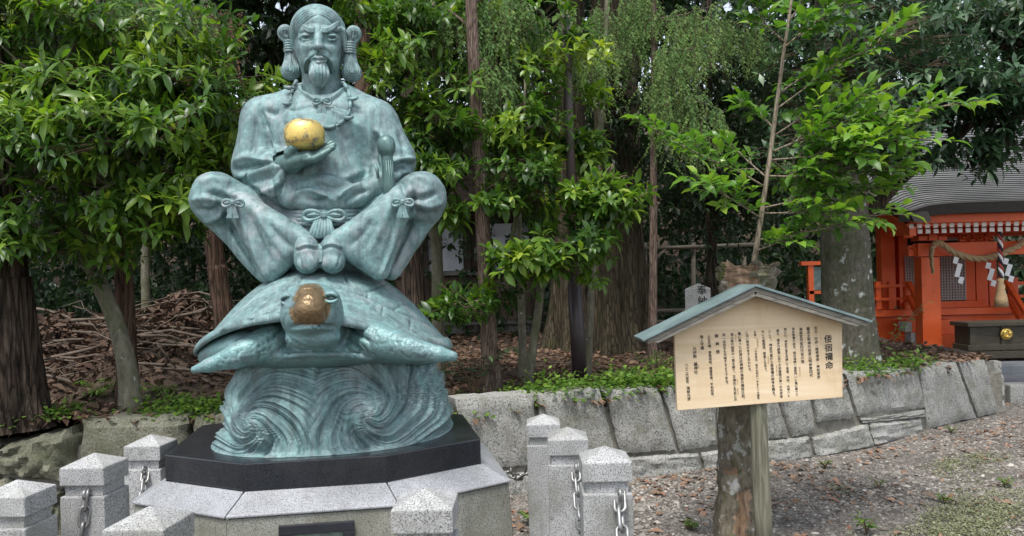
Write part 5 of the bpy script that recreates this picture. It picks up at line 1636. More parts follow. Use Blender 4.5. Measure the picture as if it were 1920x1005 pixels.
cedar('pine_tree', 'thin knobbly conifer trunk with drooping sprays beside the stone marker', (1222, 690), 8.0, 0.052, (1226, 200), [(1226, 60, 1100, 20, 7.9, 44, 0.6), (1226, 20, 1340, 10, 7.6, 36, 0.6), (1226, 80, 1300, 90, 7.5, 34, 0.7), (1226, 110, 1250, 200, 7.6, 40, 0.5), (1226, 60, 1420, 60, 8.0, 40, 0.55), (1226, 150, 1360, 210, 7.6, 44, 0.65), (1226, 0, 1180, -20, 8.0, 26, 0.6)], 'bark_pine', 35, flare=0.3, seg=14, furrow=0.0)
cedar('slender_tree', 'slender grey trunk standing between the pine and the wooden building', (980, 690), 7.6, 0.045, (972, 380), [], 'bark_grey', 36, seg=12, furrow=0.0)
cedar('slender_tree', 'tan trunk leaning against the great buttressed tree', (1098, 690), 7.9, 0.05, (1115, 440), [(1110, 60, 1040, 30, 7.4, 40, 0.7)], 'bark_grey', 37, seg=12, furrow=0.0)
cedar('slender_tree', 'dark slender trunk close behind the turtle flipper on the right', (826, 700), 7.4, 0.05, (822, 420), [], 'bark_grey', 38, seg=12, furrow=0.0)
cedar('cedar_tree', 'dark trunk in shadow behind the statue knee on the right', (778, 640), 8.6, 0.15, (770, 300), [], 'bark_dark', 39, seg=24, furrow=0.05)
cedar('slender_tree', 'thin pale trunk far behind the brush heap', (275, 640), 10.5, 0.07, (270, 380), [], 'bark_grey', 40, seg=12, furrow=0.0)
cedar('cedar_tree', 'dim red trunk in the shade behind the man\'s head', (690, 640), 9.0, 0.14, (680, 100), [], 'bark_cedar', 41, seg=20, furrow=0.05)
# the great buttressed tree
def great_tree(name, label, px, y, r, mat, seed, but, crown, leafmat_, lean=0.0, leaf=(0.12, 0.2), h=8.0, seg=48, folds=7, amp=0.16, singles=0):
    rng = np.random.default_rng(seed)
    b0 = ground_pt(px, y, -0.1)
    t = thing(name, tuple(b0), label, 'tree')
    V, F = [], []
    zs = np.concatenate([np.linspace(0, 2.4, 22), np.linspace(2.8, h, 8)])
    ph = rng.uniform(0, 6.28, 4)
    for z in zs:
        k = math.exp(-z / 0.55)
        for i in range(seg):
            a = 2 * math.pi * i / seg
            f_ = abs(math.sin(folds * a / 2 + ph[0])) ** 1.5
            rr_ = r * (1 - 0.04 * z) * (1 + amp * (f_ - 0.4) + but * k * (0.25 + f_) + 0.03 * math.sin(3 * a + z * 2 + ph[1]) + 0.012 * rng.normal())
            V.append((b0.x + rr_ * math.cos(a) + lean * z, y + rr_ * math.sin(a), b0.z + z))
    n = len(zs)
    for j in range(n - 1):
        for i in range(seg):
            i2 = (i + 1) % seg
            F.append((j * seg + i, j * seg + i2, (j + 1) * seg + i2, (j + 1) * seg + i))
    mb = MB(); mb.add(V, F); mb.build('trunk', M[mat], t, smooth=True)
    if crown:
        T, D, C = [], [], []
        for c, r_, ns, nt_, sz in crown:
            lm = MB()
            ti, di, ce_ = spray_tips(np.array(c), np.array(r_), ns, nt_, rng, 0.4, sz)
            T.append(ti); D.append(di); C.append(ce_)
            limb(lm, (b0.x + lean * (c[2] - 0.8), y, max(1.5, c[2] - 0.8)), c, 0.09, 0.03, rng)
            lm.build('limb', M[mat], t, smooth=True)
        T, D, C = map(np.concatenate, (T, D, C))
        Vt, Ft = twigs(None, T, unit(D), C, 0.005)
        o = link('twigs', np_mesh('twigs', Vt, Ft, M['twig']), t); o['kind'] = 'stuff'
        P, Dd, U, L, var = whorls(T, D, rng, 7, leaf[0], leaf[1])
        foliage(t, P, Dd, U, L, var, leafmat_, leaf[1], name='crown', singles=singles)
    return t
great_tree('great_tree', 'massive fluted tree with buttress roots behind the lamp pole', 1166, 9.8, 0.30, 'bark_tan', 51, 0.55, None, None)
great_tree('great_tree', 'mossy side trunk with a sloping root left of the massive fluted tree', 1068, 10.3, 0.2, 'bark_tan', 54, 1.1, None, None, lean=0.03)
great_tree('broadleaf_tree', 'large mottled grey trunk with white lichen in front of the shrine', 1594, 7.75, 0.235, 'bark_lichen', 52, 0.22,
           [bl(1640, 120, 7.2, (0.9, 0.4, 0.6), 22, 13, 0.36), bl(1560, 250, 7.2, (0.6, 0.35, 0.35), 14, 13, 0.32), bl(1600, 60, 8.0, (1.1, 0.7, 0.6), 22, 13, 0.4), bl(1480, 130, 8.6, (0.9, 0.7, 0.6), 18, 13, 0.4), bl(1500, -60, 8.2, (1.5, 1.0, 0.6), 22, 13, 0.4)], 'leaf_blue', lean=-0.015, amp=0.03, folds=9)

# ---- deep forest behind
def forest(name, label, x0, x1, y0, y1, z0, z1, n, leafm, L, seed, per=8, kind='stuff', gap=None):
    rng = np.random.default_rng(seed)
    T = np.stack([rng.uniform(x0, x1, n), rng.uniform(y0, y1, n), z0 + (z1 - z0) * rng.random(n)], 1)
    # clumps: keep only where a slow noise is positive
    s = np.sin(T[:, 0] * 1.7 + 2 * np.sin(T[:, 2] * 0.9)) + np.sin(T[:, 2] * 2.1 + 1.5 * np.sin(T[:, 0] * 1.3)) + 0.6 * np.sin(T[:, 1] * 2.3 + T[:, 0])
    T = T[s > (-0.6 if gap is None else gap)]
    D = rng.normal(0, 1, T.shape) * np.array([1, 1, 0.4]); D[:, 1] -= 0.5
    P, Dd, U, ln, var = whorls(T, D, rng, per, L, 0.24, (35, 85), 0.25)
    V, F, k = leaf_arrays(P, Dd, U, ln, 0.24, rng)
    o = link(name, np_mesh(name, V, F, M[leafm], False, np.repeat(var, k)))
    return tag(o, label, 'foliage', None, kind)
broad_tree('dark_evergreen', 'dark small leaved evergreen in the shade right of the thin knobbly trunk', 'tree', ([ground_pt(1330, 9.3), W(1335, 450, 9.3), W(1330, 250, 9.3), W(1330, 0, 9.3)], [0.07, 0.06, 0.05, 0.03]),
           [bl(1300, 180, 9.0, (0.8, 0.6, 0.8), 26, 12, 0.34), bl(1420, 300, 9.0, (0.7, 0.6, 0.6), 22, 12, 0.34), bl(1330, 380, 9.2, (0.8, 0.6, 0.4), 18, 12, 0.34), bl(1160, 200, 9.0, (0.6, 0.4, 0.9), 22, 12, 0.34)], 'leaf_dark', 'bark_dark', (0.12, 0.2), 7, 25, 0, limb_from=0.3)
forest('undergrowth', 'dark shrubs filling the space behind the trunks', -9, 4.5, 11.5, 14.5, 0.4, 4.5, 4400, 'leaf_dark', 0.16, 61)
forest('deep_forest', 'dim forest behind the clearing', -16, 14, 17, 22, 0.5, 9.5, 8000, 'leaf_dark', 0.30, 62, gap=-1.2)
forest('shade_canopy', 'leafy canopy of the tall trees over the bed, added for its shade', -14, 4.0, 8.5, 18, 6.0, 9.0, 7500, 'leaf_dark', 0.33, 63, gap=-0.8)  # leaf slab, mostly above the frame, added to keep sky light off the woods
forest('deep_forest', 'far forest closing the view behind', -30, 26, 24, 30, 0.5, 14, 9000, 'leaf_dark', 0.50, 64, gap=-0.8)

hx, hy = np.meshgrid(np.linspace(-70, 70, 60), np.linspace(31, 75, 24), indexing='ij')
hz_ = -0.3 + 15 * (1 - np.exp(-np.clip(hy - 31, 0, 99) / 9.0)) + 0.6 * np.sin(hx * 0.5) * np.sin(hy * 0.4)
hi_ = (np.arange(59)[:, None] * 24 + np.arange(23)[None]).ravel()
tag(link('hillside', np_mesh('hillside', np.stack([hx, hy, hz_], -1).reshape(-1, 3), np.stack([hi_, hi_ + 24, hi_ + 25, hi_ + 1], 1), M['soil'], True)), kind='structure')
# ------------------------------------------------------------------ notice board with its small roof
def wood(name, stops, scale=3.0, stretch=(14, 14, 1.0), rough=0.7, bd=0.002, dist=2.0):
    m, nt, b = new_mat(name)
    v = coords(nt, stretch)
    n1 = noise(nt, v, scale, 6, 0.6, dist)
    c = use(nt, n1, stops)
    nt.links.new(c, b.inputs['Base Color'])
    b.inputs['Roughness'].default_value = rough
    b.inputs['Specular IOR Level'].default_value = 0.3
    bump(nt, b, n1, bd, 0.6)
    return m
M['board'] = wood('pale planed board', [(0.3, (0.66, 0.50, 0.31)), (0.55, (0.74, 0.58, 0.385)), (0.8, (0.79, 0.66, 0.47))], 1.4, (1.2, 14, 14), 0.6, 0.0008, 0.8)
_m = M['board']
_nt = _m.node_tree; _b = _nt.nodes['Principled BSDF']
_c = _b.inputs['Base Color'].links[0].from_socket
_f = use(_nt, noise(_nt, coords(_nt, (1, 1, 0.3)), 7, 6, 0.7, 0.5), [(0.52, (0, 0, 0)), (0.76, (0.55, 0.55, 0.55))])
_nt.links.new(mix(_nt, _f, _c, (0.56, 0.37, 0.20)), _b.inputs['Base Color'])
M['post_wood'] = wood('weathered grey green post', [(0.3, (0.075, 0.075, 0.05)), (0.5, (0.16, 0.155, 0.11)), (0.72, (0.26, 0.25, 0.19))], 2.2, (9, 9, 0.8), 0.85, 0.004, 2.5)
M['roof_wood'] = wood('weathered grey roof board', [(0.3, (0.10, 0.095, 0.08)), (0.7, (0.27, 0.25, 0.21))], 3.0, (2, 12, 12), 0.85, 0.003)
M['copper'] = simple('blue green copper sheet', [(0.3, (0.12, 0.165, 0.17)), (0.55, (0.19, 0.265, 0.265)), (0.8, (0.31, 0.39, 0.385))], 6, 0.5, metal=0.2, stain=(22, (0.12, 0.14, 0.14), 0.6, 0.75))
M['ink'] = simple('black ink', [(0.3, (0.012, 0.010, 0.009)), (0.7, (0.022, 0.018, 0.016))], 40, 0.7)
M['ink_pale'] = simple('worn gold brown ink', [(0.3, (0.33, 0.2, 0.07)), (0.7, (0.40, 0.25, 0.1))], 40, 0.7)
YB = 4.25
sign = thing('notice_board', tuple(WZ(1428, 1047, 0.0)), 'wooden notice board of black Japanese writing under a small gabled roof on a post', 'sign')
bl_, br_, tr_, ap_, tl_ = W(1270, 770, YB), W(1580, 745, YB + .03), W(1579, 598, YB + .03), W(1418, 546, YB + .015), W(1264, 622, YB)
e1 = (br_ - bl_).normalized()
nb = e1.cross(tl_ - bl_).normalized()
if nb.y > 0:
    nb = -nb
e2 = nb.cross(e1)
if e2.z < 0:
    e2 = -e2
board = MB().prism([bl_, br_, tr_, ap_, tl_], -nb * 0.032).build('board', M['board'], sign, bevel=0.003)
def bpt(px, py):
    """pixel to the board's face"""
    a, b_ = ray(px, py)
    d = Vector((a, 1, b_)); o = Vector((0, 0, EYE))
    t_ = (bl_ - o).dot(nb) / d.dot(nb)
    return o + d * t_
ap_t, lf, rt = W(1416, 536, YB - .10), W(1211, 636, YB - .10), W(1627, 602, YB - .07)
for a, b_, sgn, kind in ((ap_t, lf, -1, 'roof_board'), (ap_t, rt, 1, 'roof_board')):
    back = Vector((0, 0.27, 0))
    d = (b_ - a).normalized()
    nn = Vector((0, 1, 0)).cross(d)
    if nn.z < 0:
        nn = -nn
    q = MB().prism([a - nn * 0.006, b_ - nn * 0.006, b_ - nn * 0.030, a - nn * (0.030)], back).build('roof_board', M['roof_wood'], sign, bevel=0.003)
    MB().prism([a + nn * 0.010 + Vector((0, -.012, 0)), b_ + nn * 0.010 + d * 0.02 + Vector((0, -.012, 0)), b_ - nn * 0.004 + d * 0.02 + Vector((0, -.012, 0)), a - nn * 0.004 + Vector((0, -.012, 0))], back + Vector((0, 0.02, 0))).build('roof_sheet', M['copper'], sign, bevel=0.003)
    MB().prism([a - nn * 0.032 + d * .02, b_ - nn * 0.032 - d * 0.03, b_ - nn * 0.048 - d * .05, a - nn * 0.052 + d * .02], Vector((0, 0.05, 0))).build('barge_board', M['roof_wood'], sign, bevel=0.002)
pt, pb = W(1420, 750, YB + 0.075), WZ(1431, 1040, -0.1)
pb = Vector((W(1430, 1005, YB + 0.075).x + 0.01, YB + 0.075, -0.05))
pm = MB()
w0 = 0.047
for k in range(1):
    pm.tube([pb, pb.lerp(pt, 0.3), pb.lerp(pt, 0.65), pt, pt.lerp(ap_, 0.9) + Vector((0, 0.06, 0))], [w0 * 1.05, w0 * 1.03, w0, w0, w0], 16)
pm.build('post', M['post_wood'], sign, smooth=True)
MB().prism([bpt(1268, 690) - nb * .034, bpt(1576, 672) - nb * .034, bpt(1576, 690) - nb * .034, bpt(1268, 708) - nb * .034], -nb * 0.03).build('cross_batten', M['roof_wood'], sign)
def column(text, x, y0, y1, name='lettering', mat='ink', size=None, parent=None, x1=None, wide=1.0):
    """one vertical line of characters between two pixels of the board's face"""
    n = len(text)
    a, b_ = bpt(x, y0), bpt(x if x1 is None else x1, y1)
    step = (b_ - a).length / n
    dn = (b_ - a).normalized()
    verts, faces = [], []
    for i, ch in enumerate(text):
        if ch in ' 　':
            continue
        cu = bpy.data.curves.new('glyph', 'FONT')
        cu.body = ch
        cu.size = (size or step) * 1.0
        cu.align_x = 'CENTER'
        cu.resolution_u = 2
        cu_size = cu.size
        ob = bpy.data.objects.new('glyph', cu)
        me = bpy.data.meshes.new_from_object(ob)
        c = a + dn * (step * (i + 0.5))
        if len(me.vertices):
            co = [v.co.copy() for v in me.vertices]
            xs = [v.x for v in co]; ys = [v.y for v in co]
            cx = (min(xs) + max(xs)) / 2; cy = (min(ys) + max(ys)) / 2
            if ch in '、。':
                cx -= cu.size * 0.28; cy -= cu.size * 0.28
            elif ch == '・':
                pass
            rot = ch in '（）ー'
            for ly, (ox, oy) in enumerate(((0, 0), (0.022, 0.012), (-0.018, -0.008))):
                # three passes of the brush: a heavier stroke
                k0 = len(verts)
                for v in co:
                    u, w = (v.x - cx) * wide + ox * cu_size, v.y - cy + oy * cu_size
                    if rot:
                        u, w = w, -u
                    verts.append(c + e1 * u - dn * w + nb * (0.0010 + 0.0003 * ly))
                faces += [tuple(k0 + q for q in p.vertices) for p in me.polygons]
        bpy.data.objects.remove(ob); bpy.data.curves.remove(cu); bpy.data.meshes.remove(me)
    me = bpy.data.meshes.new(name)
    me.from_pydata([tuple(v) for v in verts], [], faces)
    me.materials.append(M[mat])
    o = link(name, me, parent or board)
    o['kind'] = 'stuff'
    return o
# board text, right to left
def zx(x, y):
    return 1180 + .5027 * x, 500 + .5027 * y
COLS = [('倭宿禰命', 1552, 1555, 627, 693), ('別名・珍彦・椎根津彦・神知津彦', 1529, 1535, 612, 710), ('籠宮主祭神天孫彦火明命第四代', 1515, 1521, 613, 707), ('海部宮司家四代目の祖', 1501, 1505, 614, 681),
        ('神武東遷の途次、明石海峡（速吸門）に亀に乗って', 1487, 1494, 614, 743), ('現われ、神武天皇を先導して浪速、河内、大和へと', 1472, 1479, 615, 744), ('進み、幾多の献策に依り大和建国の第一の功労者', 1458, 1465, 617, 746), ('として、神武天皇から倭宿禰の称号を賜る。', 1443, 1451, 618, 746),
        ('外に大倭国造、倭直とも云う。', 1430, 1436, 619, 700), ('大倭（　　　）の字音は、後の大和の（やまと）の国号', 1415, 1422, 620, 749), ('に深い関係があると云われる。', 1400, 1406, 621, 700), ('亀に乗ったお姿は応神朝の海部の賜姓以前、', 1386, 1394, 622, 752),
        ('海人族の始原の一面を語り、又海氏と天系との', 1372, 1379, 624, 752), ('同一出自をも示唆するようである。', 1357, 1363, 625, 724), ('御　神　徳', 1343, 1346, 626, 663), ('人生先導、事業成就、健康長寿、平和招来、', 1329, 1336, 628, 747),
        ('海上守護', 1315, 1317, 628, 656), ('元伊勢', 1302, 1303, 650, 672), ('籠神社', 1304, 1305, 679, 701), ('八十二代宮司', 1287, 1289, 681, 719), ('海部光彦', 1290, 1292, 724, 751)]
for i, (s, x0, x1, y0, y1) in enumerate(COLS):
    step = (bpt(x0, y0) - bpt(x1, y1)).length / len(s)
    column(s, x0, y0, y1, x1=x1, size=step * (0.95 if i == 0 else 1.0))
for (s, x, y0, y1) in (('おおやまと', 1420, 634, 652), ('はやすいのと', 1499, 687, 706), ('やまとのすくね', 1456, 684, 704), ('あまのあたい', 1440, 668, 684), ('うず', 1538, 631, 637), ('かいじん', 1379, 626, 641), ('あまべし', 1382, 710, 722), ('あまのり', 1383, 728, 740), ('この', 1309, 682, 690)):
    column(s, x, y0, y1, x1=x + 1, mat='ink_pale', name='small_lettering')

# ------------------------------------------------------------------ stump with a young shoot
YS = 4.60
rng = np.random.default_rng(77)
stump = thing('sprouting_stump', tuple(Vector((W(1378, 990, YS).x, YS, 0))), 'broken off tree trunk behind the notice board sprouting one tall leafy shoot', 'tree')
pts = [Vector((W(1375, 1000, YS).x, YS, -0.08)), W(1377, 930, YS), W(1379, 840, YS), W(1383, 740, YS), W(1392, 620, YS), W(1398, 545, YS), W(1400, 512, YS), W(1400, 497, YS)]
V, F, sp_ = trunk_mesh(pts, [0.128, 0.100, 0.096, 0.098, 0.112, 0.146, 0.166, 0.166], seg=40, bump_=0.09, span=12, seed=5, furrow=0.035, flare=0.12)
n_r = len(V) // 40
V = [Vector(v) for v in V]
for i, v in enumerate(V):
    j = i // 40
    h = j / n_r
    # bark torn away low on the right and flaking pieces
    a = i % 40
    q = math.sin(a * 0.9 + h * 23) * math.sin(a * 0.37 - h * 31)
    c = sp_[min(j, len(sp_) - 1)]
    d = (v - c)
    V[i] = v + d * (0.07 * (q > 0.25) - 0.05 * (q < -0.5))
    if j >= n_r - 1:
        V[i].z += 0.02 * math.sin(a * 0.8) + rng.normal(0, 0.008)
PV = np.array([tuple(v) for v in V])
bpx, bpy_ = proj(PV)
bwob = 5 * np.sin(bpy_ * 0.21) + 4 * np.sin(bpx * 0.5 + bpy_ * 0.13)
bare_m = (((np.abs(bpx - 1396 + 0.10 * (bpy_ - 950) + bwob) < 15) & (bpy_ > 915)) | ((np.hypot((bpx - 1366 + bwob) / 20, (bpy_ - 885) / 9) < 1)) | (np.hypot((bpx - 1382 + 2 * bwob - (bpy_ - 520) * .35) / 44, (bpy_ - 512) / 34) < 1)) & (PV[:, 1] < YS - 0.02)
for i in np.where(bare_m)[0]:
    c = sp_[min(i // 40, len(sp_) - 1)]
    V[i] = c + (V[i] - c) * 0.86
mb = MB(); mb.add(V, F)
tro = mb.build('trunk', [M['bark_stump'], M['wood_cut']], stump, smooth=True)
for p in tro.data.polygons:
    if sum(bool(bare_m[v]) for v in p.vertices) >= 3:
        p.material_index = 1
top = V[-40:]
cm = sum(top, Vector()) / 40
mb = MB()
r1 = [cm.lerp(v, 0.97) + Vector((0, 0, rng.normal(0, 0.008))) for v in top]
r2 = [cm.lerp(v, 0.6) + Vector((0, 0, -0.03 + rng.normal(0, 0.012))) for v in top]
r3 = [cm.lerp(v, 0.25) + Vector((0, 0, -0.045 + rng.normal(0, 0.01))) for v in top]
mb.add(r1 + r2 + r3 + [cm - Vector((0, 0, .05))], [(i, (i + 1) % 40, 40 + (i + 1) % 40, 40 + i) for i in range(40)] + [(40 + i, 40 + (i + 1) % 40, 80 + (i + 1) % 40, 80 + i) for i in range(40)] + [(80 + i, 80 + (i + 1) % 40, 120) for i in range(40)])
mb.build('broken_top', M['wood_cut'], stump, smooth=False)
sh = [W(1414, 492, YS - .02), W(1422, 440, YS - .02), W(1440, 320, YS - .02), W(1452, 230, YS - .02), W(1468, 110, YS - .02), W(1484, 0, YS - .02), W(1494, -90, YS)]
_, ssp = trunk(stump, sh, [0.018, 0.016, 0.0145, 0.013, 0.011, 0.0085, 0.005], 'bark_pale', name='shoot', seg=10, bump_=0.04, span=6, seed=3)
BR = [  # start on the shoot, path in pixels, depths, side twigs
    ([(1437, 352), (1385, 322), (1330, 298), (1270, 268), (1205, 228)], -0.15, 15, 0.15), ([(1428, 410), (1390, 385), (1350, 362), (1300, 340)], -0.30, 12, 0.18), ([(1440, 335), (1400, 300), (1360, 262), (1310, 255)], 0.2, 8, 0.14),
    ([(1446, 285), (1500, 262), (1560, 232), (1640, 225), (1780, 196)], -0.25, 30, 0.28), ([(1446, 300), (1520, 292), (1600, 270), (1700, 262)], -0.4, 26, 0.28), ([(1440, 330), (1510, 330), (1590, 318), (1680, 320)], -0.3, 22, 0.26), ([(1430, 390), (1500, 375), (1570, 362), (1660, 352)], -0.15, 20, 0.24), ([(1432, 400), (1500, 400), (1570, 408), (1672, 402)], -0.35, 14, 0.2), ([(1422, 450), (1480, 440), (1540, 430), (1590, 420)], -0.3, 10, 0.2), ([(1420, 470), (1440, 462), (1470, 452), (1500, 455)], -0.2, 6, 0.14),
    ([(1455, 205), (1510, 165), (1570, 120), (1640, 85), (1700, 40)], -0.15, 18, 0.2), ([(1460, 175), (1500, 150), (1560, 130)], 0.2, 10, 0.2), ([(1470, 90), (1505, 60), (1550, 30), (1590, 5)], -0.2, 12, 0.2), ([(1472, 80), (1440, 50), (1420, 20), (1410, -10)], -0.1, 10, 0.16), ([(1478, 40), (1500, 10), (1520, -30)], 0.1, 9, 0.18), ([(1450, 240), (1420, 210), (1385, 190)], 0.15, 6, 0.12), ([(1445, 300), (1490, 330), (1540, 345)], 0.25, 12, 0.22), ([(1450, 255), (1540, 200), (1620, 180)], 0.2, 16, 0.22)]
bm_ = MB(); P, D, U, ln, var = [], [], [], [], []
for path, dy, nt_, tl in BR:
    n = len(path)
    pp = spline([W(x, y, YS - .02 + dy * (i / (n - 1)) ** 0.8) for i, (x, y) in enumerate(path)], 5)
    bm_.tube(pp, [lerp(0.0062, 0.0015, k / (len(pp) - 1)) for k in range(len(pp))], 6)
    nt_ = int(nt_ * 1.35)
    for k in range(nt_ + 1):
        u = 0.16 + 0.84 * (k + rng.random() * 0.6) / (nt_ + 1)
        i = min(int(u * (len(pp) - 1)), len(pp) - 2)
        p = pp[i].lerp(pp[i + 1], u * (len(pp) - 1) - i)
        fw = (pp[i + 1] - pp[i]).normalized()
        sd = fw.cross(Vector((0, 0, 1))).normalized() * (1 if k % 2 else -1)
        last = k == nt_
        d = fw if last else (fw * 0.75 + sd * rng.uniform(0.4, 1.1) + Vector((0, 0, rng.normal(0.30, 0.42)))).normalized()
        L_ = tl * rng.uniform(0.6, 1.25) * (1.15 - 0.45 * u)
        q = [p + d * L_ * t_ - Vector((0, 0, 0.10 * L_ * t_ * t_)) for t_ in np.linspace(0, 1, 5)]
        bm_.tube(q, [0.003, 0.0026, 0.0022, 0.0018, 0.0012], 4, cap=False)
        m_ = max(5, int(L_ / 0.027))
        tone = rng.random()
        for j in range(m_):
            t_ = 0.12 + 0.88 * (j + 0.5) / m_
            pj = p + d * L_ * t_ - Vector((0, 0, 0.10 * L_ * t_ * t_))
            sj = d.cross(Vector((0, 0, 1))).normalized() * (1 if j % 2 else -1)
            dj = d * (0.75 + 0.5 * (j == m_ - 1)) + sj * rng.uniform(0.6, 1.0) * (j < m_ - 1) + Vector((0, 0, rng.normal(0.10, 0.38)))
            P.append(pj); D.append(dj); U.append(Vector((rng.normal(0, .4), rng.normal(-.15, .4), 1)))
            ln.append(0.090 * rng.uniform(0.7, 1.2)); var.append(np.clip(0.15 + 0.4 * rng.random() + 0.28 * t_ + 0.25 * (tone > 0.55) * t_ + 0.12 * u, 0, 1))
bo = bm_.build('branches', M['bark_pale'], stump, smooth=True); bo['kind'] = 'stuff'
foliage(stump, np.array(P), np.array(D), np.array(U), np.array(ln), np.array(var), 'leaf_bright', 0.235, singles=300, fine=True, name='foliage', curl=0.7)

# ------------------------------------------------------------------ lamp pole
M['pole'] = simple('dark brown painted pole', [(0.3, (0.030, 0.020, 0.022)), (0.7, (0.050, 0.034, 0.036))], 6, 0.38, stain=(3, (0.075, 0.06, 0.062), 0.55, 0.8, (1, 1, 0.3)))
M['pole_old'] = simple('faded brown pole', [(0.3, (0.06, 0.045, 0.045)), (0.7, (0.14, 0.11, 0.105))], 5, 0.5, (1, 1, 0.25), stain=(5, (0.06, 0.035, 0.03), 0.5, 0.75, (1, 1, 0.2)))
yp = 6.9
pole = thing('lamp_pole', tuple(ground_pt(1085, yp)), 'dark brown metal pole with a thicker sleeve at its foot', 'pole')
a, b_, c = ground_pt(1086, yp), W(1077, 520, yp), W(1056, -120, yp)
MB().tube([a, a.lerp(b_, .5), b_, b_ + (c - b_).normalized() * 0.012], [0.0665, 0.0655, 0.064, 0.050], 24).build('sleeve', M['pole'], pole, smooth=True)
MB().tube([b_ + (c - b_).normalized() * 0.013, b_.lerp(c, .5), c], [0.042, 0.040, 0.038], 20).build('upper_pole', M['pole_old'], pole, smooth=True)

# ------------------------------------------------------------------ stone marker with carved characters
ym = 8.7
mk = thing('stone_marker', tuple(ground_pt(1310, ym)), 'square stone marker with carved black characters showing above the notice board roof', 'marker')
b0 = ground_pt(1311, ym); tz = W(1311, 541, ym).z
w_ = 0.136
rot = Matrix.Rotation(rad(-16), 4, 'Z')
mb = MB()
mb.add([rot @ Vector((x * w_, y * w_, z)) + Vector((b0.x, ym, 0)) for z in (b0.z, tz) for x, y in ((-1, -1), (1, -1), (1, 1), (-1, 1))] + [Vector((b0.x, ym, tz + 0.06))],
       [(3, 2, 1, 0), (0, 1, 5, 4), (1, 2, 6, 5), (2, 3, 7, 6), (3, 0, 4, 7), (4, 5, 8), (5, 6, 8), (6, 7, 8), (7, 4, 8)])
mko = mb.build('pillar', M['granite'], mk, bevel=0.006)
_bpt, _e1, _nb = bpt, e1, nb
e1 = (rot @ Vector((1, 0, 0))); nb = (rot @ Vector((0, -1, 0)))
def bpt(px, py):
    a, b2 = ray(px, py)
    d = Vector((a, 1, b2)); o = Vector((0, 0, EYE))
    p0 = Vector((b0.x, ym, 0)) + nb * w_
    return o + d * ((p0 - o).dot(nb) / d.dot(nb))
column('奉納', 1315, 534, 574, x1=1318, size=0.11, parent=mko)
column('百', 1319, 576, 594, x1=1319, size=0.11, parent=mko)
bpt, e1, nb = _bpt, _e1, _nb

# ------------------------------------------------------------------ bamboo rail fence in the shade
M['bamboo'] = simple('old grey bamboo', [(0.3, (0.12, 0.10, 0.075)), (0.7, (0.27, 0.235, 0.18))], 9, 0.7, (0.4, 4, 4))
fb = thing('bamboo_fence', tuple(ground_pt(1290, 10.6)), 'old bamboo rail fence in the shade behind the stone marker', 'fence')
for (x0, y0, x1, y1) in ((1205, 584, 1400, 577), (1205, 604, 1400, 599), (1195, 466, 1420, 458)):
    MB().tube([W(x0, y0, 10.6), W(lerp(x0, x1, .5), lerp(y0, y1, .5) + 1, 10.6), W(x1, y1, 10.6)], 0.028, 8).build('rail', M['bamboo'], fb, smooth=True)
for x in (1209, 1300, 1395):
    g_ = ground_pt(x, 10.66)
    MB().tube([g_, W(x, 455, 10.66)], 0.032, 8).build('post', M['bamboo'], fb, smooth=True)
MB().tube([W(1216, 500, 10.6), W(1252, 462, 10.6)], 0.022, 8).build('brace', M['bamboo'], fb, smooth=True)

# ------------------------------------------------------------------ wooden building behind the trees
M['plaster'] = simple('pale shaded panel', [(0.3, (0.42, 0.43, 0.46)), (0.7, (0.55, 0.56, 0.58))], 5, 0.6)
M['timber'] = wood('dark stained timber', [(0.3, (0.022, 0.015, 0.011)), (0.7, (0.075, 0.052, 0.038))], 3, (10, 10, 1), 0.8)
M['plank'] = wood('brown wall plank', [(0.3, (0.075, 0.05, 0.035)), (0.7, (0.19, 0.135, 0.10))], 3, (9, 9, 0.8), 0.85)
M['footing'] = simple('grey footing stone', [(0.3, (0.10, 0.095, 0.085)), (0.7, (0.22, 0.21, 0.19))], 8, 0.95, bs=40)
yb2 = 12.6
bd = thing('wooden_building', tuple(ground_pt(900, yb2)), 'dark timber outbuilding with pale panels and brown plank skirting behind the trees', 'building')
def rect(name, x0, y0, x1, y1, y, th, mat, parent=None, bev=0.0):
    p = [W(x0, y1, y), W(x1, y1, y), W(x1, y0, y), W(x0, y0, y)]
    xl, xr = min(p[0].x, p[3].x), max(p[1].x, p[2].x)
    zl, zh = (p[0].z + p[1].z) / 2, (p[2].z + p[3].z) / 2
    return MB().box(((xl + xr) / 2, y + th / 2, (zl + zh) / 2), ((xr - xl) / 2, th / 2, (zh - zl) / 2)).build(name, M[mat], parent or bd, bevel=bev)
rect('wall', 640, 330, 1012, 640, yb2 + 0.08, 2.5, 'timber')
for x0, x1 in ((690, 792), (802, 872), (906, 996)):
    rect('panel', x0, 419, x1, 508, yb2 + 0.03, 0.05, 'plaster')
for x in (682, 797, 877, 901, 1001):
    rect('timber_post', x - 5, 405, x + 4, 618, yb2 - 0.03, 0.10, 'timber')
for x in (885, 889, 893, 897):
    rect('lattice_bar', x - 1, 419, x + 1, 508, yb2, 0.03, 'timber')
rect('lintel', 640, 398, 1012, 416, yb2 - 0.05, 0.12, 'timber')
rect('sill', 640, 509, 1012, 517, yb2 - 0.08, 0.15, 'footing')
for k in range(20):
    x = 682 + k * 16
    rect('plank', x + .6, 519, x + 15.4, 604, yb2 + 0.02 + 0.006 * (k % 3), 0.05, 'plank')
rect('ledge', 640, 605, 1014, 611, yb2 - 0.06, 0.14, 'footing')
rect('footing', 640, 612, 1012, 648, yb2, 0.3, 'footing')
rp = [W(620, 395, yb2 - 0.7), W(1040, 388, yb2 - 0.7)]
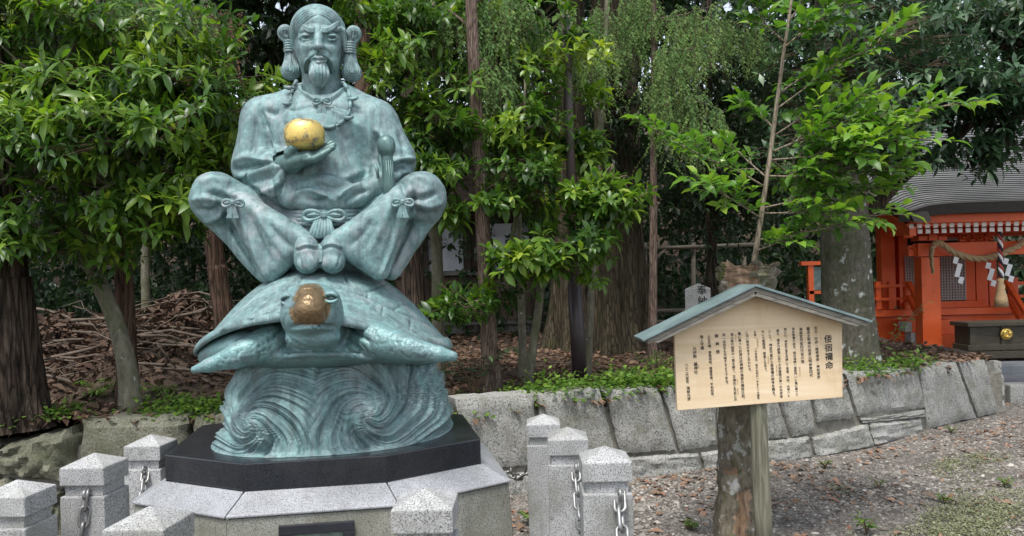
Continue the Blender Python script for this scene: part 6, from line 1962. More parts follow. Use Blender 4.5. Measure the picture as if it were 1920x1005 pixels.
MB().hexa([rp[0], rp[1], rp[1] + Vector((0, 3, 1.4)), rp[0] + Vector((0, 3, 1.4)), rp[0] + Vector((0, 0, .12)), rp[1] + Vector((0, 0, .12)), rp[1] + Vector((0, 3, 1.52)), rp[0] + Vector((0, 3, 1.52))]).build('roof', M['timber'], bd)

# ------------------------------------------------------------------ the vermilion shrine
M['red'] = simple('vermilion paint', [(0.3, (0.68, 0.10, 0.022)), (0.7, (0.78, 0.13, 0.03))], 3, 0.42, stain=(7, (0.42, 0.055, 0.022), 0.58, 0.8))
M['white'] = simple('white paint', [(0.3, (0.72, 0.71, 0.68)), (0.7, (0.82, 0.81, 0.79))], 6, 0.6)
M['lattice'] = simple('grey lattice paint', [(0.3, (0.48, 0.44, 0.42)), (0.7, (0.60, 0.55, 0.53))], 6, 0.6)
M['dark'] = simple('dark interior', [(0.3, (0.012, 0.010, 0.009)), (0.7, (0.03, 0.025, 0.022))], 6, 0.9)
M['shingle'] = simple('weathered roof shingle', [(0.3, (0.105, 0.105, 0.105)), (0.55, (0.165, 0.165, 0.163)), (0.8, (0.24, 0.24, 0.235))], 3.5, 0.55, (0.35, 1, 1), bs=30, bd=0.004, stain=(5, (0.14, 0.15, 0.13), 0.55, 0.8))
M['eave'] = simple('dark roof edge', [(0.3, (0.022, 0.02, 0.018)), (0.7, (0.06, 0.055, 0.05))], 20, 0.8, (1, 1, 8))
M['rope'] = simple('straw rope', [(0.3, (0.28, 0.18, 0.09)), (0.7, (0.52, 0.38, 0.22))], 60, 0.9)
M['paper'] = simple('white paper', [(0.3, (0.76, 0.76, 0.76)), (0.7, (0.82, 0.82, 0.82))], 6, 0.8)
YF = 12.0
shr = thing('shrine', (6.9, 13.0, 0.14), 'small vermilion shrine with grey shingle roof, lattice doors and white tipped rafters', 'shrine')
def sbox(name, x0, y0, x1, y1, y, th, mat, parent=None, bev=0.004):
    return rect(name, x0, y0, x1, y1, y, th, mat, parent or shr, bev)
GZ2 = 0.14
# roof: curved front slope in stepped courses, with a low porch verge on the left
lx, rx_ = W(1706, 386, 11.0).x, 12.2
prof = []
z0, z1 = W(1706, 384, 11.0).z, W(1780, 190, 15.2).z
for k in range(61):
    u = k / 60
    prof.append((11.0 + 4.4 * u, z0 + (z1 - z0) * (0.62 * u + 0.38 * u * u)))
V, F = [], []
xs = np.linspace(0, 1, 26)
rows = []
NC = 46
for c_ in range(NC):
    for e_ in (0, 1):
        u = (c_ + e_) / NC
        i = min(int(u * 60), 59)
        y = prof[i][0] + (prof[i + 1][0] - prof[i][0]) * (u * 60 - i)
        z = prof[i][1] + (prof[i + 1][1] - prof[i][1]) * (u * 60 - i)
        rows.append((y - (0.011 if e_ == 0 else -0.004), z + (0.016 if e_ == 0 else 0.0)))
for (y, z) in rows:
    for x in xs:
        X = lx + (rx_ - lx) * x + max(0, (y - 11.0)) * 0.05 * (1 - x)
        V.append((X, y, z - 0.30 * math.exp(-x / 0.035) * (0.35 + 0.65 * min(1, (y - 11) / 2.0)) + 0.0))
n = len(xs)
F = [(r * n + i, r * n + i + 1, (r + 1) * n + i + 1, (r + 1) * n + i) for r in range(len(rows) - 1) for i in range(n - 1)]
mb = MB(); mb.add(V, F)
roof = mb.build('roof', M['shingle'], shr)
# thick dark edge along the eave and the verge
ev = MB()
lowr = [Vector(V[i]) for i in range(n)]
for i in range(n - 1):
    a, b_ = lowr[i], lowr[i + 1]
    d = Vector((0, 0.06, -0.15))
    o = Vector((0, -0.02, 0.0))
    ev.hexa([a + d + o, b_ + d + o, b_ + d + Vector((0, .3, .02)), a + d + Vector((0, .3, .02)), a + o, b_ + o, b_ + Vector((0, .3, .06)), a + Vector((0, .3, .06))])
ev.build('eave_edge', M['eave'], roof)
ev = MB()
verge = [Vector(V[r * n]) for r in range(0, len(rows), 4)]
for a, b_ in zip(verge, verge[1:]):
    dn = Vector((0.05, 0, -0.16))
    ev.hexa([a + dn, a + dn + Vector((.25, 0, 0)), b_ + dn + Vector((.25, 0, 0)), b_ + dn, a + Vector((-.015, 0, 0)), a + Vector((.25, 0, -.01)), b_ + Vector((.25, 0, -.01)), b_ + Vector((-.015, 0, 0))])
ev.build('verge_edge', M['eave'], roof)
# boards under the eave, white rafter tips in two rows
zr = W(1720, 402, 11.1).z
fas = MB().box(((lx + .1 + rx_) / 2, 11.24, zr - 0.06), ((rx_ - lx - .1) / 2, 0.05, 0.06)).build('fascia', M['red'], shr, bevel=0.004)
soff = MB().hexa([Vector((lx + .1, 11.3, zr - .16)), Vector((rx_, 11.3, zr - .16)), Vector((rx_, 13.2, zr + .55)), Vector((lx + .1, 13.2, zr + .55)), Vector((lx + .1, 11.3, zr - .12)), Vector((rx_, 11.3, zr - .12)), Vector((rx_, 13.2, zr + .59)), Vector((lx + .1, 13.2, zr + .59))]).build('soffit', M['red'], shr)
rmesh = MB().box((0, 0, 0), (0.033, 0.30, 0.030)).mesh('rafter', M['red'])
tmesh = MB().box((0, 0, 0), (0.034, 0.006, 0.031)).mesh('rafter_tip', M['white'])
for row in (0, 1):
    for k in range(44):
        x = lx + 0.17 + k * 0.118 + row * 0.059
        if x > rx_ - .1:
            continue
        y = 11.30 + row * 0.10
        z = zr - 0.155 - row * 0.075
        o = link('rafter', rmesh, shr, False); o.location = Vector((x, y + 0.31, z)) - shr.location
        q = link('rafter_tip', tmesh, o, False); q.location = (0, -0.307, 0)
# left gable side under the verge
MB().hexa([Vector((lx + .14, 11.3, zr - .30)), Vector((lx + .24, 11.3, zr - .30)), Vector((lx + .40, 13.6, zr + .25)), Vector((lx + .30, 13.6, zr + .25)), Vector((lx + .14, 11.3, zr - .02)), Vector((lx + .24, 11.3, zr - .02)), Vector((lx + .40, 13.6, zr + .85)), Vector((lx + .30, 13.6, zr + .85))]).build('barge_board', M['red'], shr, bevel=0.005)
# porch post, beams
sbox('porch_post', 1732, 482, 1762, 668, YF - 0.15, 0.22, 'red')
sbox('post_base', 1728, 660, 1766, 672, YF - 0.18, 0.28, 'footing')
sbox('porch_post', 2010, 470, 2040, 668, YF - 0.15, 0.22, 'red')
sbox('beam', 1722, 452, 2060, 477, YF - 0.12, 0.16, 'red')
sbox('beam', 1716, 432, 2060, 442, YF + 0.3, 0.12, 'red')
for x in (1731, 1750, 1768):
    sbox('bracket', x - 8, 438 + (x != 1750) * 4, x + 8, 451, YF - 0.16, 0.24, 'red')
sbox('bracket_cap', 1738, 428, 1762, 437, YF - 0.2, 0.3, 'red')
# carved panel above the beam: scrolls
cv = MB()
rg2 = random.Random(3)
for k in range(26):
    x, y = 1806 + rg2.uniform(0, 50), 424 + rg2.uniform(0, 26)
    c = W(x, y, YF + .02); r_ = rg2.uniform(.03, .06)
    cv.tube([c + Vector((math.cos(t_) * r_ * (1 - t_ / 9), -0.02, math.sin(t_) * r_ * (1 - t_ / 9))) for t_ in np.linspace(0, 5.5, 9)], 0.014, 5)
carv = sbox('carved_panel', 1800, 420, 1862, 452, YF + .03, .06, 'red')
co = cv.build('carving', M['red'], carv, smooth=True)
co['kind'] = 'stuff'
cv = MB()
for k in range(10):
    x, y = 1704 + rg2.uniform(0, 30), 462 + rg2.uniform(0, 20)
    c = W(x, y, YF - .02); r_ = rg2.uniform(.03, .06)
    cv.tube([c + Vector((math.cos(t_) * r_ * (1 - t_ / 9), -0.02, math.sin(t_) * r_ * (1 - t_ / 9))) for t_ in np.linspace(0, 5.5, 9)], 0.018, 5)
carv = sbox('beam_nose', 1704, 462, 1735, 480, YF - .02, .10, 'red')
co = cv.build('carving', M['red'], carv, smooth=True)
co['kind'] = 'stuff'
# hall behind: posts, lattice doors, red rails
YH = 13.3
sbox('back_wall', 1650, 400, 1700, 572, YH + .1, 0.1, 'red')
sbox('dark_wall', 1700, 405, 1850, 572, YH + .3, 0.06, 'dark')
for x0, x1 in ((1657, 1677), (1688, 1698), (1812, 1826), (1832, 1850)):
    sbox('hall_post', x0, 428, x1, 576, YH - .05, 0.2, 'red')
def lattice(x0, y0, x1, y1, nx, nz_, y):
    fr_ = sbox('lattice_door', x0 - 3, y0 - 3, x1 + 3, y1 + 3, y + .06, 0.03, 'dark')
    p, q = W(x0, y1, y), W(x1, y0, y)
    for k in range(nx + 1):
        x = lerp(p.x, q.x, k / nx)
        MB().box((x, y + .03, (p.z + q.z) / 2), (0.0085, 0.014, (q.z - p.z) / 2)).build('bar', M['lattice'], fr_)
    for k in range(nz_ + 1):
        z = lerp(p.z, q.z, k / nz_)
        MB().box(((p.x + q.x) / 2, y + .028, z), ((q.x - p.x) / 2, 0.012, 0.0085)).build('bar', M['lattice'], fr_)
lattice(1764, 478, 1810, 562, 9, 16, YH - .1)
lattice(1701, 478, 1729, 562, 6, 16, YH - .1)
lattice(1768, 424, 1806, 450, 8, 5, YH - .1)
sbox('door_rail', 1700, 565, 1850, 580, YH - .2, 0.16, 'red')
sbox('floor_edge', 1636, 578, 1960, 590, YH - .55, 0.5, 'red')
sbox('floor_skirt', 1640, 591, 1960, 640, YH - .4, 0.1, 'red')
sbox('step', 1700, 600, 1790, 628, YH - .75, 0.3, 'red')
sbox('step', 1690, 629, 1800, 665, YH - .95, 0.3, 'red')
for x0, y0, x1, y1 in ((1698, 604, 1710, 622), (1709, 624, 1721, 644), (1720, 646, 1732, 664)):
    sbox('step_stone', x0, y0, x1, y1, YH - 1.2, 0.2, 'granite')
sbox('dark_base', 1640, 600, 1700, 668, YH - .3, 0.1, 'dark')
# railing on the left with its sloping rail, and on the right
for y0, y1 in ((533, 539), (558, 563)):
    sbox('rail', 1642, y0, 1708, y1, YH - .6, 0.06, 'red')
for x in (1648, 1672, 1702):
    sbox('rail_post', x - 4, 528, x + 4, 580, YH - .58, 0.08, 'red')
for dz in (0, 26):
    MB().beam(W(1704, 530 + dz, YH - .6), W(1734, 592 + dz, YH - 1.1), 0.07, 0.07).build('slope_rail', M['red'], shr)
    MB().beam(W(1886, 528 + dz, YH - .6), W(1925, 590 + dz, YH - 1.1), 0.07, 0.07).build('slope_rail', M['red'], shr)
for y0, y1 in ((527, 534), (552, 558)):
    sbox('rail', 1868, y0, 1990, y1, YH + .3, 0.06, 'red')
for x in (1862, 1903):
    sbox('rail_post', x - 6, 480 if x == 1862 else 520, x + 6, 580, YH + .2, 0.1, 'red')
MB().beam(W(1640, 385, 13.4), W(1704, 432, 11.6), 0.14, 0.24).build('side_beam', M['red'], shr, bevel=0.01)
sbox('side_post', 1655, 430, 1672, 580, YH - .3, 0.16, 'red')
# thick straw rope hung across the porch
rp = [(1749, 512), (1747, 470), (1760, 455), (1790, 474), (1830, 485), (1865, 480), (1900, 466), (1935, 448), (1990, 448)]
rs = spline([W(x, y, YF - .30) for x, y in rp], 6)
rope = thing('straw_rope', tuple(rs[0]), 'thick twisted straw rope slung across the shrine porch', 'rope')
for ph in (0, 2.1, 4.2):
    q = []
    for i, p in enumerate(rs):
        a = i * 0.95 + ph
        th_ = 0.027 * min(1, 0.55 + i / 14)
        q.append(p + Vector((0, math.cos(a), math.sin(a))) * th_)
    MB().tube(q, [0.029 * min(1, 0.55 + i / 14) for i in range(len(q))], 8).build('strand', M['rope'], rope, smooth=True)
for i, (x, y, h_) in enumerate(((1795, 482, 50), (1856, 492, 44), (1889, 484, 44))):
    t = thing('paper_streamer', tuple(W(x, y, YF - .30)), ['white zigzag paper streamer hanging left under the straw rope, before the lattice', 'white zigzag paper streamer hanging beside the bell rope on its left', 'white zigzag paper streamer hanging beside the bell rope on its right'][i], 'streamer', 'paper streamers on the straw rope')
    for k in range(4):
        c = W(x + (2 if k % 2 else -3) + k * 1.6, y + 6 + k * h_ / 4, YF - .30)
        MB().box(c, (0.036, 0.004, S(h_ / 4, YF) / 2), Matrix.Rotation(rad(18), 3, 'Y')).build('fold', M['paper'], t)
# bell rope with tassel
bell = thing('bell_rope', tuple(W(1875, 420, YF - .5)), 'striped bell rope with a straw tassel hanging over the offering box', 'bell rope')
M['cord_dark'] = simple('dark cord', [(0.3, (0.03, 0.02, 0.03)), (0.7, (0.06, 0.04, 0.05))], 40, 0.9)
M['cord_red'] = simple('red cord', [(0.3, (0.33, 0.05, 0.04)), (0.7, (0.42, 0.08, 0.06))], 40, 0.9)
pa, pb_ = W(1874, 418, YF - .5), W(1877, 522, YF - .5)
for ph, mt_ in ((0, 'cord_dark'), (2.1, 'paper'), (4.2, 'cord_red')):
    q = [pa.lerp(pb_, k / 30) + Vector((math.cos(k * 0.8 + ph), math.sin(k * 0.8 + ph), 0)) * 0.02 for k in range(31)]
    MB().tube(q, 0.02, 6).build('strand', M[mt_], bell, smooth=True)
pc_ = W(1876, 522, YF - .5)
MB().lathe((pc_.x, pc_.y, pc_.z - 0.42), [(0.10, 0), (0.085, .12), (0.055, .26), (0.06, .30), (0.04, .36), (0.05, .42)], 14).build('tassel', M['rope'], bell, smooth=True)
# offering box
M['box_wood'] = wood('dark oiled box wood', [(0.3, (0.030, 0.026, 0.018)), (0.7, (0.085, 0.072, 0.05))], 3, (1.2, 10, 10), 0.55)
YO = 11.1
ob_ = thing('offering_box', tuple(W(1870, 672, YO)), 'dark wooden offering box with a round gold comma crest on its front', 'box')
ob_.location.z = GZ2
p0, p1 = W(1815, 672, YO), W(1960, 602, YO)
xa, xb, za, zb = p0.x, p1.x, p0.z, p1.z
dpt = 0.36
MB().box(((xa + xb) / 2, YO + dpt / 2, (za + zb) / 2), ((xb - xa) / 2 - .02, dpt / 2, (zb - za) / 2 - .04)).build('body', M['box_wood'], ob_, bevel=0.006)
MB().box(((xa + xb) / 2, YO + dpt / 2 - .02, zb - .02), ((xb - xa) / 2 + .03, dpt / 2 + .05, 0.03)).build('rim', M['box_wood'], ob_, bevel=0.006)
MB().box(((xa + xb) / 2, YO + dpt / 2 - .02, za + .045), ((xb - xa) / 2 + .03, dpt / 2 + .04, 0.05)).build('plinth', M['box_wood'], ob_, bevel=0.006)
MB().box(((xa + xb) / 2, YO + dpt / 2 - .02, za + .15), ((xb - xa) / 2 + .015, dpt / 2 + .02, 0.04)).build('base_rail', M['box_wood'], ob_, bevel=0.006)
for x in (xa + .07, xa + .52, xb - .07):
    MB().box((x, YO - .004, (za + zb) / 2), (0.045, 0.02, (zb - za) / 2 - .05)).build('stile', M['box_wood'], ob_, bevel=0.004)
for x in (xa + .02, xb - .1):
    MB().box((x + .04, YO + .05, za - .03), (0.09, 0.06, 0.03)).build('foot', M['box_wood'], ob_, bevel=0.006)
cc = W(1887, 626, YO - .03)
crest = MB()
crest.lathe((0, 0, 0), [(0.05, -.004), (0.088, 0), (0.088, .008), (0.05, .016)], 24)
for i, v in enumerate(crest.v):
    crest.v[i] = (cc.x + v[0], cc.y - v[2], cc.z + v[1])
M['gold_plain'] = simple('gold crest', [(0.3, (0.62, 0.42, 0.10)), (0.7, (0.76, 0.55, 0.17))], 20, 0.35, metal=0.85)
cr_ = crest.build('crest', M['gold_plain'], ob_, smooth=True)
for k in range(3):
    a0 = k * 2.094
    pts, rs_ = [], []
    for j in range(8):
        u = j / 7
        rr_ = 0.036 + 0.030 * u
        a = a0 + u * 2.0
        pts.append(cc + Vector((math.cos(a) * rr_, -0.018, math.sin(a) * rr_))); rs_.append(0.026 * (1 - u) ** 0.8 + 0.003)
    MB().tube(pts, rs_, 8).build('comma', M['gold_plain'], cr_, smooth=True)
# stone steps and kerb beside the wall's end
M['slab'] = granite('dark grey paving stone', (0.24, 0.25, 0.265), (0.17, 0.175, 0.19), (0.08, 0.08, 0.09), 120)
for nm, y0, z_, th_, x0 in (('stone_step', 10.6, 0.20, 0.14, 6.0), ('stone_step', 9.9, 0.07, 0.12, 6.05)):
    st = MB().box((x0 + 2.2, y0 + .6, z_ - th_ / 2 + 0.02), (2.2, 0.6, th_ / 2 + 0.02)).build(nm, M['slab'], bevel=0.01)
    tag(st, 'upper grey stone step before the offering box' if y0 > 10 else 'lower grey stone step at the end of the retaining wall', 'step')
kb = MB().box((8.0, 8.95, 0.10), (2.35, 0.13, 0.13)).build('kerb_stone', M['stone'], bevel=0.02)
tag(kb, 'low rough kerb stone crossing to the wall end below the shrine steps', 'kerb')
# small red frame with a poster behind the great trunk
yn = 11.2
nf = thing('poster_frame', tuple(ground_pt(1525, yn)), 'red framed poster stand half hidden behind the lichen covered trunk', 'sign')
rect('frame_post', 1518, 490, 1525, 600, yn, 0.07, 'red', nf)
rect('frame_rail', 1503, 490, 1552, 497, yn - .02, 0.1, 'red', nf)
rect('frame_rail', 1518, 545, 1552, 551, yn, 0.06, 'red', nf)
rect('frame_post', 1580, 490, 1587, 600, yn, 0.07, 'red', nf)
M['poster'] = simple('dark printed poster', [(0.3, (0.04, 0.07, 0.07)), (0.5, (0.10, 0.16, 0.15)), (0.75, (0.36, 0.33, 0.28))], 5, 0.4)
rect('poster', 1526, 500, 1579, 543, yn + .02, 0.02, 'poster', nf)
# ------------------------------------------------------------------ ground cover, gravel, fallen leaves, brush
def in_view(P, m=60, my=60):
    px, py = proj(P)
    return (px > -m) & (px < 1920 + m) & (py > 0) & (py < 1005 + my)
def scatter(name, label, cat, P, L, wd, mat, rng, tilt=0.35, fine=False, curl=0.6, fold=0.2, var=None, lift=0.01):
    n = len(P)
    a = rng.uniform(0, 2 * np.pi, n)
    D = np.stack([np.cos(a), np.sin(a), rng.normal(0, tilt, n)], 1)
    U = np.stack([rng.normal(0, tilt, n), rng.normal(0, tilt, n), np.ones(n)], 1)
    V, F, k = leaf_arrays(P + np.array([0, 0, lift]), D, U, L, wd, rng, fold, curl, fine)
    var = rng.random(n) if var is None else var
    o = link(name, np_mesh(name, V, F, M[mat], False, np.repeat(var, k)))
    return tag(o, label, cat, None, 'stuff')
rng = np.random.default_rng(91)
# gravel: low stones on the open ground in view
n = 112000
yy = 3.2 + 8.4 * rng.random(n) ** 1.5
xx = rng.uniform(-0.15, 0.95, n) * yy
P = np.stack([xx, yy, np.zeros(n)], 1)
ok_ = in_view(P, 700, 90)
keep = ok_ & (yy < wall_y(xx) - 0.02) | (ok_ & (xx > 5.4))
P = P[keep]
P[:, 2] = ground_z(P[:, 0], P[:, 1])
n = len(P)
oct_ = np.array([[1, 0, 0], [0, 1, 0], [-1, 0, 0], [0, -1, 0], [0, 0, 1], [0.6, 0.6, 0.55]], float)
tri = np.array([[0, 5, 4], [5, 1, 4], [1, 2, 4], [2, 3, 4], [3, 0, 4], [0, 1, 5]])
s_ = rng.lognormal(np.log(0.0100), 0.40, n)
sc3 = np.stack([s_ * rng.uniform(.8, 1.4, n), s_ * rng.uniform(.6, 1.1, n), s_ * rng.uniform(.4, .8, n)], 1)
a = rng.uniform(0, 2 * np.pi, n)
v = oct_[None] * sc3[:, None] * rng.uniform(.75, 1.25, (n, 6, 1))
V = np.stack([v[..., 0] * np.cos(a)[:, None] - v[..., 1] * np.sin(a)[:, None], v[..., 0] * np.sin(a)[:, None] + v[..., 1] * np.cos(a)[:, None], v[..., 2]], -1) + P[:, None]
F = (np.arange(n)[:, None, None] * 6 + tri[None]).reshape(-1, 3)
pv = np.clip(rng.normal(0.47, 0.24, n) + 0.10 * np.sin(P[:, 0] * 2.3 + P[:, 1]), 0, 1)
tag(link('gravel', np_mesh('gravel', V.reshape(-1, 3), F, M['pebble'], False, np.repeat(pv, 6))), 'mixed grey and pinkish gravel lying on the open ground', 'gravel', None, 'stuff')
# fallen leaves on the gravel, thick along the wall
n = 9000
yy = 3.2 + 8 * rng.random(n)
xx = rng.uniform(-0.1, 1.1, n) * yy
d = wall_y(xx) - yy
w = (np.exp(-np.clip(d, 0, 9) / 0.9) * 0.95 + 0.15) * np.clip(0.75 + 0.9 * np.sin(xx * 4.1 + 2 * np.sin(yy * 2.7)) * np.sin(yy * 5.3 + 1.5 * np.sin(xx * 3.1)), 0.05, 1.4)
keep = (rng.random(n) < w) & (d > 0.03) | ((xx > 5.5) & (rng.random(n) < 0.4))
P = np.stack([xx, yy, ground_z(xx, yy)], 1)[keep]
P = P[in_view(P, 600)]
v_ = np.where(rng.random(len(P)) < 0.25, 0.85 + 0.12 * rng.random(len(P)), 0.3 + 0.6 * rng.random(len(P)))
scatter('fallen_leaves', 'dry brown and rusty leaves fallen on the gravel', 'leaves', P, rng.uniform(0.035, 0.11, len(P)), 0.22, 'leaf_dry', rng, 0.25, lift=0.016, var=v_)
# leaf litter on the raised bed
n = 32000
xx = rng.uniform(-8.5, 5.2, n); yy = wall_y(xx) + 0.05 + 7.0 * rng.random(n) ** 1.3
P = np.stack([xx, yy, terrace_z(xx, yy)], 1)
P = P[in_view(P, 600)]
scatter('leaf_litter', 'dry brown leaf litter covering the raised bed', 'leaves', P, rng.uniform(0.05, 0.125, len(P)), 0.22, 'leaf_dry', rng, 0.35, lift=0.012, var=np.clip(rng.normal(0.45, 0.22, len(P)), 0, 0.86))
# low weeds along the top of the wall
def weeds(name, label, pts, n_leaf, L, rng, mat='leaf_weed', h=0.10, r=0.07):
    P0 = np.repeat(np.array(pts), n_leaf, 0)
    m = len(P0)
    off = np.stack([rng.normal(0, r, m), rng.normal(0, r, m), np.abs(rng.normal(0, h * 0.6, m)) + 0.01], 1)
    P = P0 + off
    D = unit(off * np.array([1, 1, 0.3]) + rng.normal(0, 0.03, (m, 3)))
    U = np.tile([[0, 0, 1.0]], (m, 1)) + rng.normal(0, 0.3, (m, 3))
    V, F, k = leaf_arrays(P, D, U, L * rng.uniform(.5, 1.3, m), 0.33, rng, 0.15, 0.4)
    var = np.clip(rng.random(m) * 0.6 + off[:, 2] / h * 0.25, 0, 1)
    return V, F, np.repeat(var, k)
def weed_band(name, label, pxs, n, L, n_leaf=22, h=0.1, mat='leaf_weed', depth=0.5):
    pts = []
    for k in range(n):
        x = rng.uniform(*pxs)
        a_, _ = ray(x, 700)
        y0 = 6.0
        for _ in range(6):
            y0 = float(wall_y(a_ * y0))
        y = y0 + 0.14 + depth * rng.random() ** 1.6
        pts.append((a_ * y, y, float(terrace_z(np.array(a_ * y), np.array(y)))))
    V, F, var = weeds(name, label, pts, n_leaf, L, rng, h=h)
    tag(link(name, np_mesh(name, V, F, M[mat], False, var)), label, 'weeds', None, 'stuff')
weed_band('weeds', 'bright green weeds growing along the top of the wall', (1000, 1262), 150, 0.05, 24, 0.11)
weed_band('weeds', 'low green weeds behind the pedestal on the left', (262, 460), 80, 0.042, 22, 0.07)
weed_band('weeds', 'sparse green weeds at the foot of the lichen covered trunk', (1580, 1740), 50, 0.05, 20, 0.10, depth=0.6)
weed_band('weeds', 'scattered weeds above the boulders at the left edge', (0, 140), 40, 0.04, 18, 0.05, depth=0.4)
weed_band('weeds', 'small green weeds around the conifer foot', (840, 1000), 40, 0.045, 20, 0.07, depth=0.8)
# moss and short grass patches on the gravel
pts = []
for k in range(2600):
    px_, py_ = rng.uniform(1560, 2250), rng.uniform(850, 1040)
    f_ = math.sin(px_ * 0.021 + 1.3) + math.sin(py_ * 0.055 + px_ * 0.013) + 0.9 * min(1.3, (px_ - 1760) / 170) + 0.5 * (py_ - 900) / 60 - 0.45 + rng.normal(0, 0.55)
    if f_ > 0.55:
        p = WZ(px_, py_, 0.01)
        pts.append((p.x, p.y, float(ground_z(np.array(p.x), np.array(p.y)))))
V, F, var = weeds('ground_moss', '', pts, 20, 0.018, rng, h=0.013, r=0.035)
tag(link('ground_moss', np_mesh('ground_moss', V, F, M['moss'], False, var)), 'pale green moss and short grass patches on the gravel', 'moss', None, 'stuff')
# single seedlings on the gravel
SEED = []
for k, (px_, py_, n_, sz, lab) in enumerate(((1547, 878, 9, 0.05, 'small green seedling at the wall foot right of the notice board'), (1783, 812, 8, 0.04, 'tiny seedling below the wall end on the gravel'), (1885, 914, 12, 0.05, 'green seedling standing up from the moss on the right'), (1772, 945, 9, 0.05, 'seedling on the gravel left of the moss patch'), (1625, 1000, 10, 0.06, 'leafy seedling at the bottom edge of the gravel'), (997, 985, 10, 0.06, 'bright weed beside the granite post foot'), (1296, 995, 10, 0.05, 'small weed at the stump foot'), (1648, 915, 7, 0.04, 'tiny weed in the middle of the gravel'))):
    p = WZ(px_, py_, 0.0)
    SEED.append((p, n_, sz, lab))
# ---- brush heap
yb3 = 8.0
c0 = ground_pt(245, yb3, 0)
heap = thing('brush_heap', tuple(c0), 'heap of cut branches and dry brown leaves behind the left trunks', 'brush heap')
def heap_z(x, y):
    u = (x - c0.x) / 1.5; v = (y - yb3) / 1.0
    return c0.z - 0.14 + 0.80 * np.exp(-np.abs(u) ** 2.6) * np.exp(-v * v) * (1 + 0.12 * np.sin(x * 5) + 0.1 * np.sin(x * 9 + y * 4)) + 0.10 * (x - c0.x) * np.exp(-u * u) 
nx, ny = 46, 30
X, Y = np.meshgrid(np.linspace(c0.x - 2.4, c0.x + 2.4, nx), np.linspace(yb3 - 1.6, yb3 + 1.8, ny), indexing='ij')
Z = np.where(heap_z(X, Y) > terrace_z(X, Y), heap_z(X, Y) + rng.normal(0, 0.02, X.shape), terrace_z(X, Y) - 0.25)
I = (np.arange(nx - 1)[:, None] * ny + np.arange(ny - 1)[None]).ravel()
hb = link('mould', np_mesh('mould', np.stack([X, Y, Z], -1).reshape(-1, 3), np.stack([I, I + ny, I + ny + 1, I + 1], 1), M['soil'], True), heap)
n = 7000
xx = c0.x + rng.normal(0, 1.0, n); yy = yb3 - 0.2 + rng.normal(0, 0.6, n)
hz = np.maximum(heap_z(xx, yy), terrace_z(xx, yy))
P = np.stack([xx, yy, hz + rng.uniform(0, 0.05, n)], 1)
o = scatter('dry_leaves', None, None, P, rng.uniform(0.06, 0.15, n), 0.2, 'leaf_dry_shaded', rng, 0.7, var=np.clip(rng.normal(0.42, 0.22, n), 0, 0.95))
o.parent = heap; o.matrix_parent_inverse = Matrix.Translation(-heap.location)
for k in range(105):
    x, y = c0.x + rng.uniform(-1.75, 1.5), yb3 - 0.55 + rng.normal(0, 0.38)
    z = float(heap_z(np.array(x), np.array(y))) + rng.uniform(0.0, 0.10)
    L = rng.uniform(0.35, 1.3)
    a = rng.normal(0, 0.55) + (math.pi if rng.random() < .5 else 0)
    tl = rng.normal(0.05, 0.28)
    d = Vector((math.cos(a), math.sin(a) * 0.6, tl)).normalized()
    p0_ = Vector((x, y, z))
    bend = Vector(rng.normal(0, 0.09, 3)) * L
    pts = [p0_ + d * L * (t_ - 0.5) + bend * math.sin(t_ * 3.1) + Vector(rng.normal(0, 0.012, 3)) for t_ in np.linspace(0, 1, 6)]
    for q in pts:
        q.z = max(q.z, float(terrace_z(np.array(q.x), np.array(q.y))) + .01)
    r_ = rng.uniform(0.006, 0.02) * (1.0 if L < 1 else 1.2)
    mb = MB().tube(pts, [r_, r_ * .95, r_ * .85, r_ * .75, r_ * .6, r_ * .4], 5)
    for s2 in range(rng.integers(0, 4)):
        i = rng.integers(1, 5)
        mb.tube([pts[i], pts[i] + d * L * 0.12 + Vector(rng.normal(0, 0.08, 3)), pts[i] + d * L * 0.25 + Vector(rng.normal(0, 0.15, 3))], [r_ * .5, r_ * .4, r_ * .2], 4)
    mb.build('branch', M['dead_branch'], heap, smooth=True)
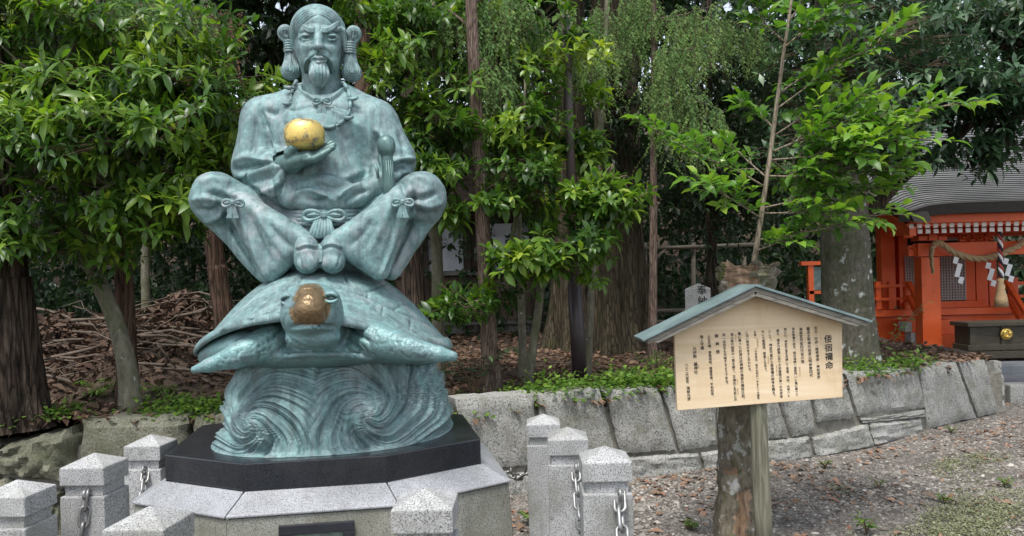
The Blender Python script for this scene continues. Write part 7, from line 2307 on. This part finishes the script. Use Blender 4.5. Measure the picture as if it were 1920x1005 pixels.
# ---- plants one can tell apart
def plant(name, label, cat, px, y, n_st, h, L, mat, wd=0.2, seed=0, droop=0.6, per=9, at_=None, group=None):
    r = np.random.default_rng(seed)
    g_ = at_ or ground_pt(px, y, 0)
    t = thing(name, tuple(g_), label, cat, group)
    mb = MB(); P, D, U, ln, var = [], [], [], [], []
    for k in range(n_st):
        a = 2 * math.pi * k / n_st + r.normal(0, .3)
        out = Vector((math.cos(a), math.sin(a), 0))
        hh = h * r.uniform(.6, 1.1)
        pts = [g_ + out * hh * 0.55 * u ** 1.3 + Vector((0, 0, hh * (u - droop * 0.55 * u ** 3))) for u in np.linspace(0, 1, 6)]
        mb.tube(pts, [0.006, .005, .0045, .004, .003, .002], 4, cap=False)
        for j in range(per):
            u = 0.3 + 0.7 * (j + 1) / per
            i = min(int(u * 5), 4); p = pts[i].lerp(pts[i + 1], min(1, u * 5 - i))
            f_ = (pts[i + 1] - pts[i]).normalized(); sd = f_.cross(Vector((0, 0, 1))).normalized() * (1 if j % 2 else -1)
            P.append(p); D.append(f_ * 0.6 + sd * (j < per - 1) + Vector((0, 0, r.normal(-.25, .15)))); U.append(Vector((r.normal(0, .2), r.normal(0, .2), 1)))
            ln.append(L * r.uniform(.7, 1.2) * (1.1 - 0.4 * u)); var.append(r.random() * 0.8)
    mb.build('stems', M['twig'], t, smooth=True)['kind'] = 'stuff'
    foliage(t, np.array(P), np.array(D), np.array(U), np.array(ln), np.array(var), mat, wd, fine=True, name='leaves')
plant('leafy_shrub', 'small dark shrub with drooping leaves beside the turtle flipper', 'shrub', 886, 6.35, 9, 0.60, 0.13, 'leaf_blue', 0.18, 1)
plant('fern', 'green fern like plant in front of the brush heap', 'fern', 190, 6.6, 11, 0.38, 0.085, 'leaf_weed', 0.14, 2, 0.8, 16)
plant('fern', 'small fern at the foot of the left cedar trunk', 'fern', 300, 6.6, 8, 0.26, 0.07, 'leaf_weed', 0.14, 3, 0.8, 14)
plant('leafy_shrub', 'tall weed with narrow leaves standing before the thin knobbly trunk', 'shrub', 1232, 7.2, 8, 0.42, 0.10, 'leaf_weed', 0.13, 4, 0.5, 11)
plant('leafy_shrub', 'thin shrub growing beside the lichen covered trunk before the shrine', 'shrub', 1655, 8.3, 6, 0.8, 0.13, 'leaf_bright', 0.18, 5, 0.3, 8)

for k, (p, n_, sz, lab) in enumerate(SEED):
    plant('seedling', lab, 'seedling', 0, 0, 3 + n_ // 4, 0.085 if sz < 0.06 else 0.11, sz * 1.0, 'leaf_weed', 0.24, 100 + k, 0.3, 5, p, 'seedlings in the gravel')
